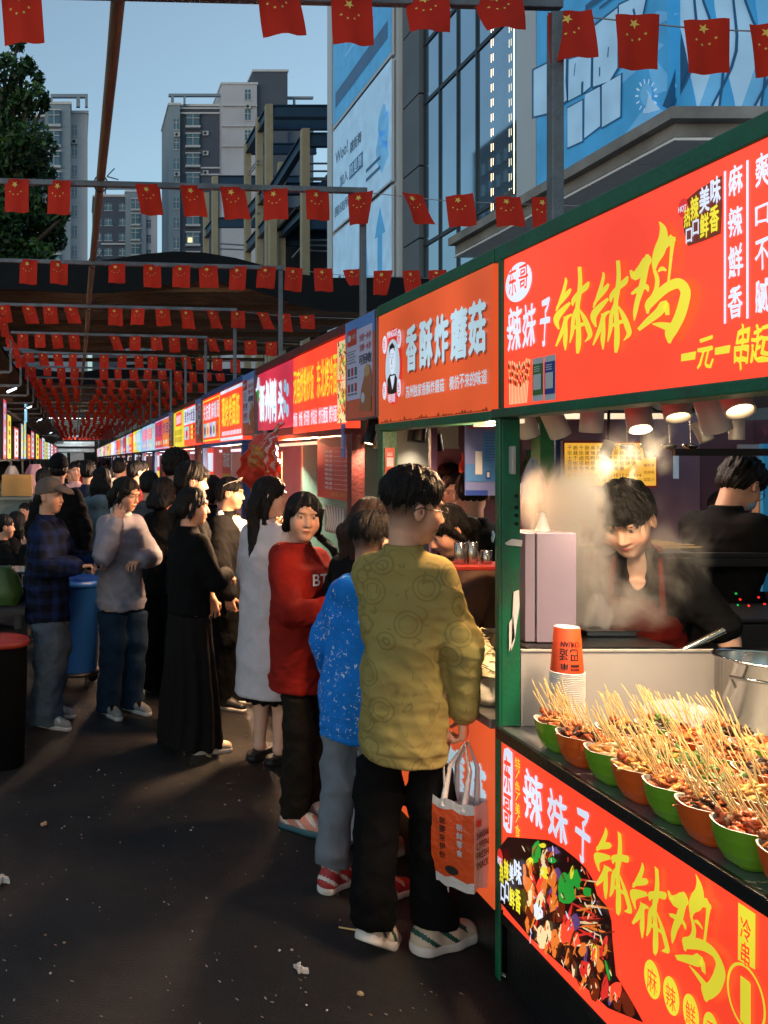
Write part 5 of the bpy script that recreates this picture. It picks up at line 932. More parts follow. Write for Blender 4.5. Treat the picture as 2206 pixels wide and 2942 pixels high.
for ri, (bx, ys_) in enumerate(rows):
    for bi, by in enumerate(ys_):
        ci = (bi + ri) % 2; c = (bx + random.uniform(-.004, .004), by + random.uniform(-.006, .006), ZT); r_, h_ = .074, .092
        nm = f'{cw[ci]} glazed bowl of skewers, {cnt_word[bi]} from the corner post in the {rname[ri]} row'
        m = MB(); bowl_mesh(m, c, r_, h_); tag(m.build('food_bowl', [bowl_g if ci == 0 else bowl_o, bowl_w], at=c), nm, 'bowl', 'bowls of skewers on the counter')
        fa_, fb2 = fill[bi % 8] if ri == 0 else (random.randint(0, 6), random.randint(0, 5)); m = MB()
        for k in range(60):
            a, rr = random.uniform(0, 6.28), r_ * .78 * math.sqrt(random.random()); z = c[2] + h_ * (.80 + .42 * (1 - rr / r_)) + random.uniform(-.006, .008)
            th, L_, s_ = random.uniform(0, 6.28), random.uniform(.010, .024), random.uniform(.6, 1.2); p_ = V(c[0] + rr * math.cos(a), c[1] + rr * math.sin(a), z); dv = V(math.cos(th), math.sin(th), random.uniform(-.5, .6)); sd2 = V(-math.sin(th), math.cos(th), random.uniform(0, 1)) * random.uniform(-.010, .010)
            m.tube([p_ - dv * L_, p_ - dv * L_ * .4 + sd2, p_ + dv * L_ * .35 - sd2 * .4, p_ + dv * L_], [.002, .0085 * s_, .0075 * s_, .002], 6, 0 if random.random() < .6 else 1)
        m.lathe([(r_ * .84, h_ * .62), (r_ * .6, h_ * .8), (.002, h_ * .95)], c, 20, 0, None, capb=False)
        tag(m.build('skewer_food', [saucec[fa_], saucec[fb2]], at=(c[0], c[1], c[2] + h_ * .6)), f'glistening heap of sauced pieces in the {cw[ci]} bowl, {cnt_word[bi]} in the {rname[ri]} row', 'food', 'food in the bowls')
        nk = 19 if ri == 0 else 15
        for k in range(nk):
            if nsk >= 298: break
            nsk += 1; a, rr = random.uniform(0, 6.28), r_ * .7 * math.sqrt(random.random()); o = bpy.data.objects.new('skewer', random.choice(sk_protos)); C.objects.link(o)
            o.location = (c[0] + .012 + rr * .8 * math.cos(a), c[1] + .018 + rr * .8 * math.sin(a), c[2] + h_ * .86 + .012 * (1 - rr / r_))
            d = Vector((-.26 + random.gauss(0, .15), .40 + random.gauss(0, .15), .90 + random.gauss(0, .08))); o.rotation_euler = d.to_track_quat('Z', 'Y').to_euler(); o.scale = (1.15, 1.15, random.uniform(.82, 1.05))
            tag(o, f'bamboo skewer leaning out of the {cw[ci]} bowl, {cnt_word[bi]} in the {rname[ri]} row', 'skewer', f'skewers in the {cnt_word[bi]} bowl of the {rname[ri]} row')
# ---- stack of upturned orange cups
class Cone(Face):
    def __init__(s, c, r0, r1, h, a0): s.c, s.r0, s.r1, s.h, s.a0, s.lift = Vector(c), r0, r1, h, a0, .0008
    def P(s, x, y, l=0): r = s.r0 + (s.r1 - s.r0) * y + s.lift + l; a = s.a0 + x; return s.c + V(r * math.cos(a), r * math.sin(a), y * s.h)
cupc = V(1.612, 2.965, ZT); cup_o = M('paper_cup_orange', 'd8481c', .45, 0, .06, 6); cup_w = M('paper_cup_white', 'cfc8c4', .5); ink = M('print_ink_black', '16100e', .5)
t = thing('cup_stack', 'stack of upturned orange paper cups with black lettering beside the green post', 'paper cups', cupc); zt = 0
for k in range(36): m = MB(); z = .006 * k; m.lathe([(.0505, z), (.0535, z + .0008), (.0535, z + .0038), (.050, z + .0046), (.0495, z + .0062)], cupc, 36, 0, None, capb=False); m.build('cup_rim', cup_w, t)
z = .006 * 36; m = MB(); m.lathe([(.0515, z), (.0535, z + .001), (.0535, z + .004), (.050, z + .005)], cupc, 40, 1); m.lathe([(.0495, z + .004), (.0385, z + .148), (.0375, z + .1495)], cupc, 40, 0, None, capb=False); m.lathe([(.0372, z + .1496), (.0352, z + .1496), (.0345, z + .138), (.001, z + .138)], cupc, 40, 1, None, capb=False); cp_ = m.build('top_cup', [cup_o, cup_w], t)
cn = Cone(cupc + V(0, 0, z + .004), .0495, .0385, .144, R(-122)); m = MB()
def cup_text(st, x0, y0, x1, y1, mi):   # letters stand on their heads on the upturned cup
    v, f, sz = text2d(st, .004, 3)
    for dx in (-.012, 0, .012): m.add([cn.P(x1 - a * (x1 - x0) + dx, y1 - b * (y1 - y0), .0002 * (dx > 0) + .0004 * (dx < 0)) for a, b in v], f, mi)
cup_text('CHUAN', -.35, .60, .95, .72, 0); cup_text('巴', .25, .30, .80, .56, 0); cup_text('适', -.42, .30, .12, .56, 0); cup_text('串', -.30, .09, .12, .24, 0); cup_text('地道美食', .28, .08, .85, .13, 0)
m.add([cn.P(.28 + .57 * i / 6, yy, .0003) for yy in (.16, .215) for i in range(7)], [(i, i + 1, i + 8, i + 7) for i in range(6)], 0); m.build('lettering', [ink, cup_w], cp_)
# ---- big pot, tray, bag, ladle, box behind the splash panel
ss = M('polished_steel', 'b8b6b2', .16, 1.0, .08, 6); pc = V(2.265, 2.93, ZT)
t = thing('steel_pot', 'tall polished steel pot with side handle at the right end of the counter', 'pot', pc); m = MB(); m.lathe([(.155, 0), (.16, .004), (.16, .262), (.168, .266), (.168, .272), (.158, .272), (.156, .26), (.154, .02), (.001, .02)], pc, 48); m.build('body', ss, t)
m = MB(); a0 = R(215); cx, cy = pc.x + .16 * math.cos(a0), pc.y + .16 * math.sin(a0); tx, ty = -math.sin(a0), math.cos(a0); ox, oy = math.cos(a0), math.sin(a0)
m.tube([(cx + tx * .055, cy + ty * .055, ZT + .19), (cx + tx * .055 + ox * .035, cy + ty * .055 + oy * .035, ZT + .225), (cx - tx * .055 + ox * .035, cy - ty * .055 + oy * .035, ZT + .225), (cx - tx * .055, cy - ty * .055, ZT + .19)], .006, 8); m.build('handle', ss, t)
m = MB(); m.tube([(2.26, 2.92, ZT + .1), (2.27, 2.9, ZT + .3), (2.275, 2.89, ZT + .335), (2.29, 2.885, ZT + .33), (2.295, 2.885, ZT + .29)], .007, 8); tag(m.build('hook_ladle', ss, at=(2.26, 2.92, ZT)), 'steel ladle with bent handle standing in the tall pot', 'ladle')
pw = M('lilac_white_sheet', '85788a', .5, .1, .06, 3); 
m = MB(); m.box(1.592, 1.628, 3.2, 3.36, 1.135, 1.518); m.box(1.6285, 1.768, 3.19, 3.36, 1.135, 1.52); tag(m.build('wind_guard_box', pw, bevel=.002, at=(1.68, 3.28, 1.135)), 'tall pale lilac sheet metal guard behind the green corner post', 'metal guard')
m = MB(); m.box(1.56, 2.08, 3.13, 3.48, .95, 1.132); m.box(1.56, 2.08, 3.13, 3.44, 0, .94); tag(m.build('griddle_table', blk, bevel=.004, at=(2.1, 3.4, 0)), 'dark griddle bench behind the grey splash panel', 'bench')
bagm = M('thin_plastic_bag', 'c8c4c8', .25, 0, .1, 30, .6, 40, alpha=.55)
def sack(name, label, c, rx, ry, h, pinch=.15, mat=None, cat='plastic bag', seed=1):
    n, k = 30, 16; v = []
    for i in range(k + 1):
        f_ = i / k; r = (1 - f_ ** 2.2) * (1 - pinch) + pinch if f_ > .3 else .82 + .6 * f_ * (1 - .0)
        r = min(r, 1.0)
        for j in range(n):
            a = 2 * math.pi * j / n; w = 1 + .07 * math.sin(5 * a + seed + 3 * f_) + .05 * math.sin(11 * a - 6 * f_ + seed) * (f_ + .3); v.append((c[0] + rx * r * w * math.cos(a), c[1] + ry * r * w * math.sin(a), c[2] + h * f_ + .008 * math.sin(3 * a + seed)))
    m = MB(); m.add(v, [(i * n + j, i * n + (j + 1) % n, (i + 1) * n + (j + 1) % n, (i + 1) * n + j) for i in range(k) for j in range(n)], 0, True); m.add(v[:n], [tuple(range(n - 1, -1, -1))], 0); m.add(v[-n:], [tuple(range(n))], 0)
    return tag(m.build(name, mat or bagm, at=c), label, cat)
m = MB(); m.box(1.87, 2.05, 3.30, 3.46, 1.134, 1.152); m.box(1.86, 2.06, 3.29, 3.47, 1.1525, 1.158); tag(m.build('steel_tray', ss, bevel=.003, at=(1.96, 3.38, 1.134)), 'shallow steel tray behind the splash panel under the steaming bag', 'tray')
sack('food_bag', 'small knotted plastic bag of food on the steel tray in the steam', (1.945, 3.37, 1.16), .052, .05, .115, .2, None, 'plastic bag', 2)
m = MB(); m.lathe([(.03, 0), (.022, .012), (.012, .05), (.007, .06), (.012, .068)], (1.69, 3.27, 1.522), 16); tag(m.build('bottle_cap_bag', bagm, at=(1.69, 3.27, 1.522)), 'twisted plastic bag top sticking up from the lilac guard', 'plastic bag')
m = MB(); m.tube([(2.10, 3.16, 1.10), (2.245, 3.13, 1.19)], .0125, 12); tag(m.build('ladle_handle', ss, at=(2.1, 3.16, 1.1)), 'steel ladle handle sticking up over the splash panel', 'ladle')
m = MB(); v = []
for i in range(5):
    for j in range(5): v.append((1.90 + .05 * i, 2.99 + .012 * math.sin(i * 2 + j) + .01 * j, ZT + .02 + .02 * j + .01 * math.sin(i)))
m.add(v, [(i * 5 + j, (i + 1) * 5 + j, (i + 1) * 5 + j + 1, i * 5 + j + 1) for i in range(4) for j in range(4)], 0, True); tag(m.build('plastic_sheet', bagm, at=(1.95, 3, ZT)), 'crumpled clear plastic sheet behind the third row of bowls', 'plastic sheet')
sack('clear_bag', 'clump of clear plastic bags beside the tall pot', (2.06, 2.98, ZT), .07, .05, .09, .5, None, 'plastic bag', 4)
# ---- menu board in the steam, notices
def front(px, py, Y): w_ = W(px, py, Y); return w_
p0 = W(1616, 1402, 4.6); p1 = W(1888, 1266, 4.6); fmn = Face(p0, (1, 0, 0), (0, 0, 1)); w, h = p1.x - p0.x, p1.z - p0.z
t = thing('menu_board', 'yellow price board with red border hanging behind the steam', 'menu board', p0); m = MB(); m.box(p0.x, p1.x, 4.602, 4.62, p0.z, p1.z); m.build('backing', pst, t); m = MB()
YB_ = ME('menu_yellow', 'f2b440', .95); RB_ = ME('menu_red', 'd83a1e', .7); KB = ME('menu_ink', '2a1608', .2)
fmn.rect(m, 0, 0, w, h, 1); fmn.rect(m, w * .018, h * .05, w * .982, h * .95, 0, .001)
cols = [('干张土豆卷', '8'), ('脆藕千张卷', '8'), ('千张卤蛋卷', '9'), ('酥嫩鸡柳卷', '10'), ('麻辣鸭肠卷', '10'), ('酱香肉丝卷', '11'), ('招牌卤肉卷', '11'), ('北京烤鸭卷', '12'), ('五香牛肉卷', '15'), ('麻辣牛肚卷', '15'), ('双拼卷饼', '15'), ('鱿鱼卷饼', '18'), ('全家福', '18')]
for i, (st_, pr) in enumerate(cols):
    x = w * (.045 + .0612 * i)
    for j, ch in enumerate(st_): fmn.text(m, ch, x, h * (.80 - .108 * j), x + w * .048, h * (.895 - .108 * j), 2, .005, .003, res=1)
    fmn.text(m, pr, x + w * (.012 if len(pr) == 1 else .004), h * .235, x + w * (.034 if len(pr) == 1 else .046), h * .30, 2, .005, .003, res=1); fmn.text(m, '元', x, h * .11, x + w * .046, h * .2, 2, .004, .003, res=1)
for j, s_ in enumerate(('烤肉卷', '鸡排卷', '加蛋2元')): fmn.text(m, s_, w * .85, h * (.44 - .15 * j), w * .965, h * (.52 - .15 * j), 1, .004, .003, res=1)
m.build('print', [YB_, RB_, KB], t)
def panel(name, label, cat, px0, py0, px1, py1, Y, mat, th=.015):
    a, b = W(px0, py1, Y), W(px1, py0, Y); m = MB(); m.box(a.x, b.x, Y, Y + th, a.z, b.z); return tag(m.build(name, mat, at=a), label, cat)
panel('white_sheet_board', 'blank white plastic sheet hanging above the person with the phone', 'notice', 2122, 1277, 2180, 1377, 5.2, gry)
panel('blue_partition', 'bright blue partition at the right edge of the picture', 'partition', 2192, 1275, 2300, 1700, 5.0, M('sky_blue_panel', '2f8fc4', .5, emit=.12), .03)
panel('timber_jamb', 'pale timber jamb beside the blue partition', 'door jamb', 2179, 1370, 2193, 1690, 5.02, M('pale_timber', 'b08a6a', .6), .05)
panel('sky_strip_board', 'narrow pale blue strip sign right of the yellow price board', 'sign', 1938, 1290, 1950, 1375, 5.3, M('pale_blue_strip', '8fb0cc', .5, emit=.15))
m = MB(); a = W(1513, 1310, 3.9)
sack('hanging_bag', 'bluish plastic bag hanging behind the green corner post', tuple(W(1530, 1440, 3.7)), .05, .04, .17, .25, M('bluish_bag', '8fa4c0', .3, 0, .15, 20, .5, 30, alpha=.8), 'plastic bag', 3)
panel('rear_post', 'second green post behind the corner post of the nearest stall', 'post', 1552, 1190, 1592, 1760, 3.86, green2, .08)
panel('blue_side_post', 'dark blue strip post behind the second green post', 'post', 1597, 1250, 1617, 1420, 4.62, navy_p, .05)
panel('lilac_wall', 'pale lilac wall panel behind the menu board', 'wall panel', 1500, 1195, 2010, 1700, 5.95, M('lilac_panel', '8a6a78', .6, 0, .15, 2), .03)
# ---- second stall: noodles, shelf with shakers, tubs
nood = M('white_noodles', 'd8c8a0', .4, 0, .15, 30, .3, 60); cloth = M('white_sackcloth', 'c9bfae', .8, 0, .12, 6, .3, 20)
nc = V(1.545, 3.52, .882); sack('flour_cloth', 'folded white cloth bundle under the noodle heap', (nc.x, nc.y, .8815), .13, .26, .10, .86, cloth, 'cloth', 5)
m = MB()
for k in range(260):
    a, rr = random.uniform(0, 6.28), math.sqrt(random.random()); x, y = nc.x + .115 * rr * math.cos(a), nc.y + .24 * rr * math.sin(a); z = 1.00 + .12 * (1 - rr ** 2) + random.uniform(-.01, .01); th = random.uniform(0, 3.14); L = random.uniform(.02, .05); b_ = random.uniform(-.02, .02)
    m.tube([(x - L * math.cos(th), y - L * math.sin(th), z - .006), (x + b_ * math.sin(th), y - b_ * math.cos(th), z + .006), (x + L * math.cos(th), y + L * math.sin(th), z - .004)], .0032, 5, 0, False)
m.lathe([(.118, 0), (.1, .05), (.05, .11), (.001, .122)], (nc.x, nc.y, .99), 20, 0, None, capb=False)
for i in range(len(m.v) - 80, len(m.v)): x, y, z = m.v[i]; m.v[i] = (x, nc.y + (y - nc.y) * 2.1, z)
tag(m.build('noodle_heap', nood, at=(nc.x, nc.y, .99)), 'heap of white rice noodles in front of the boy, lit by a lamp', 'noodles', kind='stuff')
m = MB(); m.box(1.47, 1.80, 3.62, 3.80, 1.335, 1.352); sh = tag(m.build('red_shelf', M('red_shelf', '7a1f18', .4), bevel=.003, at=(1.6, 3.7, 1.335)), 'dark red shelf carrying three steel shakers', 'shelf')
for i, (px, hh) in enumerate(((1321, .088), (1356, .09), (1397, .056))):
    p = W(px, 1630, 3.7); c = V(p.x, 3.7, 1.3535); t = thing('spice_shaker', ('left tall steel shaker on the red shelf', 'middle tall steel shaker on the red shelf', 'short steel shaker nearest the green post')[i], 'shaker', c, 'steel shakers'); m = MB(); m.lathe([(.021, 0), (.022, .002), (.022, hh * .8), (.0215, hh * .81)], c, 24); m.build('body', ss, t); m = MB(); m.lathe([(.0225, hh * .82), (.0225, hh * .9), (.0215, hh * .905), (.0225, hh * .91), (.0225, hh * .98), (.018, hh), (.001, hh)], c, 24); m.build('lid', ss, t)
tub = M('tub_white', 'd0c8bc', .4); c = V(1.575, 3.2, .882)
for i, (x, y, r, h, lb) in enumerate(((1.535, 3.17, .045, .07, 'white plastic tub behind the splash of noodles'), (1.68, 3.25, .05, .12, 'tall cream tub beside the corner post'))):
    m = MB(); m.lathe([(r * .8, 0), (r, h * .95), (r * 1.06, h), (r * .94, h), (r * .75, .01), (.001, .01)], (x, y, .882 + .0), 28); tag(m.build('plastic_tub', tub, at=(x, y, .882)), lb, 'tub', 'tubs on the second counter')
m = MB()
for k in range(24): m.box(1.475 + (k % 8) * .011, 1.484 + (k % 8) * .011, 3.88 + (k // 8) * .012, 3.89 + (k // 8) * .012, .882, 1.02 + .02 * random.random())
tag(m.build('chopstick_bundle', M('chopstick_white', 'd0c4ae', .5), at=(1.51, 3.9, .882)), 'bundle of pale wooden sticks standing behind the noodles', 'sticks')
# dishes further along the third counter
for i in range(6):
    y = 5.0 + i * .36; c = V(1.6, y, .8615); m = MB(); m.box(c.x - .1, c.x + .12, y - .14, y + .14, .8615, .92); m.lathe([(.09, .058), (.06, .085), (.001, .1)], c, 14, 1, None, capb=False); tag(m.build('food_tray', [ss, saucec[i % 6]], at=c), f'steel food tray on the third stall counter, {cnt_word[i]} from the red post', 'tray', 'food trays of the third stall')
# far-right grill: black slab with skewers, control lamps
m = MB(); a = W(2150, 1572, 4.6); m.box(2.60, 4.4, 4.3, 4.9, 1.27, 1.31); m.box(2.60, 4.4, 4.3, 4.34, 1.312, 1.335); tag(m.build('grill_slab', blk, bevel=.003, at=(3.4, 4.6, 1.27)), 'black grill tray carrying raw skewers at the right edge', 'grill tray')
m = MB(); m.box(2.62, 4.4, 3.72, 4.15, 0, 1.10); m.box(2.62, 4.4, 3.74, 4.15, 1.105, 1.12); t = tag(m.build('fryer_cabinet', blk, bevel=.003, at=(3.2, 4, 0)), 'black cooker cabinet with red and green pilot lamps at the right', 'cooker')
pr_, pg_ = ME('pilot_red', 'ff2a18', 1.6), ME('pilot_green', '1fd060', .8)
for px, py, c_ in ((2125, 1722, 0), (2195, 1735, 0), (2113, 1705, 1), (2118, 1738, 1), (2150, 1740, 0), (2178, 1716, 0)): w_ = W(px, py, 3.715); m = MB(); m.lathe([(.0035, 0), (.004, .002), (.003, .005), (.0005, .0055)], w_, 12, 0, (0, -1, 0)); m.build('pilot_lamp', pg_ if c_ else pr_, t)
for k in range(16):
    y = 4.42 + .02 * random.random() + k * .02; o = bpy.data.objects.new('raw_skewer', sk_protos[4]); C.objects.link(o); o.location = (2.78 + .02 * random.random(), y, 1.345 + .004 * (k % 3)); o.rotation_euler = Vector((1, random.uniform(-.1, .1), .02)).to_track_quat('Z', 'Y').to_euler(); o.scale = (2, 2, 2.2); tag(o, 'raw red skewer lying on the black grill tray at the right edge', 'skewer', 'raw skewers on the grill tray')
# ---- steam over the griddle
m = MB(); x0, x1, y0, y1, z0, z1 = 1.63, 2.42, 2.86, 3.56, 1.17, 1.96; m.box(x0, x1, y0, y1, z0, z1); so_ = m.build('steam', [], None, at=(0, 0, 0)); sm_ = bpy.data.materials.new('steam'); sm_.use_nodes = True; nt = sm_.node_tree; nt.nodes.clear(); N = nt.nodes.new; L = nt.links.new
out = N('ShaderNodeOutputMaterial'); pv = N('ShaderNodeVolumePrincipled'); L(pv.outputs[0], out.inputs['Volume']); pv.inputs['Color'].default_value = (1, .96, .92, 1); pv.inputs['Anisotropy'].default_value = .3
tc = N('ShaderNodeTexCoord'); mp = N('ShaderNodeMapping'); L(tc.outputs['Object'], mp.inputs[0]); mp.inputs['Scale'].default_value = (1, 1, .62); nz = N('ShaderNodeTexNoise'); nz.inputs['Scale'].default_value = 7.5; nz.inputs['Detail'].default_value = 5; nz.inputs['Roughness'].default_value = .62; nz.inputs['Distortion'].default_value = .9; L(mp.outputs[0], nz.inputs['Vector'])
r1 = N('ShaderNodeMapRange'); r1.inputs[1].default_value = .40; r1.inputs[2].default_value = .68; r1.inputs[3].default_value = 0; r1.inputs[4].default_value = 1; r1.interpolation_type = 'SMOOTHSTEP'; L(nz.outputs[0], r1.inputs[0])
prev = None
for (cx, cy, cz, sx, sy, sz, g_) in ((1.83, 3.34, 1.40, .17, .2, .36, 1.0), (1.80, 3.33, 1.62, .17, .18, .20, .9), (1.98, 3.30, 1.24, .24, .18, .12, .30), (1.79, 3.0, 1.78, .09, .10, .15, .8), (1.93, 2.98, 1.84, .06, .08, .12, .8), (2.16, 3.30, 1.42, .16, .14, .26, .16)):
    v1 = N('ShaderNodeVectorMath'); v1.operation = 'SUBTRACT'; v1.inputs[1].default_value = (cx, cy, cz); L(tc.outputs['Object'], v1.inputs[0]); v2 = N('ShaderNodeVectorMath'); v2.operation = 'DIVIDE'; v2.inputs[1].default_value = (sx, sy, sz); L(v1.outputs[0], v2.inputs[0]); ln = N('ShaderNodeVectorMath'); ln.operation = 'LENGTH'; L(v2.outputs[0], ln.inputs[0])
    mr = N('ShaderNodeMapRange'); mr.interpolation_type = 'SMOOTHSTEP'; mr.inputs[1].default_value = 1; mr.inputs[2].default_value = .15; mr.inputs[3].default_value = 0; mr.inputs[4].default_value = g_; L(ln.outputs['Value'], mr.inputs[0])
    if prev is None: prev = mr.outputs[0]
    else: ad = N('ShaderNodeMath'); ad.operation = 'MAXIMUM'; L(prev, ad.inputs[0]); L(mr.outputs[0], ad.inputs[1]); prev = ad.outputs[0]
mu_ = N('ShaderNodeMath'); mu_.operation = 'MULTIPLY'; L(prev, mu_.inputs[0]); L(r1.outputs[0], mu_.inputs[1]); m3 = N('ShaderNodeMath'); m3.operation = 'MULTIPLY'; m3.inputs[1].default_value = 60; L(mu_.outputs[0], m3.inputs[0]); L(m3.outputs[0], pv.inputs['Density'])
so_.data.materials.append(sm_); tag(so_, 'billowing white steam rising over the griddle in front of the vendor', 'steam', kind='stuff')
# ================================================================ LITTER AND THE LEFT SIDE
litm = [M('litter_white', 'b8b4b0', .9, 0, .2, 40), M('litter_tan', 'a58a68', .9, 0, .2, 40)]
for i, (px, py, s_, mi, lb) in enumerate(((865, 2792, .020, 0, 'crumpled white tissue on the asphalt in the foreground'), (1445, 2806, .012, 0, 'small grey paper scrap near the counter plinth'), (930, 2545, .014, 1, 'tan scrap on the asphalt left of the boys'), (125, 2373, .017, 1, 'dry tan leaf on the asphalt at the lower left'), (706, 2118, .013, 0, 'white paper scrap beside the woman in the black skirt'), (1030, 2860, .012, 1, 'flat tan crumb near the lower edge'), (8, 2540, .03, 0, 'white paper strip at the left edge of the asphalt'), (600, 2175, .016, 1, 'pale scrap behind the sneaker of the woman in black'))):
    x, y = onG(px, py); m = MB()
    for k in range(5 if s_ > .018 else 2): m.obox((x + random.uniform(-s_, s_) * .6, y + random.uniform(-s_, s_) * .6, s_ * .35 + random.uniform(0, s_ * .3) + .003), (s_ * .6 * random.uniform(.6, 1), s_ * random.uniform(-.3, .3), s_ * random.uniform(-.2, .2)), (s_ * random.uniform(-.3, .3), s_ * .5, 0), (0, 0, s_ * .3), 0)
    tag(m.build('litter', litm[mi], at=(x, y, 0)), lb, 'litter')
sp = MB(); rs_ = random.Random(77)
for k in range(420):
    y = 2.8 + 6 * rs_.random() ** 1.6; x = rs_.uniform(-.9, 1.3); s_ = rs_.uniform(.0015, .0055); th = rs_.uniform(0, 3.1); sp.obox((x, y, .0025), (s_ * math.cos(th), s_ * math.sin(th), 0), (-s_ * .5 * math.sin(th), s_ * .5 * math.cos(th), s_ * .2), (0, 0, .0012), 0 if rs_.random() < .6 else 1)
tag(sp.build('litter_specks', litm), 'tiny pale crumbs and chips scattered over the asphalt', 'litter', kind='stuff')
a, b = onG(973, 2668), onG(1105, 2690); m = MB(); m.tube([(a[0], a[1], .006), (b[0], b[1], .006)], .0035, 6); tag(m.build('fallen_skewer', bamboo, at=(a[0], a[1], 0)), 'pale bamboo stick lying under the raised shoe', 'stick')
pbl = M('blue_plastic', '184a92', .4, 0, .08, 4); x, y = .035, 7.15
x -= .05
t = thing('blue_bin', 'tall blue plastic bin on a wheeled base behind the man in the cap', 'bin', (x, y, 0)); m = MB(); m.lathe([(.185, .13), (.19, .14), (.235, .80), (.262, .805), (.262, .845), (.23, .845), (.225, .8), (.18, .16), (.001, .16)], (x, y, 0), 36); m.build('tub', pbl, t); m = MB(); m.lathe([(.2, .10), (.21, .105), (.21, .128), (.001, .128)], (x, y, 0), 30); m.build('dolly', blk, t)
for a in (.6, 2.2, 3.7, 5.3): m = MB(); c = V(x + .19 * math.cos(a), y + .19 * math.sin(a), .05); m.lathe([(.02, -.014), (.046, -.013), (.048, 0), (.046, .013), (.02, .014)], c, 18, 0, (math.cos(a + 1), math.sin(a + 1), 0), capt=True); m.box(c.x - .012, c.x + .012, c.y - .03, c.y - .02, .05, .1); m.build('caster', blk, t)
x, y = -.43, 5.3; rs = M('red_stool_top', '8a2a1e', .45, 0, .12, 8); t = thing('round_stool', 'black barrel stool with a dull red round top at the left edge', 'stool', (x, y, 0)); m = MB(); m.lathe([(.16, .70), (.165, .705), (.168, .722), (.16, .735), (.001, .738)], (x, y, 0), 36); m.build('seat', rs, t)
m = MB(); m.lathe([(.13, 0), (.135, .01), (.15, .5), (.152, .699), (.001, .699)], (x, y, 0), 32); m.build('barrel', M('matt_black_barrel', '060606', .9, spec=.1), t)
m = MB(); m.lathe([(.2, 0), (.24, .02), (.26, .62), (.275, .63), (.275, .66), (.24, .66), (.001, .64)], (-.62, 5.9, 0), 30); tag(m.build('black_bin', M('black_plastic', '141414', .5), at=(-.62, 5.9, 0)), 'squat black bin behind the red topped stool', 'bin')
sack('green_sack', 'dark green sack on the low table at the left edge', (-.50, 6.15, .80), .15, .14, .25, .5, M('green_sack', '2a4a1c', .6, 0, .2, 8, .4, 20), 'sack', 6)
t = thing('side_table', 'low dark table with metal trays beside the man in the cap', 'table', (-.75, 6.4, 0)); m = MB(); m.box(-1.2, -.33, 5.95, 6.9, .76, .795); m.build('table_top', darkst, t)
for xx, yy in ((-1.15, 6.0), (-.38, 6.0), (-1.15, 6.85), (-.38, 6.85)): m = MB(); m.box(xx - .02, xx + .02, yy - .02, yy + .02, 0, .76); m.build('leg', darkst, t)
m = MB(); m.box(-1.0, -.36, 6.5, 6.85, .955, .975); m.box(-1.0, -.98, 6.5, 6.85, .797, .954); m.box(-.38, -.36, 6.5, 6.85, .797, .954); tag(m.build('wire_rack', ss, bevel=.003, at=(-.7, 6.6, .797)), 'shiny steel rack on the low table at the left', 'rack')
m = MB(); m.tube([(-.39, 6.3, .80), (-.39, 6.3, .90)], .05, 20); m.tube([(-.39, 6.3, .902), (-.39, 6.3, .92)], .02, 12); tag(m.build('sauce_jar', M('dark_glass_jar', '1c1512', .15), at=(-.39, 6.3, .8)), 'dark glass sauce jar at the table corner', 'jar')
card = M('cardboard', 'a8844e', .85, 0, .12, 5); m = MB(); m.box(-1.05, -.62, 13.0, 13.4, 1.255, 1.56); m.box(-1.051, -.619, 13.18, 13.22, 1.5601, 1.562); tag(m.build('cardboard_box', card, bevel=.004, at=(-.83, 13.2, 1.255)), 'open cardboard box on the pale counter at the left', 'cardboard box')
sack('white_bag', 'white plastic bag bulging behind the cardboard box', (-.95, 13.6, 1.26), .16, .14, .42, .3, bagm, 'plastic bag', 8); sack('pink_bag', 'pinkish bag heap right of the cardboard box', (-.62, 14.1, 1.26), .2, .16, .44, .4, M('pink_bag', 'b08a9a', .4, 0, .15, 10, .4, 20), 'plastic bag', 9)
m = MB(); m.box(-1.4, -.55, 12.6, 14.6, 1.215, 1.25); m.box(-1.38, -.6, 12.65, 14.5, 0, 1.214); tag(m.build('serving_counter', palew, at=(-1, 13.5, 0)), 'pale serving counter carrying the cardboard box at the left', 'counter')

btl = [M('sauce_bottle_red', '8a2418', .3), M('sauce_bottle_brown', '3a1c10', .25), M('oil_bottle_yellow', 'b8842a', .2), M('bottle_green', '2a5a34', .25)]
m = MB(); m.box(2.45, 3.5, 5.78, 5.98, 1.60, 1.62); tag(m.build('rear_shelf', gry, at=(3, 5.9, 1.6)), 'grey shelf on the mauve wall behind the two rear sellers', 'shelf')
for k in range(7):
    x = 2.52 + k * .14; hh = (.2, .24, .17, .22)[k % 4]; m = MB(); m.lathe([(.03, 0), (.034, .005), (.034, hh * .62), (.014, hh * .8), (.014, hh * .94), (.017, hh * .95), (.017, hh), (.001, hh)], (x, 5.86, 1.621), 14); tag(m.build('sauce_bottle', btl[k % 4], at=(x, 5.86, 1.621)), f'{("red", "brown", "yellow", "green")[k % 4]} bottle on the rear shelf, {cnt_word[k]} from the left', 'bottle', 'bottles on the rear shelf')
for k in range(4):
    x = 2.62 + k * .1; m = MB(); m.tube([(x, 4.3, 2.04), (x + .005, 4.3, 1.86)], .004, 6); m.lathe([(.002, -.03), (.03, -.012), (.036, .0), (.034, .002)], (x + .005, 4.3, 1.85), 14); tag(m.build('hanging_ladle', ss, at=(x, 4.3, 2.04)), f'steel ladle hanging under the ceiling of the nearest stall, {cnt_word[k]} from the left', 'ladle', 'hanging ladles')
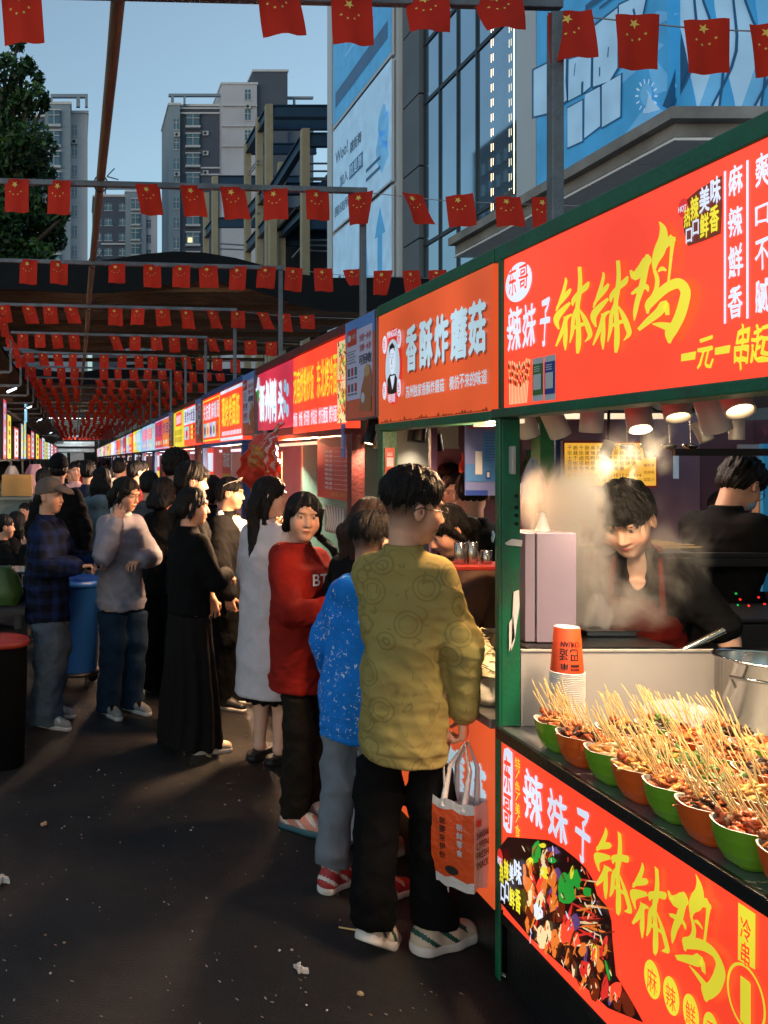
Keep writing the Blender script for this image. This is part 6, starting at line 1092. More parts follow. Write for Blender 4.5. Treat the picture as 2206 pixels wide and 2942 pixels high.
for k, pts in enumerate(([(1.6, 3.3, 2.04), (1.66, 3.5, 1.97), (1.62, 3.8, 2.03)], [(1.9, 3.2, 2.04), (2.3, 3.5, 1.95), (2.6, 3.78, 2.0)])):
    m = MB(); m.tube([tuple(p) for p in smooth_pts([p + (0,) for p in pts])] if False else [Vector(p[:3]) for p in smooth_pts(pts)], .004, 6); tag(m.build('cable', tie, at=pts[0]), ('short drooping cable behind the corner post', 'long cable looping under the stall ceiling', 'cable running down inside the corner post')[k], 'cable')
# ================================================================ PEOPLE: one continuous surface per body, cut from a distance field
def v3(*a): return np.array(a, dtype=np.float32)
class SDF:
    def __init__(s): s.ops = []
    def _add(s, fn, lo, hi, k, op): s.ops.append((fn, np.minimum(lo, hi), np.maximum(lo, hi), k, op)); return s
    def cap(s, p, q, r1, r2=None, k=.02, op='u'):
        p, q = v3(*p), v3(*q); r2 = r1 if r2 is None else r2; d = q - p; L2 = float(d @ d) + 1e-9; rm = max(r1, r2)
        def fn(X, Y, Z):
            t = np.clip(((X - p[0]) * d[0] + (Y - p[1]) * d[1] + (Z - p[2]) * d[2]) / L2, 0, 1)
            return np.sqrt((X - p[0] - d[0] * t) ** 2 + (Y - p[1] - d[1] * t) ** 2 + (Z - p[2] - d[2] * t) ** 2) - (r1 + (r2 - r1) * t)
        return s._add(fn, np.minimum(p, q) - rm, np.maximum(p, q) + rm, k, op)
    def ell(s, c, r, Rm=None, k=.02, op='u'):
        c, r = v3(*c), v3(*r); Rm = np.eye(3, dtype=np.float32) if Rm is None else Rm.astype(np.float32); ext = np.abs(Rm) @ r
        def fn(X, Y, Z):
            x, y, z = X - c[0], Y - c[1], Z - c[2]; a = [(Rm[0, i] * x + Rm[1, i] * y + Rm[2, i] * z) / r[i] for i in range(3)]
            k0 = np.sqrt(a[0] ** 2 + a[1] ** 2 + a[2] ** 2); k1 = np.sqrt((a[0] / r[0]) ** 2 + (a[1] / r[1]) ** 2 + (a[2] / r[2]) ** 2) + 1e-6; return k0 * (k0 - 1) / k1
        return s._add(fn, c - ext, c + ext, k, op)
    def loft(s, prof, k=.02, op='u', e=2.3):
        pr = np.array(prof, dtype=np.float32); pr = pr[np.argsort(pr[:, 0])]; z = pr[:, 0]
        def fn(X, Y, Z):
            zz = np.clip(Z, z[0], z[-1]); cx, cy, a, b = (np.interp(zz, z, pr[:, i]) for i in (1, 2, 3, 4)); m = np.minimum(a, b)
            d = ((np.abs((X - cx) / a) ** e + np.abs((Y - cy) / b) ** e) ** (1 / e) - 1) * m
            return np.maximum(d, np.maximum(z[0] - Z, Z - z[-1]))
        A, B = pr[:, 3].max(), pr[:, 4].max(); lo = v3((pr[:, 1] - pr[:, 3]).min(), (pr[:, 2] - pr[:, 4]).min(), z[0]); hi = v3((pr[:, 1] + pr[:, 3]).max(), (pr[:, 2] + pr[:, 4]).max(), z[-1])
        return s._add(fn, lo, hi, k, op)
    def cut(s, p, n):
        p, n = v3(*p), v3(*n); n = n / np.linalg.norm(n); return s._add(lambda X, Y, Z: (X - p[0]) * n[0] + (Y - p[1]) * n[1] + (Z - p[2]) * n[2], v3(9, 9, 9), v3(9, 9, 9), 0, 'c')
    def mesh(s, res):
        us = [o for o in s.ops if o[4] == 'u']; lo = np.min([o[1] for o in us], 0) - .03; hi = np.max([o[2] for o in us], 0) + .03; n = np.ceil((hi - lo) / res).astype(int) + 1
        A = np.full(tuple(n), .2, np.float32); ax = [lo[i] + res * np.arange(n[i], dtype=np.float32) for i in range(3)]
        for fn, l, h, k, op in s.ops:
            if op == 'c': A = np.maximum(A, fn(ax[0][:, None, None], ax[1][None, :, None], ax[2][None, None, :])); continue
            mg = .035 + k; i0 = np.clip(((l - mg - lo) / res).astype(int), 0, n - 1); i1 = np.clip(((h + mg - lo) / res).astype(int) + 2, 1, n)
            if np.any(i1 <= i0): continue
            sl = tuple(slice(i0[i], i1[i]) for i in range(3)); d = fn(ax[0][sl[0]][:, None, None], ax[1][sl[1]][None, :, None], ax[2][sl[2]][None, None, :]); c = A[sl]
            if op == 'u': hh = np.clip(.5 + .5 * (c - d) / k, 0, 1); A[sl] = c * (1 - hh) + d * hh - k * hh * (1 - hh)
            else: hh = np.clip(.5 - .5 * (c + d) / k, 0, 1); A[sl] = c * (1 - hh) - d * hh + k * hh * (1 - hh)
        g = openvdb.FloatGrid(); g.background = .2; g.copyFromArray(A); p, q = g.convertToQuads(isovalue=0.0); return np.asarray(p, dtype=np.float32) * res + lo, np.asarray(q)
def rotm(yaw=0, pitch=0, roll=0):
    """yaw: clockwise seen from above, pitch: nodding down, roll: tilt to the right (degrees)"""
    return np.array(Matrix.Rotation(R(-yaw), 3, 'Z') @ Matrix.Rotation(R(-pitch), 3, 'X') @ Matrix.Rotation(R(roll), 3, 'Y'), dtype=np.float32)
def fold_field(P, seed, sc, vert=0.0):
    r = np.random.default_rng(seed); q = P * sc; w = np.sin(q @ r.normal(size=3) * 1.1 + 1) + np.sin(q @ r.normal(size=3) * .9 + 2); f = 0
    for i in range(5):
        k = r.normal(size=3); k[2] *= (1 - vert); k /= np.linalg.norm(k); k *= (1.3, 2.1, 3.0, 4.3, 6.0)[i]; f = f + (1 - 1.6 * np.abs(np.sin(q @ k + r.uniform(0, 6) + w * .8))) * (1, .7, .5, .35, .25)[i]
    return f / 2.2
def surf(name, sd, res, mats, parent, amp=0, seed=1, sc=9, vert=0, color=None, matfn=None, disp=None, ampf=None):
    p, q = sd.mesh(res); me = bpy.data.meshes.new(name); me.vertices.add(len(p)); me.vertices.foreach_set('co', p.ravel()); me.loops.add(q.size); me.loops.foreach_set('vertex_index', q.ravel()); me.polygons.add(len(q)); me.polygons.foreach_set('loop_start', np.arange(0, q.size, 4)); me.update(calc_edges=True)
    if amp or disp:
        nn = np.empty(len(p) * 3, np.float32); me.vertices.foreach_get('normal', nn); nn = nn.reshape(-1, 3); a = 0
        if amp: a = amp * (1.25 * fold_field(p, seed, sc, vert) + .55 * fold_field(p, seed + 7, sc * 2.1, vert)) * (ampf(p) if ampf else 1)
        if disp is not None: a = a + disp(p)
        me.vertices.foreach_set('co', (p + nn * np.asarray(a)[:, None]).astype(np.float32).ravel())
    me.polygons.foreach_set('use_smooth', [True] * len(q))
    for m in (mats if isinstance(mats, (list, tuple)) else [mats]): me.materials.append(m)
    if matfn is not None: me.polygons.foreach_set('material_index', np.asarray(matfn(p[q].mean(1)), dtype=np.int32))
    if color is not None:
        at = me.color_attributes.new('Col', 'FLOAT_COLOR', 'POINT'); c = np.ones((len(p), 4), np.float32); c[:, :3] = color(p); at.data.foreach_set('color', c.ravel())
    me.update(); o = bpy.data.objects.new(name, me); C.objects.link(o); o.parent = parent; return o
SKIN = M('skin', 'c49a82', .5, 0, .06, 30, .08, 160, attr='Col', spec=.35); SKIN.node_tree.nodes['Principled BSDF'].inputs['Subsurface Weight'].default_value = .08; SKIN.node_tree.nodes['Principled BSDF'].inputs['Subsurface Radius'].default_value = (.012, .005, .003)
def hairm(name, hx): return M(name, hx, .5, 0, .35, 60, .5, 220, stretch=(1, 1, .25), spec=.22)
HB = hairm('hair_black', '0b0908'); HBR = hairm('hair_dark_brown', '2a1a12'); HRB = hairm('hair_red_brown', '4a2618')
def crease(m):
    nt = m.node_tree; b = nt.nodes['Principled BSDF']; bp0 = b.inputs['Normal'].links[0].from_node; tc = nt.nodes.new('ShaderNodeTexCoord'); n = nt.nodes.new('ShaderNodeTexNoise'); n.inputs['Scale'].default_value = 6; n.inputs['Detail'].default_value = 2; n.inputs['Distortion'].default_value = .8; nt.links.new(tc.outputs['Object'], n.inputs['Vector'])
    bp = nt.nodes.new('ShaderNodeBump'); bp.inputs['Strength'].default_value = .45; bp.inputs['Distance'].default_value = .03; nt.links.new(n.outputs[0], bp.inputs['Height']); nt.links.new(bp0.outputs[0], bp.inputs['Normal']); nt.links.new(bp.outputs[0], b.inputs['Normal']); return m
def fabric(name, hx, rough=.85, var=.12, b=.25): return crease(M(name, hx, rough, 0, var, 10, b, 420, spec=.12)) if name not in _mc else _mc[name]
def hand(sd, w, d, n, side, curl=.35, s=1.0, spread=1.0):
    d = v3(*d); d /= np.linalg.norm(d); n = v3(*n); n = n - d * (n @ d); n /= np.linalg.norm(n); u = np.cross(d, n) * side; w = v3(*w)     # u points to the thumb side
    def rot(a): return d * math.cos(a) + n * math.sin(a)
    for j, L in enumerate((.066, .076, .071, .056)):
        off = (.030 - .0205 * j) * s; kn = w + d * (.088 - .004 * abs(j - 1.3)) * s + u * off; sd.cap(w + u * off * .6 + d * .012 * s, kn, .0145 * s, .0105 * s, .012)
        a1 = curl * (.9 + .12 * j); d1 = rot(a1) + u * (.10 - .07 * j) * spread; p1 = kn + d1 * L * .52 * s; d2 = rot(a1 + curl * 1.5); p2 = p1 + d2 * L * .48 * s
        sd.cap(kn, p1, .0088 * s, .008 * s, .004); sd.cap(p1, p2, .008 * s, .0062 * s, .004)
    t0 = w + d * .025 * s + u * .022 * s; t1 = t0 + (u * .62 + d * .6 + n * .35 * (1 + curl)) * .042 * s; t2 = t1 + (d * .75 + n * .55 * (.5 + curl) + u * .12) * .034 * s; sd.cap(t0, t1, .0135 * s, .0098 * s, .01); sd.cap(t1, t2, .0095 * s, .0075 * s, .005)
SKC = np.array(lin('c09078')[:3]); 
def person(label, loc, heading, H=1.70, head=(0, 0, 0), arms=None, top=None, bottom=None, hair=None, shoes=None, skin=None, fat=1.0, lean=(0, 0), feet=None, res=.0065, group=None, female=False, cat='person', sit=0, hs=1.0, glasses=None, extra=None, seed=1, bare=False, sw=None):
    root = thing('person', label, cat, loc, group, -R(heading)); s = H / 1.70; T = lambda x, y, z: v3((x + lean[0] * max(0, z - .95)) * s, (y + lean[1] * max(0, z - .95)) * s, (z - (.42 if sit and z > .5 else 0)) * s)
    shw = (sw or (.158 if female else .175)) * (1 + (fat - 1) * .5); hw = .085
    sk = np.array(lin(skin)[:3]) if skin else SKC
    feet = feet or ((-.1, 0, -8), (.1, 0, 8)); hipz, kz = .92, .49
    legs = []
    for sgn, ft in zip((-1, 1), feet):
        hp = T(sgn * hw, 0, hipz); fx, fy, fyaw = ft[:3]; lift = ft[3] if len(ft) > 3 else 0
        if sit: kn = hp + v3(sgn * .03, .42, .02) * s; an = v3(kn[0], kn[1] - .02, .09 * s)
        else: an = v3(fx * s, fy * s, (.085 + lift) * s); kn = (hp + an) / 2 + v3(0, .035 + lift * .5, .02) * s
        legs.append((hp, kn, an, fyaw, lift))
    sh = {k: T(k * shw, 0, 1.385) for k in (-1, 1)}; arms = arms or {}
    A = {}
    for k in (-1, 1):
        ud, fd, hd, pn, cu = arms.get(k, ((k * .16, .02, -1), (k * .04, .22, -1), (0, .15, -1), (-k, .1, 0), .45)); ud, fd, hd = (np.array(x, float) / np.linalg.norm(x) for x in (ud, fd, hd)); el = sh[k] + ud * .285 * s; wr = el + fd * .245 * s; A[k] = (sh[k], el, wr, hd, pn, cu)
    Rh = rotm(*head); nb = T(0, -.012, 1.40); hc = nb + v3(0, .012, .045) * s + Rh @ v3(0, .012, .143) * s * (.5 + .5 * hs); hsc = s * 1.0 * hs
    def h(x, y, z): return hc + Rh @ v3(x, y, z) * hsc
    # ---- body
    sd = SDF(); E = lambda c, r, k=.012, op='u': sd.ell(h(*c), v3(*r) * hsc, Rh, k * hsc, op)
    E((0, -.012, .032), (.0745, .093, .083)); E((0, .022, -.035), (.060, .066, .072), .035); E((0, .052, -.088), (.028, .028, .024), .03); E((.035, .045, -.03), (.03, .035, .035), .025); E((-.035, .045, -.03), (.03, .035, .035), .025)
    sd.cap(h(0, .083, .012), h(0, .101, -.026), .0075 * hsc, .0105 * hsc, .014 * hsc); E((.011, .092, -.03), (.008, .009, .007), .008); E((-.011, .092, -.03), (.008, .009, .007), .008)
    for x in (-.030, .030): E((x, .093, .009), (.017, .014, .010), .014, 's'); E((x, .0715, .008), (.0135, .0125, .0105), .006)
    E((0, .082, .034), (.045, .012, .008), .016); E((0, .0855, -.053), (.021, .010, .0055), .006); E((0, .0835, -.063), (.017, .010, .0062), .006)
    for x in (-1, 1): E((x * .077, -.006, -.004), (.0085, .019, .031), .008); E((x * .085, .000, -.002), (.006, .009, .016), .005, 's')
    sd.cap(h(0, -.022, -.06), nb, .050 * hsc, .053 * s, .03); sd.cap(nb, T(0, .004, 1.33), .05 * s, .04 * s, .015)
    sd.loft([(T(0, 0, z)[2], T(0, 0, z)[0], T(0, 0, z)[1], a * s, b * s) for z, a, b in ((.90, .12, .085), (1.05, .105, .075), (1.25, .12, .08), (1.33, .10, .05))], .03)
    for k in (-1, 1):
        p, e_, w, hd, pn, cu = A[k]; sd.cap(p + v3(-k * .035, 0, -.045) * s, e_, .036 * s, .036 * s, .03); sd.cap(e_, w, .038 * s, .026 * s, .012); hand(sd, w, hd, pn, k, cu, s)
    for hp, kn, an, _, _ in legs: sd.cap(hp, kn, .062 * s, .048 * s, .03); sd.cap(kn, kn * .62 + an * .38, .048 * s, .05 * s, .02); sd.cap(kn * .62 + an * .38, an, .05 * s, .033 * s, .02); sd.cap(an, an + v3(0, .05, -.05) * s, .032 * s, .025 * s, .02)
    brow = np.array(lin('2a1d18')[:3]); lip = np.array(lin('a85a50')[:3]); eyew = np.array((.36, .33, .31)); iris = np.array((.012, .009, .008)); stub = hair.get('fade') if hair else None
    def col(P):
        L = ((P - hc) @ Rh) / hsc; c = np.tile(sk, (len(P), 1)); x, y, z = L.T; ax = np.abs(x); fr = y > .04
        def mixc(w, cc): nonlocal c; w = np.clip(w, 0, 1)[:, None]; c = c * (1 - w) + cc * w
        g = lambda cx, cz, rx, rz, soft=.35: np.where(fr, (1 - np.sqrt(((ax - cx) / rx) ** 2 + ((z - cz) / rz) ** 2)) / soft, 0)
        mixc(.35 * g(.04, -.03, .035, .03, .8), np.array(lin('c8705c')[:3])); mixc(.7 * g(0, -.058, .0215, .0095), lip); mixc(1.0 * np.where(fr, (1 - np.abs(z + .0575) / .0018) * (ax < .02), 0), lip * .3)
        mixc(.62 * np.where(fr, (1 - np.abs(z - .027 + .12 * (ax - .03) ** 1 * .6) / .0036) * 1.2 * ((ax > .011) & (ax < .049)), 0), brow)
        mixc(g(.0305, .008, .0138, .0050, .3), eyew); mixc(g(.0300, .0078, .0060, .0058, .3), iris); mixc(np.where(fr, (1 - np.abs(z - .0138 + 8 * (ax - .030) ** 2) / .0026) * (np.abs(ax - .0305) < .0165), 0), iris * 1.3)
        mixc(.6 * np.where(fr & (y > .07), (1 - np.sqrt(((ax - .0085) / .005) ** 2 + ((z + .035) / .003) ** 2)) / .4, 0), sk * .35)
        if stub: mixc(stub * 1.08 * np.clip((.035 - y) / .03, 0, 1) * np.clip((z + .078) / .085, 0, 1) ** .7 * ((ax < .080) | (z > .03)), np.array((.02, .016, .014)))
        return c
    surf('body', sd, res * .85, SKIN, root, color=col)
    # ---- hair
    if hair:
        st = hair['style']; pf = hair.get('puff', 0); hd_ = SDF(); HE = lambda c, r, k=.012, op='u': hd_.ell(h(*c), v3(*r) * hsc, Rh, k * hsc, op)
        if st in ('short', 'crop', 'fade'):
            if st == 'fade': HE((0, -.016, .056 + pf * .4), (.0775 + pf * .3, .097 + pf * .3, .073 + pf * .7)); HE((0, -.055, .035), (.066, .05, .045), .02)
            else: HE((0, -.014, .042 + pf * .3), (.0795 + pf * .35, .098 + pf * .35, .083 + pf * .75)); HE((0, -.055, -.008), (.0715, .055, .056), .03)
            if hair.get('fringe'): HE((0, .075, .062), (.062, .03, .034), .012)
            HE((0, .125, -.035), (.084, .080, .092 if not hair.get('fringe') else .078), .010, 's')
            for x in (-1, 1): HE((x * .09, .022, -.03), (.034, .05, .052), .015, 's')
        elif st == 'cap':
            HE((0, -.05, -.01), (.075, .055, .055), .02)
        else:
            HE((0, -.012, .038), (.0835, .100, .088)); HE((0, -.06, -.02), (.078, .058, .075), .02)
            part = hair.get('part', .0); HE((part, .122, -.004), (.066, .070, .094), .012, 's')
            for x in (-1, 1): hd_.cap(h(x * .070, .025, .04), h(x * .078, -.012, -.06), .019 * hsc, .018 * hsc, .015)
            ln = hair.get('len', .3)
            if st == 'long':
                bk = hair.get('fwd', 0)
                for x in (-.062, -.02, .02, .062): hd_.cap(h(x, -.055, -.02), hc + (Rh @ v3(x * 1.0, -.085, -.07)) * hsc, .04 * hsc, .04 * hsc, .03); hd_.cap(hc + (Rh @ v3(x, -.085, -.07)) * hsc, hc + v3(*(Rh @ v3(x * 1.15, -.075, 0))) * hsc + v3(0, -.035 + bk, -ln) * s, .042 * hsc, .022 * hsc, .03)
                for x in (-1, 1): hd_.cap(h(x * .078, -.018, -.05), hc + (Rh @ v3(x * .08, -.03, 0)) * hsc + v3(0, 0, -ln * .75) * s, .022 * hsc, .012 * hsc, .02)
            elif st == 'tied': hd_.cap(h(0, -.10, -.02), h(0, -.125, -.05), .035 * hsc, .03 * hsc, .02); hd_.cap(h(0, -.125, -.05), h(0, -.12, -.05) + v3(0, -.02, -ln) * s, .03 * hsc, .012 * hsc, .02)
            elif st == 'bun': HE((0, -.105, .03), (.045, .04, .045), .02)
            elif st == 'braid':
                sd_ = hair.get('side', 1); p = h(sd_ * .07, -.03, -.07)
                for j in range(9): q_ = p + v3(sd_ * .012, .030 if j < 3 else .004, -.030) * s; hd_.cap(p, q_, .021 * hsc * (1 - .04 * j), .015 * hsc, .006); p = q_
        hsd = seed * 3.1; dy = hair.get('spike', 0)
        def hdisp(P):
            L = ((P - hc) @ Rh) / hsc; an = np.arctan2(L[:, 0], L[:, 1] + .02); zz = L[:, 2]; f = .0016 * np.sin(an * 42 + 3 * np.sin(zz * 30 + hsd)) + .0018 * np.sin(an * 23 + 5 * np.sin(zz * 17 + hsd) + hsd) + .0022 * np.sin(an * 11 + zz * 25 + hsd)
            return f * hsc + dy * np.abs(np.sin(L[:, 0] * 140 + 2 * np.sin(L[:, 1] * 60))) * np.abs(np.sin(L[:, 1] * 120 + hsd)) * (zz > .03) * hsc
        ho = surf('hair', hd_, res * .8, hair.get('mat', HB), root, disp=hdisp)
        if res < .0072:                                             # loose strands lifting off the mass of hair
            me = ho.data; nv = len(me.vertices); co = np.empty(nv * 3, np.float32); me.vertices.foreach_get('co', co); no = np.empty(nv * 3, np.float32); me.vertices.foreach_get('normal', no); co = co.reshape(-1, 3); no = no.reshape(-1, 3); r_ = np.random.default_rng(seed); ns = 1500; ix = r_.integers(0, nv, ns); P = co[ix]; Nn = no[ix]
            L = ((P - hc) @ Rh); rad = L / (np.linalg.norm(L, axis=1)[:, None] + 1e-6); crown = hc + Rh @ v3(0, -.03, .12) * hsc; away = P - crown; away -= Nn * (away * Nn).sum(1)[:, None]; away /= np.linalg.norm(away, axis=1)[:, None] + 1e-6
            dn = away * .7 + v3(0, 0, -.35) + Nn * r_.uniform(.10, .45 if dy or pf > .01 else .26, ns)[:, None] + r_.normal(0, .16, (ns, 3)); dn /= np.linalg.norm(dn, axis=1)[:, None]; ln_ = r_.uniform(.012, .034, ns)[:, None] * hsc; sd_ = np.cross(dn, Nn); sd_ /= np.linalg.norm(sd_, axis=1)[:, None] + 1e-6; w_ = .0009 * hsc
            A0 = P - Nn * .002; m1 = A0 + dn * ln_ * .55; tip = A0 + dn * ln_ + v3(0, 0, -.18) * ln_; vs_ = np.stack([A0 - sd_ * w_, A0 + sd_ * w_, m1 + sd_ * w_ * .8, m1 - sd_ * w_ * .8, tip], 1).reshape(-1, 3); sm2 = bpy.data.meshes.new('strands'); fs_ = []
            for i_ in range(ns): o_ = i_ * 5; fs_ += [(o_, o_ + 1, o_ + 2, o_ + 3), (o_ + 3, o_ + 2, o_ + 4)]
            sm2.from_pydata(vs_.tolist(), [], fs_); bm_ = bmesh.new(); bm_.from_mesh(me); bm_.from_mesh(sm2); bm_.to_mesh(me); bm_.free(); bpy.data.meshes.remove(sm2)
    # ---- cap
    if hair and hair.get('cap'):
        cs = SDF(); cs.ell(h(0, -.008, .046), v3(.087, .106, .098) * hsc, Rh, .01); cs.cut(h(0, 0, .022), Rh @ v3(0, .20, -1)); c_ = surf('cap', cs, res * .8, hair['cap'], root)
        bs = SDF(); bs.ell(h(0, .105, .035), v3(.076, .085, .05) * hsc, Rh @ rotm(0, 16, 0), .01); bs.ell(h(0, .098, .024), v3(.082, .095, .05) * hsc, Rh @ rotm(0, 16, 0), .004, 's'); bs.cut(h(0, .07, 0), Rh @ v3(0, -1, 0)); surf('brim', bs, .004, hair['cap'], c_)
    # ---- glasses
    if glasses:
        m = MB()
        for x in (-.031, .031): m.tube([h(x + .0235 * math.cos(a), .1 - abs(.0235 * math.cos(a)) * .12 * (1 if math.cos(a) * x > 0 else 0), .004 + .0195 * math.sin(a)) for a in np.linspace(0, 2 * math.pi, 22)], .0019 * hsc, 6)
        m.tube([h(-.008, .1, .008), h(0, .103, .011), h(.008, .1, .008)], .0017 * hsc, 6)
        for x in (-1, 1): m.tube([h(x * .055, .097, .008), h(x * .079, .05, .01), h(x * .084, -.005, .014), h(x * .084, -.025, .002)], .0019 * hsc, 6)
        m.build('glasses', glasses, root, local=True)
    # ---- lower garment
    tp_hem = (top or {}).get('hem', .8) - (.06 if (top or {}).get('band') else 0); bt = bottom or {}; kind = bt.get('kind', 'trousers')
    if kind == 'trousers':
        g = SDF(); w0, w1, w2 = bt.get('w', (.098, .078, .07)); end = bt.get('end', .035)
        g.loft([(T(0, 0, z)[2], T(0, 0, z)[0], T(0, 0, z)[1] - .005, a * s * (1 + (fat - 1) * .8), b * s * fat) for z, a, b in ((.84, .155, .115), (.95, .16, .118), (1.04, .145, .105))], .05)
        for hp, kn, an, fy, lf in legs:
            mid = (hp + kn) / 2; lo_ = an + v3(0, -.012, -.085 + end) * s; g.cap(hp + v3(-hp[0] * .12, -.01, -.05 * s), mid, w0 * .90 * s * fat, (w0 * .55 + w1 * .45) * s * fat, .03); g.cap(mid, kn, (w0 * .55 + w1 * .45) * s * fat, w1 * s, .03); g.cap(kn, lo_ + v3(0, .0, w2) * s * .9, w1 * s, w2 * s, .03)
            g.cap(lo_ + v3(0, 0, w2 * .9) * s, lo_, w2 * s, w2 * s * 1.03, .01)
        g.cut((0, 0, (end - .002) * s), (0, 0, -1)); surf('trousers', g, res, bt['mat'], root, bt.get('amp', .010) * s, seed + 3, bt.get('sc', 8), .35, disp=lambda P: -.055 * np.clip((P[:, 2] - ((tp_hem - (.42 if sit else 0)) - .015) * s) / .04, 0, 1))
    elif kind == 'skirt':
        g = SDF(); e0 = bt.get('end', .12); g.loft([(e0 * s, 0, 0, bt.get('w', .21) * s, bt.get('w', .21) * .85 * s), (.55 * s, 0, 0, .185 * s, .15 * s), (.9 * s, T(0, 0, .9)[0], 0, .165 * s, .128 * s), (1.05 * s, 0, 0, .13 * s, .1 * s)], .01, e=2.0)
        pl = bt.get('pleat', .008); surf('skirt', g, res, bt['mat'], root, .005 * s, seed + 3, 6, .9, disp=lambda P: pl * np.sin(np.arctan2(P[:, 0], P[:, 1]) * 13 + 2 * np.sin(P[:, 2] * 4)) * np.clip((1.0 * s - P[:, 2]) / .5, 0, 1) - .05 * np.clip((P[:, 2] - (tp_hem - .02) * s) / .05, 0, 1))
    # ---- shoes
    if shoes:
        for (hp, kn, an, fy, lf), nm in zip(legs, (0, 1)):
            Rf = rotm(fy, (28 if lf > .02 else 0)); o3 = v3(an[0], an[1], 0) + v3(0, 0, lf * .75) * s
            def f(x, y, z): return o3 + Rf @ v3(x, y, z) * s
            k = shoes.get('k', 1.0); low = shoes.get('low', 0); g = SDF(); g.cap(f(0, -.045, .045), f(0, .06, .05), .042 * s * k, .040 * s * k, .03); g.cap(f(0, .06, .048), f(.004, .155, .036), .043 * s * k, .034 * s * k, .03)
            if not low: g.cap(f(0, -.035, .06), f(0, -.02, .095), .04 * s, .040 * s, .02)
            else: g.cut(f(0, 0, .062), Rf @ v3(0, -.25, 1))
            g.cut(f(0, 0, .022), Rf @ v3(0, 0, -1)); sm = shoes['mat'] if isinstance(shoes['mat'], (list, tuple)) else [shoes['mat'], shoes['mat']]
            def mf(c): L = ((c - o3) @ Rf) / s; return (np.sin(L[:, 1] * 70 + L[:, 2] * 95) > .55) & (L[:, 2] > .035) & (L[:, 1] < .12)
            so = surf('shoe', g, .0055, sm, root, matfn=mf); g = SDF(); g.loft([(0, 0, 0, 1, 1)] * 2) if False else None
            t_ = shoes.get('sole_t', .03); g.cap(f(0, -.05, .02), f(0, .07, .02), .043 * s * k, .042 * s * k, .03); g.cap(f(0, .07, .02), f(.004, .155, .022), .044 * s * k, .038 * s * k, .03); g.cut(f(0, 0, t_), Rf @ v3(0, 0, 1)); g.cut(f(0, 0, .001), Rf @ v3(0, 0, -1)); surf('sole', g, .0055, shoes['sole'], so)
    # ---- upper garment
    tp = top or {}
    if tp:
        g = SDF(); hem = tp.get('hem', .80); th = tp.get('th', .02); bel = tp.get('belly', 0) ; hz = lambda z: T(0, 0, z)
        prof = [(hem, .155 + th, .115 + th + bel), (.95, .150 + th, .112 + th + bel), (1.08, .142 + th, .105 + th + bel * .9), (1.24, .160 + th, .112 + th + bel * .3), (1.335, .158 + th * .7, .092 + th), (1.385, .125 + th * .3, .078 + th * .3), (1.415, .094, .074), (1.445, .069, .068), (1.462, .066, .066)]
        if tp.get('hips'): prof[0] = (prof[0][0], prof[0][1] + .02, prof[0][2] + .02)
        if female: prof = [(z, a * (.93 if z < 1.4 else 1), b * (.95 if z < 1.4 else 1) + (.008 if abs(z - 1.24) < .02 else 0)) for z, a, b in prof]
        if tp.get('flare'): prof[0] = (hem, prof[0][1] + tp['flare'], prof[0][2] + tp['flare'])
        g.loft([(hz(z)[2], hz(z)[0], hz(z)[1] + (-.012 if z > 1.36 else (.008 if z > 1.1 else -.004)) + bel * .3 * (z < 1.2), a * s * (fat if z < 1.36 else max(1, fat)), b * s * (fat if z < 1.36 else max(1, fat))) for z, a, b in prof], .02, e=2.2)
        sl = tp.get('sleeve', 1.0); r0, r1, r2 = tp.get('r', (.072, .062, .052))
        for k in (-1, 1):
            p, e_, w, hd, pn, cu = A[k]; g.cap(p + v3(-k * (.032 if tp.get('r', (.072,))[0] < .08 else .045), 0, -.030 - .3 * max(0, r0 - .07)) * s, e_ if sl > .55 else p + (e_ - p) * sl * 1.6, r0 * s, r1 * s, .035)
            if sl > .55: ew = e_ + (w - e_) * min(1, (sl - .5) * 2 * .93); g.cap(e_, ew, r1 * s, r2 * s, .007); (g.cap(ew - (w - e_) * .14, ew, r2 * s * 1.02, r2 * s * .86, .012) if tp.get('cuff') else None)
        if tp.get('band'): g.loft([((hem - .045) * s - (.42 * s if sit else 0), hz(hem)[0], -.004 + bel * .3, (.146 + th) * s * fat, (.108 + th + bel) * s * fat), ((hem + .02) * s - (.42 * s if sit else 0), hz(hem)[0], -.004 + bel * .3, (.15 + th) * s * fat, (.112 + th + bel) * s * fat)], .012)
        if tp.get('hood'):
            b_ = T(0, -.095, 1.375); g.ell(b_, v3(.115, .062, .085) * s, rotm(0, -20, 0), .05); g.ell(b_ + v3(0, .035, .062) * s, v3(.07, .05, .05) * s, None, .02, 's'); 
            for k in (-1, 1): g.cap(T(k * .075, -.055, 1.42), T(k * .045, .06, 1.375), .030 * s, .024 * s, .03)
        if tp.get('collar'):
            for k in (-1, 1): g.cap(T(k * .062, -.045, 1.445), T(k * .045, .055, 1.405), .018 * s, .013 * s, .012)
            g.cap(T(-.05, -.05, 1.445), T(.05, -.05, 1.445), .018 * s, .018 * s, .012)
        vn = tp.get('v', 0)
        if vn: g.ell(T(0, .10, 1.40 - vn * .3), v3(.045, .09, vn) * s, rotm(0, 0, 0), .006, 's')
        op = tp.get('open')
        if op: g.ell(T(tp.get('openx', 0), .18, 1.12), v3(op, .16, .5) * s, None, .01, 's')
        mt = tp['mat']; uo = surf('upper_garment' if not tp.get('name') else tp['name'], g, res, mt, root, tp.get('amp', .011) * s, seed, tp.get('sc', 9), tp.get('vert', .1), disp=None, ampf=lambda P: np.clip(((1.37 - (.42 if sit else 0)) * s - P[:, 2]) / (.07 * s), .12, 1))
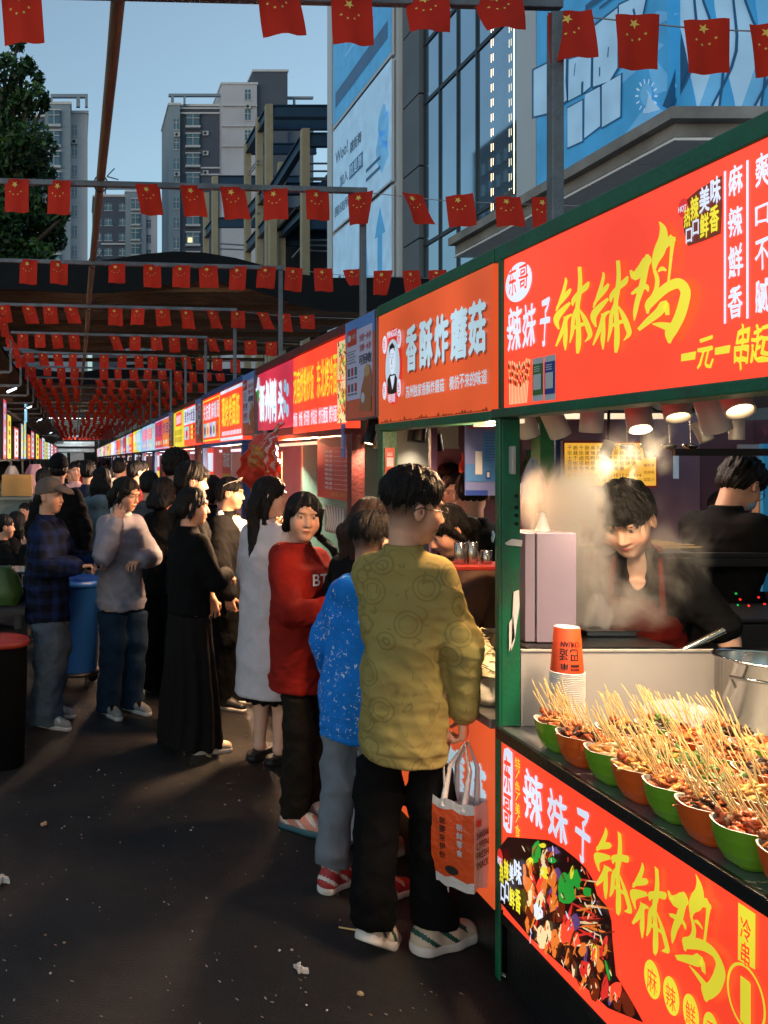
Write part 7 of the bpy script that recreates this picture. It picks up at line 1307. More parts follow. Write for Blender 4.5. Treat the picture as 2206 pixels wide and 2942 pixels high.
        if tp.get('inner'):
            g = SDF(); g.loft([(hz(z)[2], hz(z)[0], hz(z)[1] + .008, a * s, b * s) for z, a, b in ((hem - .0, .145, .108), (1.08, .135, .1), (1.25, .15, .112), (1.38, .11, .075), (1.43, .06, .06))], .02); surf('shirt', g, res, tp['inner'], root, .006 * s, seed + 9, 10)
    info = dict(root=root, A=A, h=h, T=T, s=s, hc=hc, Rh=Rh, legs=legs)
    if extra: extra(info)
    return info
def wpt(info, p):
    """person coordinates to world"""
    r = info['root']; return Vector(r.location) + Matrix.Rotation(r.rotation_euler.z, 3, 'Z') @ Vector(p)
# ---- cloths with a pattern of their own
def pattern_mat(name, base, fn, rough=.85):
    m = M(name, base, rough, 0, .10, 9, .3, 380, spec=.12); nt = m.node_tree; b = nt.nodes['Principled BSDF']; src_ = b.inputs['Base Color'].links[0].from_socket; tc = nt.nodes.new('ShaderNodeTexCoord'); fac, colr = fn(nt, tc.outputs['Object'])
    mx = nt.nodes.new('ShaderNodeMix'); mx.data_type = 'RGBA'; nt.links.new(fac, mx.inputs[0]); nt.links.new(src_, mx.inputs[6]); mx.inputs[7].default_value = lin(colr); nt.links.new(mx.outputs[2], b.inputs['Base Color']); return crease(m)
def _noise(nt, v, sc, d=2, dist=0, rough=.5): n = nt.nodes.new('ShaderNodeTexNoise'); n.inputs['Scale'].default_value = sc; n.inputs['Detail'].default_value = d; n.inputs['Distortion'].default_value = dist; n.inputs['Roughness'].default_value = rough; nt.links.new(v, n.inputs['Vector']); return n.outputs[0]
def _math(nt, op, a, b=None, c=None):
    n = nt.nodes.new('ShaderNodeMath'); n.operation = op
    for i, x in enumerate((a, b, c)):
        if x is None: continue
        if isinstance(x, (int, float)): n.inputs[i].default_value = x
        else: nt.links.new(x, n.inputs[i])
    return n.outputs[0]
def scribble(nt, v):
    n1 = _noise(nt, v, 7.5, 0.5, .4); n2 = _noise(nt, v, 11, 0, 1.5); vo = nt.nodes.new('ShaderNodeTexVoronoi'); vo.inputs['Scale'].default_value = 9; nt.links.new(v, vo.inputs['Vector'])
    a = _math(nt, 'ABSOLUTE', _math(nt, 'SUBTRACT', _math(nt, 'FRACT', _math(nt, 'MULTIPLY', n1, 9.0)), .5)); l1 = _math(nt, 'LESS_THAN', a, .055); b = _math(nt, 'LESS_THAN', _math(nt, 'ABSOLUTE', _math(nt, 'SUBTRACT', vo.outputs['Distance'], .42)), .025); c = _math(nt, 'LESS_THAN', _math(nt, 'ABSOLUTE', _math(nt, 'SUBTRACT', vo.outputs['Distance'], .28)), .018)
    g = _math(nt, 'GREATER_THAN', n2, .53); l1 = _math(nt, 'MULTIPLY', l1, g); return _math(nt, 'MULTIPLY', _math(nt, 'MAXIMUM', l1, _math(nt, 'MAXIMUM', b, c)), .30), '38371f'
def splash(nt, v):
    n1 = _noise(nt, v, 60, 3, .6, .7); n2 = _noise(nt, v, 7, 2); th = _math(nt, 'SUBTRACT', .80, _math(nt, 'MULTIPLY', n2, .33)); return _math(nt, 'MULTIPLY', _math(nt, 'GREATER_THAN', n1, th), .8), 'c8d4e4'
def plaid(nt, v):
    sp = nt.nodes.new('ShaderNodeSeparateXYZ'); nt.links.new(v, sp.inputs[0]); f = lambda s_, k, w: _math(nt, 'LESS_THAN', _math(nt, 'FRACT', _math(nt, 'MULTIPLY', s_, k)), w)
    a = _math(nt, 'ADD', _math(nt, 'MULTIPLY', f(sp.outputs[0], 11, .42), .35), _math(nt, 'MULTIPLY', f(sp.outputs[2], 11, .42), .35)); return _math(nt, 'ADD', a, _math(nt, 'MULTIPLY', f(sp.outputs[1], 11, .3), .2)), '16264f'
YSW = pattern_mat('mustard_sweatshirt', '8e804c', scribble); BLH = pattern_mat('blue_splash_hoodie', '1a70c8', splash); PLD = pattern_mat('navy_plaid', '0a0e1a', plaid)
REDH = fabric('red_hoodie', '801b13'); COATW = fabric('pale_grey_coat', 'b4b0b8', .9); BLKK = fabric('black_knit', '0b0b0c', .9); BLKC = fabric('black_cotton', '0d0d0f'); GRYC = fabric('lilac_grey_cardigan', '85818c', .92); JNB = fabric('dark_blue_jeans', '1a2a3c'); JNG = fabric('grey_blue_jeans', '47535f'); JNL = fabric('light_jeans', '7288a0'); BLT = fabric('black_track_trousers', '070708'); GRS = fabric('grey_sweatpants', '6a707a'); BRT = fabric('dark_olive_trousers', '1c1813'); SKM = fabric('charcoal_skirt', '121010'); BGE = fabric('beige_tee', '8a745e'); WHF = fabric('white_cloth', 'c4c0be'); NVY = fabric('navy_jacket', '1d2638'); LEA = M('dark_leather', '191617', .45, 0, .2, 14, .3, 60); GYJ = fabric('grey_teal_jacket', '6a7d84'); REDJ = fabric('red_jacket', '7a2420'); BRJ = fabric('brown_jacket', '5a463c'); APR = fabric('red_apron', '5c1410', .6); CAPG = fabric('grey_brown_cap', '5f544e'); CAPB = fabric('black_cap', '101114'); BLUJ = fabric('blue_jacket', '1a3c78'); WHP = fabric('white_trousers', 'b0b0b8'); PNKJ = fabric('pale_pink_top', 'a88c94')
SHW = M('shoe_cream', 'c2b29c', .6, 0, .1, 20, .2, 200); SHG = M('shoe_grey', '8a8682', .6, 0, .15, 20, .2, 200); SHP = M('shoe_pink', 'c07c6c', .6, 0, .12, 20); SHR = M('shoe_red', 'a02c30', .6, 0, .12, 20); SHK = M('shoe_black', '131214', .5, 0, .1, 20); SOLW = M('sole_white', 'c4beb8', .6, 0, .1, 30); SOLT = M('sole_teal', '2a5560', .6); SOLK = M('sole_black', '101012', .6); SHT = M('shoe_teal_mark', '18463e', .6); FRM = M('spectacle_frame_black', '111113', .3)
def shoes(m, sole, mark=None, **k): return dict(mat=[m, mark or m], sole=sole, **k)
HANG = lambda k, f=.1: ((k * .14, f, -1), (k * .05, f + .2, -1), (0, .15, -1), (-k, .1, 0), .5)
# ---- the queue
def gpos(px, py): x, y = onG(px, py); return (x, y, 0)
# boy in the mustard sweatshirt
def boy_extra(i):
    m = MB(); A = i['A'][1]; w = Vector(A[2]); d = Vector((A[2] - A[1]) / np.linalg.norm(A[2] - A[1])); m.lathe([(.034, -.012), (.036, -.01), (.036, .01), (.034, .012)], w - d * .005, 18, 0, d, False); m.build('wristband', SHK, i['root'], local=True)
    m = MB(); hp, kn, an = i['legs'][1][:3]; pts = [(hp + kn) / 2 + v3(.050, -.056, .02), (hp + kn) / 2 + v3(.052, -.060, -.1), kn + v3(.057, -.060, 0), (kn + an) / 2 + v3(.055, -.060, 0), an + v3(.054, -.060, .07)]
    m.tube([Vector(p) for p in smooth_pts([tuple(p) for p in pts])], .0035, 6); m.build('trouser_piping', SOLW, i['root'], local=True)
P1 = person('boy with glasses seen from behind in a mustard sweatshirt, orange carrier bag in hand', (1.202, 3.31, 0), 27, 1.71, (64, 8, 3), {1: ((.20, -.03, -1), (.02, .16, -1), (.02, .1, -1), (-1, .15, 0), .9), -1: ((.22, .62, -.66), (.62, .8, .10), (.5, .8, -.1), (0, 0, -1), .5)},
    dict(mat=YSW, hem=.735, th=.030, belly=.05, r=(.074, .068, .056), band=1, cuff=1, amp=.013, sc=7, name='sweatshirt'), dict(mat=BLT, w=(.092, .082, .078), amp=.008, end=.11), dict(style='fade', puff=.022, fade=.85, spike=.004), shoes(SHW, SOLW, SHT, k=1.16, sole_t=.038), fat=.83, sw=.150, feet=((-.09, -.10, 14, .04), (.10, .03, 38)), res=.0055, hs=1.05, glasses=FRM, extra=boy_extra, seed=4)
# carrier bag
def carrier(hp):
    c = V(hp.x - .045, hp.y - .05, hp.z - .50); w, dp, h = .075, .048, .30; ang = R(-50); u = V(math.cos(ang), math.sin(ang), 0); v = V(-math.sin(ang), math.cos(ang), 0); t = thing('carrier_bag', 'orange and white printed carrier bag hanging from the hand of the boy', 'shopping bag', c)
    ob = M('bag_orange', 'd04a1c', .35, 0, .1, 12, .35, 30); wb = M('bag_white', 'c8c0bc', .35, 0, .08, 12, .35, 30); m = MB(); n = 7; k = 9
    def S(a, b, f_): return c + u * (w * a * (1 + .05 * math.sin(f_ * 3))) + v * (dp * b * (1 + .12 * math.sin(f_ * 3.1))) + V(0, 0, h * f_)
    ring = [(-1, -1)] + [(-1 + 2 * i / 6, -1 - .10 * math.sin(math.pi * i / 6)) for i in range(1, 6)] + [(1, -1), (.90, 0), (1, 1)] + [(1 - 2 * i / 6, 1 + .1 * math.sin(math.pi * i / 6)) for i in range(1, 6)] + [(-1, 1), (-.9, 0)]
    q = [S(a, b, j / k) + V(0, 0, .006 * math.sin(i * 2.1 + j)) for j in range(k + 1) for i, (a, b) in enumerate(ring)]; N = len(ring); fs_ = [(j * N + i, j * N + (i + 1) % N, (j + 1) * N + (i + 1) % N, (j + 1) * N + i) for j in range(k) for i in range(N)]
    m.add(q, fs_, 0, False); m.add(q[:N], [tuple(range(N - 1, -1, -1))], 1); m.add([p + V(0, 0, -.03) + (c + V(0, 0, h) - p) * .03 for p in q[-N:]], [tuple(range(N))], 1)
    for idx in range(len(fs_)): i = idx % N; j = idx // N; m.m[idx] = 1 if (i in (6, 7, 14, 15) or j == 0 or j == k - 1) else 0
    m.build('pouch', [ob, wb], t)
    for s_ in (-1, 1): m = MB(); b0, b1 = S(-.5, s_, 1), S(.5, s_, 1); top = Vector(hp) + V(0, 0, -.02) + v * .012 * s_; m.tube([b0 - V(0, 0, .03), b0 * .45 + top * .55 + u * -.02, top, b1 * .45 + top * .55 + u * .02, b1 - V(0, 0, .03)], [.012, .008, .006, .008, .012], 6); m.build('strap', wb, t)
    f = Face(S(-1, -1.16, .0), u, (0, 0, 1)); m = MB(); w2 = w * 2
    for st, x, y0, mi in (('新鲜零食', .62, .78, 0), ('就要来伊份', .2, .8, 1)):
        for j, ch in enumerate(st): f.text(m, ch, w2 * x, h * (y0 - .1 * j - .09), w2 * (x + .15), h * (y0 - .1 * j - .01), mi if j < 3 or mi == 0 else 1, .012, .003)
    f.ell(m, w2 * .5, h * .2, w2 * .16, h * .05, 1, .002); f2_ = Face(S(1.02, -1, 0), v, (0, 0, 1), .004)
    for j, st in enumerate(('SHANGHAI', 'LYFEN', 'FRESH', 'SNACK')): f2_.text(m, st, dp * .1, h * (.62 - .115 * j), dp * 1.9, h * (.70 - .115 * j), 1, .012, .001)
    f2_.rect(m, dp * .2, h * .76, dp * .8, h * .84, 2, .001); m.build('print', [pst, ink, psr], t); return t
carrier(wpt(P1, P1['A'][1][2] + v3(.01, .01, -.085)))
# boy in the blue hoodie
P2 = person('boy in a blue paint splashed hoodie and grey sweatpants, seen from behind', (1.155, 3.72, 0), 48, 1.525, (22, 10, 0), {1: ((.2, .1, -1), (-.1, .6, -.8), (0, .5, -.8), (-1, .1, 0), .5), -1: ((-.25, .0, -1), (-.1, .5, -.9), (0, .4, -1), (1, .1, 0), .5)},
    dict(mat=BLH, hem=.765, th=.034, belly=.02, r=(.078, .074, .06), band=1, hood=1, cuff=1, amp=.012, sc=7, name='hoodie'), dict(mat=GRS, w=(.095, .082, .072), amp=.012, end=.12), dict(style='fade', puff=.012, fade=.9), shoes(SHR, SOLW, SOLW, sole_t=.034), fat=.90, sw=.152, lean=(.03, .17), feet=((-.09, -.05, 0), (.10, .02, 20)), res=.0058, hs=1.12, seed=8)
P2b = person('woman with red brown hair and white trousers almost hidden behind the boys', (1.32, 4.14, 0), 60, 1.60, (10, 15, 0), None, dict(mat=BLKC, hem=.80, th=.02, name='jacket'), dict(mat=WHP, w=(.098, .092, .092), end=.05), dict(style='long', len=.22, mat=HBR), shoes(SHW, SOLW), female=True, res=.008, seed=12)
def girl_extra(i):
    pass
# girl in the red hoodie, looking back at the camera
def bt(i):
    f = i['T']; c = f(-.01, .152, 1.285); A_ = Face(Vector(c) + V(-.085, 0, -.03), (1, 0, 0), (0, 0, 1)); A_ = Face(Vector(c) + V(.085, 0, -.03), (-1, 0, 0), (0, 0, 1)); m = MB()
    v, fc, sz = text2d('BTIN', .008, 3); m.add([Vector(c) + V(.085 - a * .17, -.35 * (.085 - a * .17) ** 2 * 6 + .006, -.03 + b * .055) for a, b in v], fc, 0); m.build('chest_lettering', pst, i['root'], local=True)
P3 = person('girl in a dark red hoodie turning her face to the camera', (1.105, 4.44, 0), 142, 1.60, (38, 4, -4), {1: ((.2, .35, -.9), (-.55, .75, .12), (-.8, .5, .1), (0, 0, -1), .7), -1: ((-.2, .3, -.9), (.6, .7, .05), (.8, .5, .05), (0, 0, -1), .7)},
    dict(mat=REDH, hem=.75, th=.032, r=(.078, .074, .06), hood=1, band=1, cuff=1, amp=.013, sc=7, name='hoodie'), dict(mat=BRT, w=(.080, .074, .074), amp=.012, end=.07), dict(style='braid', part=.012, side=-1), shoes(SHP, SOLT, SOLW, k=1.1, sole_t=.036), feet=((-.09, -.02, 6), (.09, .05, -12)), female=True, res=.0055, hs=1.06, extra=bt, seed=16, skin='bf937b')
P4 = person('woman with long black hair in a pale grey knee length coat', (1.125, 5.33, 0), 62, 1.67, (42, 6, 0), {1: ((.14, .1, -1), (.0, .7, -.7), (0, .5, -.8), (-1, .1, 0), .5), -1: HANG(-1)},
    dict(mat=COATW, hem=.41, th=.034, r=(.082, .078, .066), amp=.010, sc=5, vert=.5, flare=.02, collar=1, name='coat'), dict(kind='skirt', mat=BLKC, end=.37, w=.15), dict(style='long', len=.40), shoes(SHK, SOLK, None, low=1), feet=((-.06, .0, 0), (.07, .04, 15)), female=True, res=.006, seed=20, skin='c8a08c')
P5 = person('woman in a black knit top and long charcoal skirt with her arms crossed', (.70, 5.53, 0), 66, 1.60, (32, 5, 0), {1: ((.15, .25, -1), (-.6, .75, .1), (-.9, .3, .1), (0, 0, -1), .5), -1: ((-.15, .25, -1), (.65, .7, .05), (.9, .3, .0), (0, 0, -1), .5)},
    dict(mat=BLKK, hem=.90, th=.018, r=(.068, .062, .05), amp=.007, name='knit_top'), dict(kind='skirt', mat=SKM, end=.06, w=.235, pleat=.010), dict(style='tied', len=.12), shoes(SHW, SOLW, None, low=1), female=True, res=.0062, seed=24, feet=((-.06, .05, 0), (.08, .06, 10)), skin='b88a72')
def p6x(i):
    h = i['h']; m = MB()
    for x in (-.034, .034): m.ell(Vector(h(x, .062, .108)), Vector(i['Rh'] @ v3(1, 0, 0)), Vector(i['Rh'] @ v3(0, .5, .85)), 0, 0, .027, .022, 1, 16); m.tube([h(x + .028 * math.cos(a), .062 + .012 * math.sin(a), .108 + .021 * math.sin(a)) for a in np.linspace(0, 6.3, 16)], .003, 6, 0)
    for x in (-1, 1): m.tube([h(x * .062, .06, .108), h(x * .088, .0, .085), h(x * .086, -.04, .06)], .003, 6, 0)
    m.build('sunglasses', [SOLW, SHK], i['root'], local=True)
    g = SDF(); T = i['T']
    for k in (-1, 1): g.cap(T(k * .07, -.03, 1.43), T(k * .02, .105, 1.36), .032, .03, .03)
    g.ell(T(0, .12, 1.29), (.085, .03, .10), None, .03); surf('scarf', g, .007, WHF, i['root'], .008, 3, 14)
P6 = person('broad man in a black jacket and white scarf, sunglasses on his hair', (1.105, 6.55, 0), 120, 1.64, (-8, 4, 0), {1: HANG(1), -1: ((-.2, .45, -.8), (.1, .7, .75), (.1, .5, .8), (1, .3, 0), .8)}, dict(mat=BLKC, hem=.82, th=.034, r=(.086, .08, .066), open=.105, openx=.01, inner=BGE, amp=.010, name='jacket'), dict(mat=BLT, w=(.105, .09, .082)), dict(style='short', puff=.004), shoes(SHK, SOLW), fat=1.12, res=.0065, extra=p6x, seed=28, skin='bd8c72')
def phone(i, k, label):
    p = wpt(i, i['A'][k][2] + i['A'][k][3] * .09 * i['s'] + v3(0, .018, .02)); m = MB(); a = i['root'].rotation_euler.z; m.obox(p, (.036 * math.cos(a), .036 * math.sin(a), 0), (.004 * math.sin(a), -.004 * math.cos(a), .0), (.0, 0, .075), 0); tag(m.build('phone', M('phone_body', '1a1a1e', .2, .3), at=p), label, 'phone')
phone(P6, -1, 'dark phone held up by the broad man with the sunglasses')
P7 = person('tall man with thick black hair and light jeans behind the woman in black', (.75, 6.02, 0), 84, 1.745, (8, 6, 0), {1: HANG(1), -1: HANG(-1)}, dict(mat=BLKC, hem=.86, th=.022, sleeve=.5, r=(.078, .07, .06), name='tee'), dict(mat=JNL, w=(.095, .08, .07)), dict(style='short', puff=.016, fringe=1), shoes(SHW, SOLW), res=.0068, seed=32)
def p8x(i):
    m = MB(); T = i['T']
    for j in range(5): m.lathe([(.0075, -.002), (.0085, 0), (.007, .003), (.001, .003)], Vector(T(.012, .150 - .006 * abs(j - 2), 1.33 - .085 * j)), 12, 0, (0, 1, 0))
    m.build('button_row', [SHG, BLKC], i['root'], local=True); m = MB(); m.tube([Vector(T(.068 * math.cos(q_), -.004 + .070 * math.sin(q_), 1.452 - .022 * math.sin(q_))) for q_ in np.linspace(0, 6.283, 28)], .011, 7); m.build('lace_collar', WHF, i['root'], local=True)
P8 = person('woman with glasses in a lilac grey cardigan, one hand raised to her face', (.325, 6.36, 0), 150, 1.655, (-24, 16, 4), {1: ((.28, .52, -.75), (-.32, .18, .98), (-.25, .2, 1), (-.6, -.9, 0), .55), -1: ((-.30, .1, -.95), (.72, .55, .0), (.9, .3, -.1), (0, 0, -1), .5)}, dict(mat=GRYC, hem=.80, th=.034, r=(.084, .080, .060), band=1, cuff=1, amp=.012, sc=7, name='cardigan'), dict(mat=JNB, w=(.105, .092, .088), amp=.008, end=.03), dict(style='tied', len=.10, part=.014), shoes(SHG, SOLW, BLKC), female=True, res=.006, glasses=FRM, extra=p8x, seed=36, skin='c09078')
P9 = person('man in a grey brown baseball cap and navy plaid shirt, hands together in front', (-.185, 6.16, 0), 112, 1.635, (6, 2, 0), {1: ((.12, .2, -1), (-.25, .95, .05), (-.4, .8, .1), (0, .2, -1), .8), -1: ((-.14, .3, -1), (.30, .9, .1), (.5, .8, 0), (0, .2, -1), .8)}, dict(mat=PLD, hem=.72, th=.032, r=(.082, .076, .064), amp=.012, sc=7, collar=1, name='shirt'), dict(mat=JNG, w=(.112, .105, .102), amp=.013, end=.03), dict(style='cap', cap=CAPG), shoes(SHG, SOLW, SOLW), res=.006, seed=40, feet=((-.12, -.03, -4), (.13, .06, 10)), skin='b98c74')
# ---- walkers and bystanders behind
def back(px, yt, Y, label, **k):
    x = (px - VX) * Y / F; H = EYE - (yt - VY) * Y / F; d = dict(heading=k.pop('hd', 5), res=.009); d.update(k); return person(label, (x, Y, 0), H=H, **d)
jk = lambda m, **k: dict(dict(mat=m, hem=.80, th=.030, r=(.080, .074, .06), name='jacket'), **k)
tr = lambda m: dict(mat=m, w=(.1, .085, .08))
SH1 = shoes(SHG, SOLW); SH2 = shoes(SHK, SOLK)
back(428, 1357, 7.5, 'man in a dark leather jacket with white collar line, walking away', top=jk(LEA, collar=1), bottom=tr(BLT), hair=dict(style='short', puff=.004, fade=.6), shoes=SH2, seed=44, hd=12)
back(292, 1345, 8.6, 'woman in a grey teal jacket with a white hood collar, walking away', top=jk(GYJ, hood=1), bottom=tr(JNL), hair=dict(style='long', len=.2), shoes=SH1, seed=48, female=True, hd=8)
back(168, 1311, 8.3, 'man in a black cap behind the man in the grey cap', top=jk(BLKC), bottom=tr(BLT), hair=dict(style='cap', cap=CAPB), shoes=SH2, seed=52, hd=6)
back(253, 1324, 9.6, 'man in a black jacket walking away, ear and cheek visible', top=jk(NVY), bottom=tr(BLT), hair=dict(style='short', fade=.7), shoes=SH1, seed=56, hd=14)
back(390, 1328, 9.9, 'man in a red jacket glancing right among the walkers', top=jk(REDJ), bottom=tr(JNB), hair=dict(style='short', puff=.008), shoes=SH1, seed=60, hd=70)
back(505, 1303, 7.6, 'very tall person with bushy dark hair behind the queue', top=jk(BLKC), bottom=tr(BLT), hair=dict(style='short', puff=.03, spike=.012), shoes=SH2, seed=64, hd=60)
back(470, 1375, 6.85, 'short person with dark bobbed hair behind the woman in black', top=jk(BLKK), bottom=tr(BLT), hair=dict(style='long', len=.1), shoes=SH2, seed=68, female=True, hd=40)
back(345, 1318, 11.2, 'man with black hair in a dark coat, seen between two other heads', top=jk(NVY), bottom=tr(BLT), hair=dict(style='short', puff=.006), shoes=SH1, seed=72, hd=30)
back(216, 1328, 11.6, 'person in a pale pinkish top walking towards the viewer', top=jk(PNKJ), bottom=tr(JNL), hair=dict(style='short'), shoes=SH1, seed=76, hd=175)
back(126, 1350, 10.4, 'person in a pale top by the cardboard box, back half turned', top=jk(PNKJ), bottom=tr(JNB), hair=dict(style='short', puff=.01), shoes=SH1, seed=80, hd=60)
back(604, 1368, 7.4, 'short person with black hair behind the broad man', top=jk(BLKC), bottom=tr(BLT), hair=dict(style='long', len=.15), shoes=SH2, seed=82, hd=70, female=True)
# seated at the left
def seat(px, py, Y, label, **k):
    x = (px - VX) * Y / F; d = dict(heading=270, res=.009, sit=1, H=1.62); d.update(k); return person(label, (x, Y, 0), **d)
seat(48, 1440, 9.6, 'girl with long dark hair sitting at the left, face in profile', heading=290, top=jk(BLKC), bottom=tr(JNB), hair=dict(style='long', len=.2), shoes=SH1, seed=84, female=True, skin='cfa894')
seat(10, 1450, 8.9, 'dark haired person sitting at the very left edge with a hand at the chin', heading=80, top=jk(BLKC), bottom=tr(BLT), hair=dict(style='short', puff=.012), shoes=SH2, seed=88, arms={1: ((.2, .5, -.7), (-.3, .2, .95), (0, .2, 1), (-1, 0, 0), .7)})
seat(72, 1420, 11.5, 'man in a blue jacket sitting behind the long haired girl', heading=200, top=jk(BLUJ), bottom=tr(BLT), hair=dict(style='short', fade=.6), shoes=SH1, seed=92)
seat(100, 1405, 12.6, 'person with brown hair sitting beside the pale counter', heading=20, top=jk(BRJ), bottom=tr(BLT), hair=dict(style='long', len=.12, mat=HBR), shoes=SH1, seed=96)
seat(30, 1400, 13.0, 'dark haired person sitting furthest left in the background', heading=30, top=jk(BLKC), bottom=tr(BLT), hair=dict(style='long', len=.15), shoes=SH1, seed=97)
# far crowd: five figures, each copied a few times
protos = [person('far walker', (0, -30 - i, 0), 0, 1.68, (random.uniform(-20, 20), 3, 0), None, jk(m1), tr(m2), dict(style=st_, len=.2, puff=.008), None, res=.012, seed=100 + i * 4, female=(st_ == 'long')) for i, (m1, m2, st_) in enumerate(((NVY, BLT, 'short'), (BRJ, JNB, 'long'), (GYJ, BLT, 'short'), (REDJ, JNB, 'long'), (BLKC, JNG, 'short')))]
fw = ['in navy', 'in brown with long hair', 'in grey teal', 'in dark red with long hair', 'in black']
spots = [(320, 12.6), (270, 13.5), (365, 14.2), (240, 15.0), (205, 13.2), (410, 13.0), (300, 16.5), (340, 18), (260, 19), (225, 18.2), (285, 21.5), (316, 23), (248, 24), (380, 16), (355, 22), (270, 27), (235, 28), (300, 30), (335, 26.5), (190, 17), (180, 22), (255, 33), (285, 36), (310, 38)]
for n_, (px, Y) in enumerate(spots):
    k = n_ % 5; p = protos[k]['root']; o = p if n_ < 5 else copy_tree(p); o.location = ((px - VX) * Y / F, Y, 0); o.rotation_euler = (0, 0, -R(random.choice((0, 10, -15, 180, 165, 40)))); sc_ = random.uniform(.96, 1.05); o.scale = (sc_,) * 3
    tag(o, f'distant walker {fw[k]}, {cnt_word[n_ // 5]} of that look down the alley', 'person', 'distant walkers')
# ---- the sellers
def vx(i):
    T = i['T']; g = SDF(); g.loft([(T(0, 0, z)[2], T(0, 0, z)[0], T(0, 0, z)[1] + .012, a, b) for z, a, b in ((.80, .178, .15), (1.0, .168, .142), (1.20, .16, .142), (1.27, .12, .135))], .01); g.cut(T(0, .045, 1.0), (0, -1, 0)); surf('apron', g, .007, APR, i['root'], .006, 5, 9)
    m = MB()
    for k in (-1, 1): m.tube([Vector(T(k * .09, .142, 1.21)), Vector(T(k * .085, .125, 1.32)), Vector(T(k * .075, .02, 1.425))], .010, 6)
    m.build('apron_strap', APR, i['root'], local=True)
vl = (math.sin(R(212)), math.cos(R(212)))
P10 = person('seller in a black v neck tee and dark red apron bending over the steaming griddle', (2.28, 3.66, 0), 214, 1.67, (10, 30, 6), {1: ((.25, .75, -.55), (.35, .9, -.12), (.3, .9, -.2), (0, 0, -1), .6), -1: ((-.42, .05, -.9), (-.18, .12, -1), (0, .2, -1), (1, .1, 0), .5)}, dict(mat=BLKC, hem=.84, th=.024, sleeve=.50, r=(.074, .068, .062), v=.11, amp=.009, name='tee'), dict(mat=BLT), dict(style='short', puff=.018, fringe=1, spike=.004), shoes(SHK, SOLK), lean=(.0, .30), res=.0055, hs=1.14, extra=vx, seed=120, skin='cfa48c')
def p11x(i):
    h = i['h']; g = SDF(); g.ell(h(0, .055, -.055), v3(.064, .055, .045), i['Rh'], .01); surf('mask', g, .006, M('surgical_mask', '6d8aa8', .7), i['root'])
P11 = person('seller in a black tee and face mask working at the rear grill', (3.22, 4.55, 0), 66, 1.80, (6, 36, 0), {1: ((.2, .5, -.85), (-.05, .7, -.7), (0, .8, -.5), (0, 0, -1), .6), -1: ((-.1, .6, -.8), (.1, .8, -.5), (0, .8, -.5), (0, 0, -1), .6)}, dict(mat=BLKC, hem=.84, th=.026, r=(.082, .074, .05), amp=.01, name='tee'), dict(mat=BLT), dict(style='short', puff=.02, spike=.012, fade=.5), shoes(SHK, SOLK), lean=(0, .18), res=.0075, extra=p11x, seed=124, glasses=FRM)
P12 = person('woman in black looking down at her phone at the right edge', (3.98, 5.45, 0), 262, 1.60, (4, 24, 0), {1: ((.15, .4, -.9), (-.2, .95, .1), (-.1, .9, .1), (-.5, 0, -1), .7), -1: ((-.15, .4, -.9), (.25, .95, .12), (.1, .9, .1), (.5, 0, -1), .7)}, dict(mat=BLKC, hem=.84, th=.022, sleeve=.52, name='tee'), dict(mat=BLT), dict(style='bun'), shoes(SHK, SOLK), female=True, res=.0075, seed=128, skin='cfa48c'); phone(P12, 1, 'phone in the hands of the woman at the right edge')
P13 = person('woman in a white collar glancing out from the second stall', (2.36, 5.62, 0), 200, 1.69, (6, 8, 0), None, dict(mat=WHF, hem=.84, th=.02, collar=1, name='shirt'), dict(mat=BLT), dict(style='bun'), shoes(SHK, SOLK), female=True, res=.008, seed=132, skin='cfa48c')
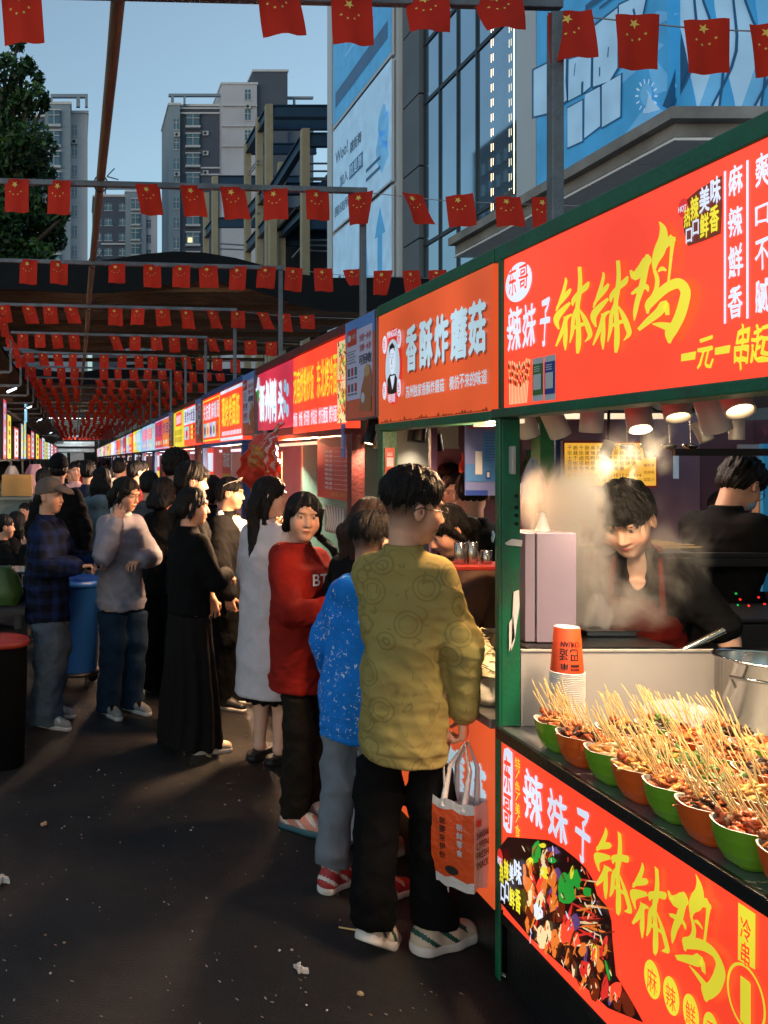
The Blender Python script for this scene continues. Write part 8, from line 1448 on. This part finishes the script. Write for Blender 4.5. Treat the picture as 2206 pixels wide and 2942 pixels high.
P14 = person('black haired man half hidden behind the woman with the white collar', (2.50, 6.0, 0), 240, 1.735, (0, 10, 0), None, dict(mat=BLKC, hem=.84, th=.02, name='tee'), dict(mat=BLT), dict(style='short', puff=.012), shoes(SHK, SOLK), res=.009, seed=136)
def p15x(i):
    T = i['T']; m = MB(); m.tube([Vector(T(.085, -.06, 1.42)), Vector(T(.08, .10, 1.36)), Vector(T(.06, .150, 1.15)), Vector(T(.05, .150, .95))], .014, 6); m.build('apron_strap', M('orange_strap', 'b8401c', .6), i['root'], local=True)
P15 = person('seller in a brown jacket with an orange apron strap bending down behind the boy', (1.86, 4.05, 0), 262, 1.60, (0, 34, 0), {1: ((.1, .5, -.8), (-.1, .9, -.3), (0, .9, -.3), (0, 0, -1), .6), -1: ((-.1, .5, -.8), (.1, .9, -.3), (0, .9, -.3), (0, 0, -1), .6)}, dict(mat=BRJ, hem=.8, th=.028, r=(.08, .074, .06), name='jacket'), dict(mat=BLT), dict(style='tied', len=.08), shoes(SHK, SOLK), lean=(0, .3), res=.007, extra=p15x, seed=140)
def p16x(i):
    T = i['T']; m = MB()
    for k in (-1, 1): m.tube([Vector(T(k * .07, .02, 1.45)), Vector(T(k * .085, -.10, 1.38)), Vector(T(k * .05, -.135, 1.2)), Vector(T(0, -.13, 1.12))], .008, 6)
    m.build('apron_strap', M('pale_blue_strap', '8fb4cc', .6), i['root'], local=True)
    sk_ = SDF(); sk_.ell(T(-.01, -.15, 1.10), (.03, .02, .03), None, .02); sk_.cap(T(-.01, -.15, 1.1), T(-.14, -.16, 1.03), .02, .012, .02); sk_.cap(T(-.01, -.15, 1.1), T(.14, -.16, 1.05), .022, .014, .02); sk_.cap(T(0, -.15, 1.1), T(.03, -.16, .92), .02, .012, .02); surf('apron_bow', sk_, .007, M('clear_apron', 'b8a8a4', .4), i['root'], .006, 2, 20)
P16 = person('seller in black seen from behind with a pale apron bow, under the blue board', (2.09, 4.75, 0), 18, 1.72, (0, 25, 0), None, dict(mat=BLKC, hem=.82, th=.03, r=(.085, .078, .06), name='tee', sleeve=.5), dict(mat=BLT), dict(style='short'), shoes(SHK, SOLK), fat=1.08, res=.008, extra=p16x, seed=144)
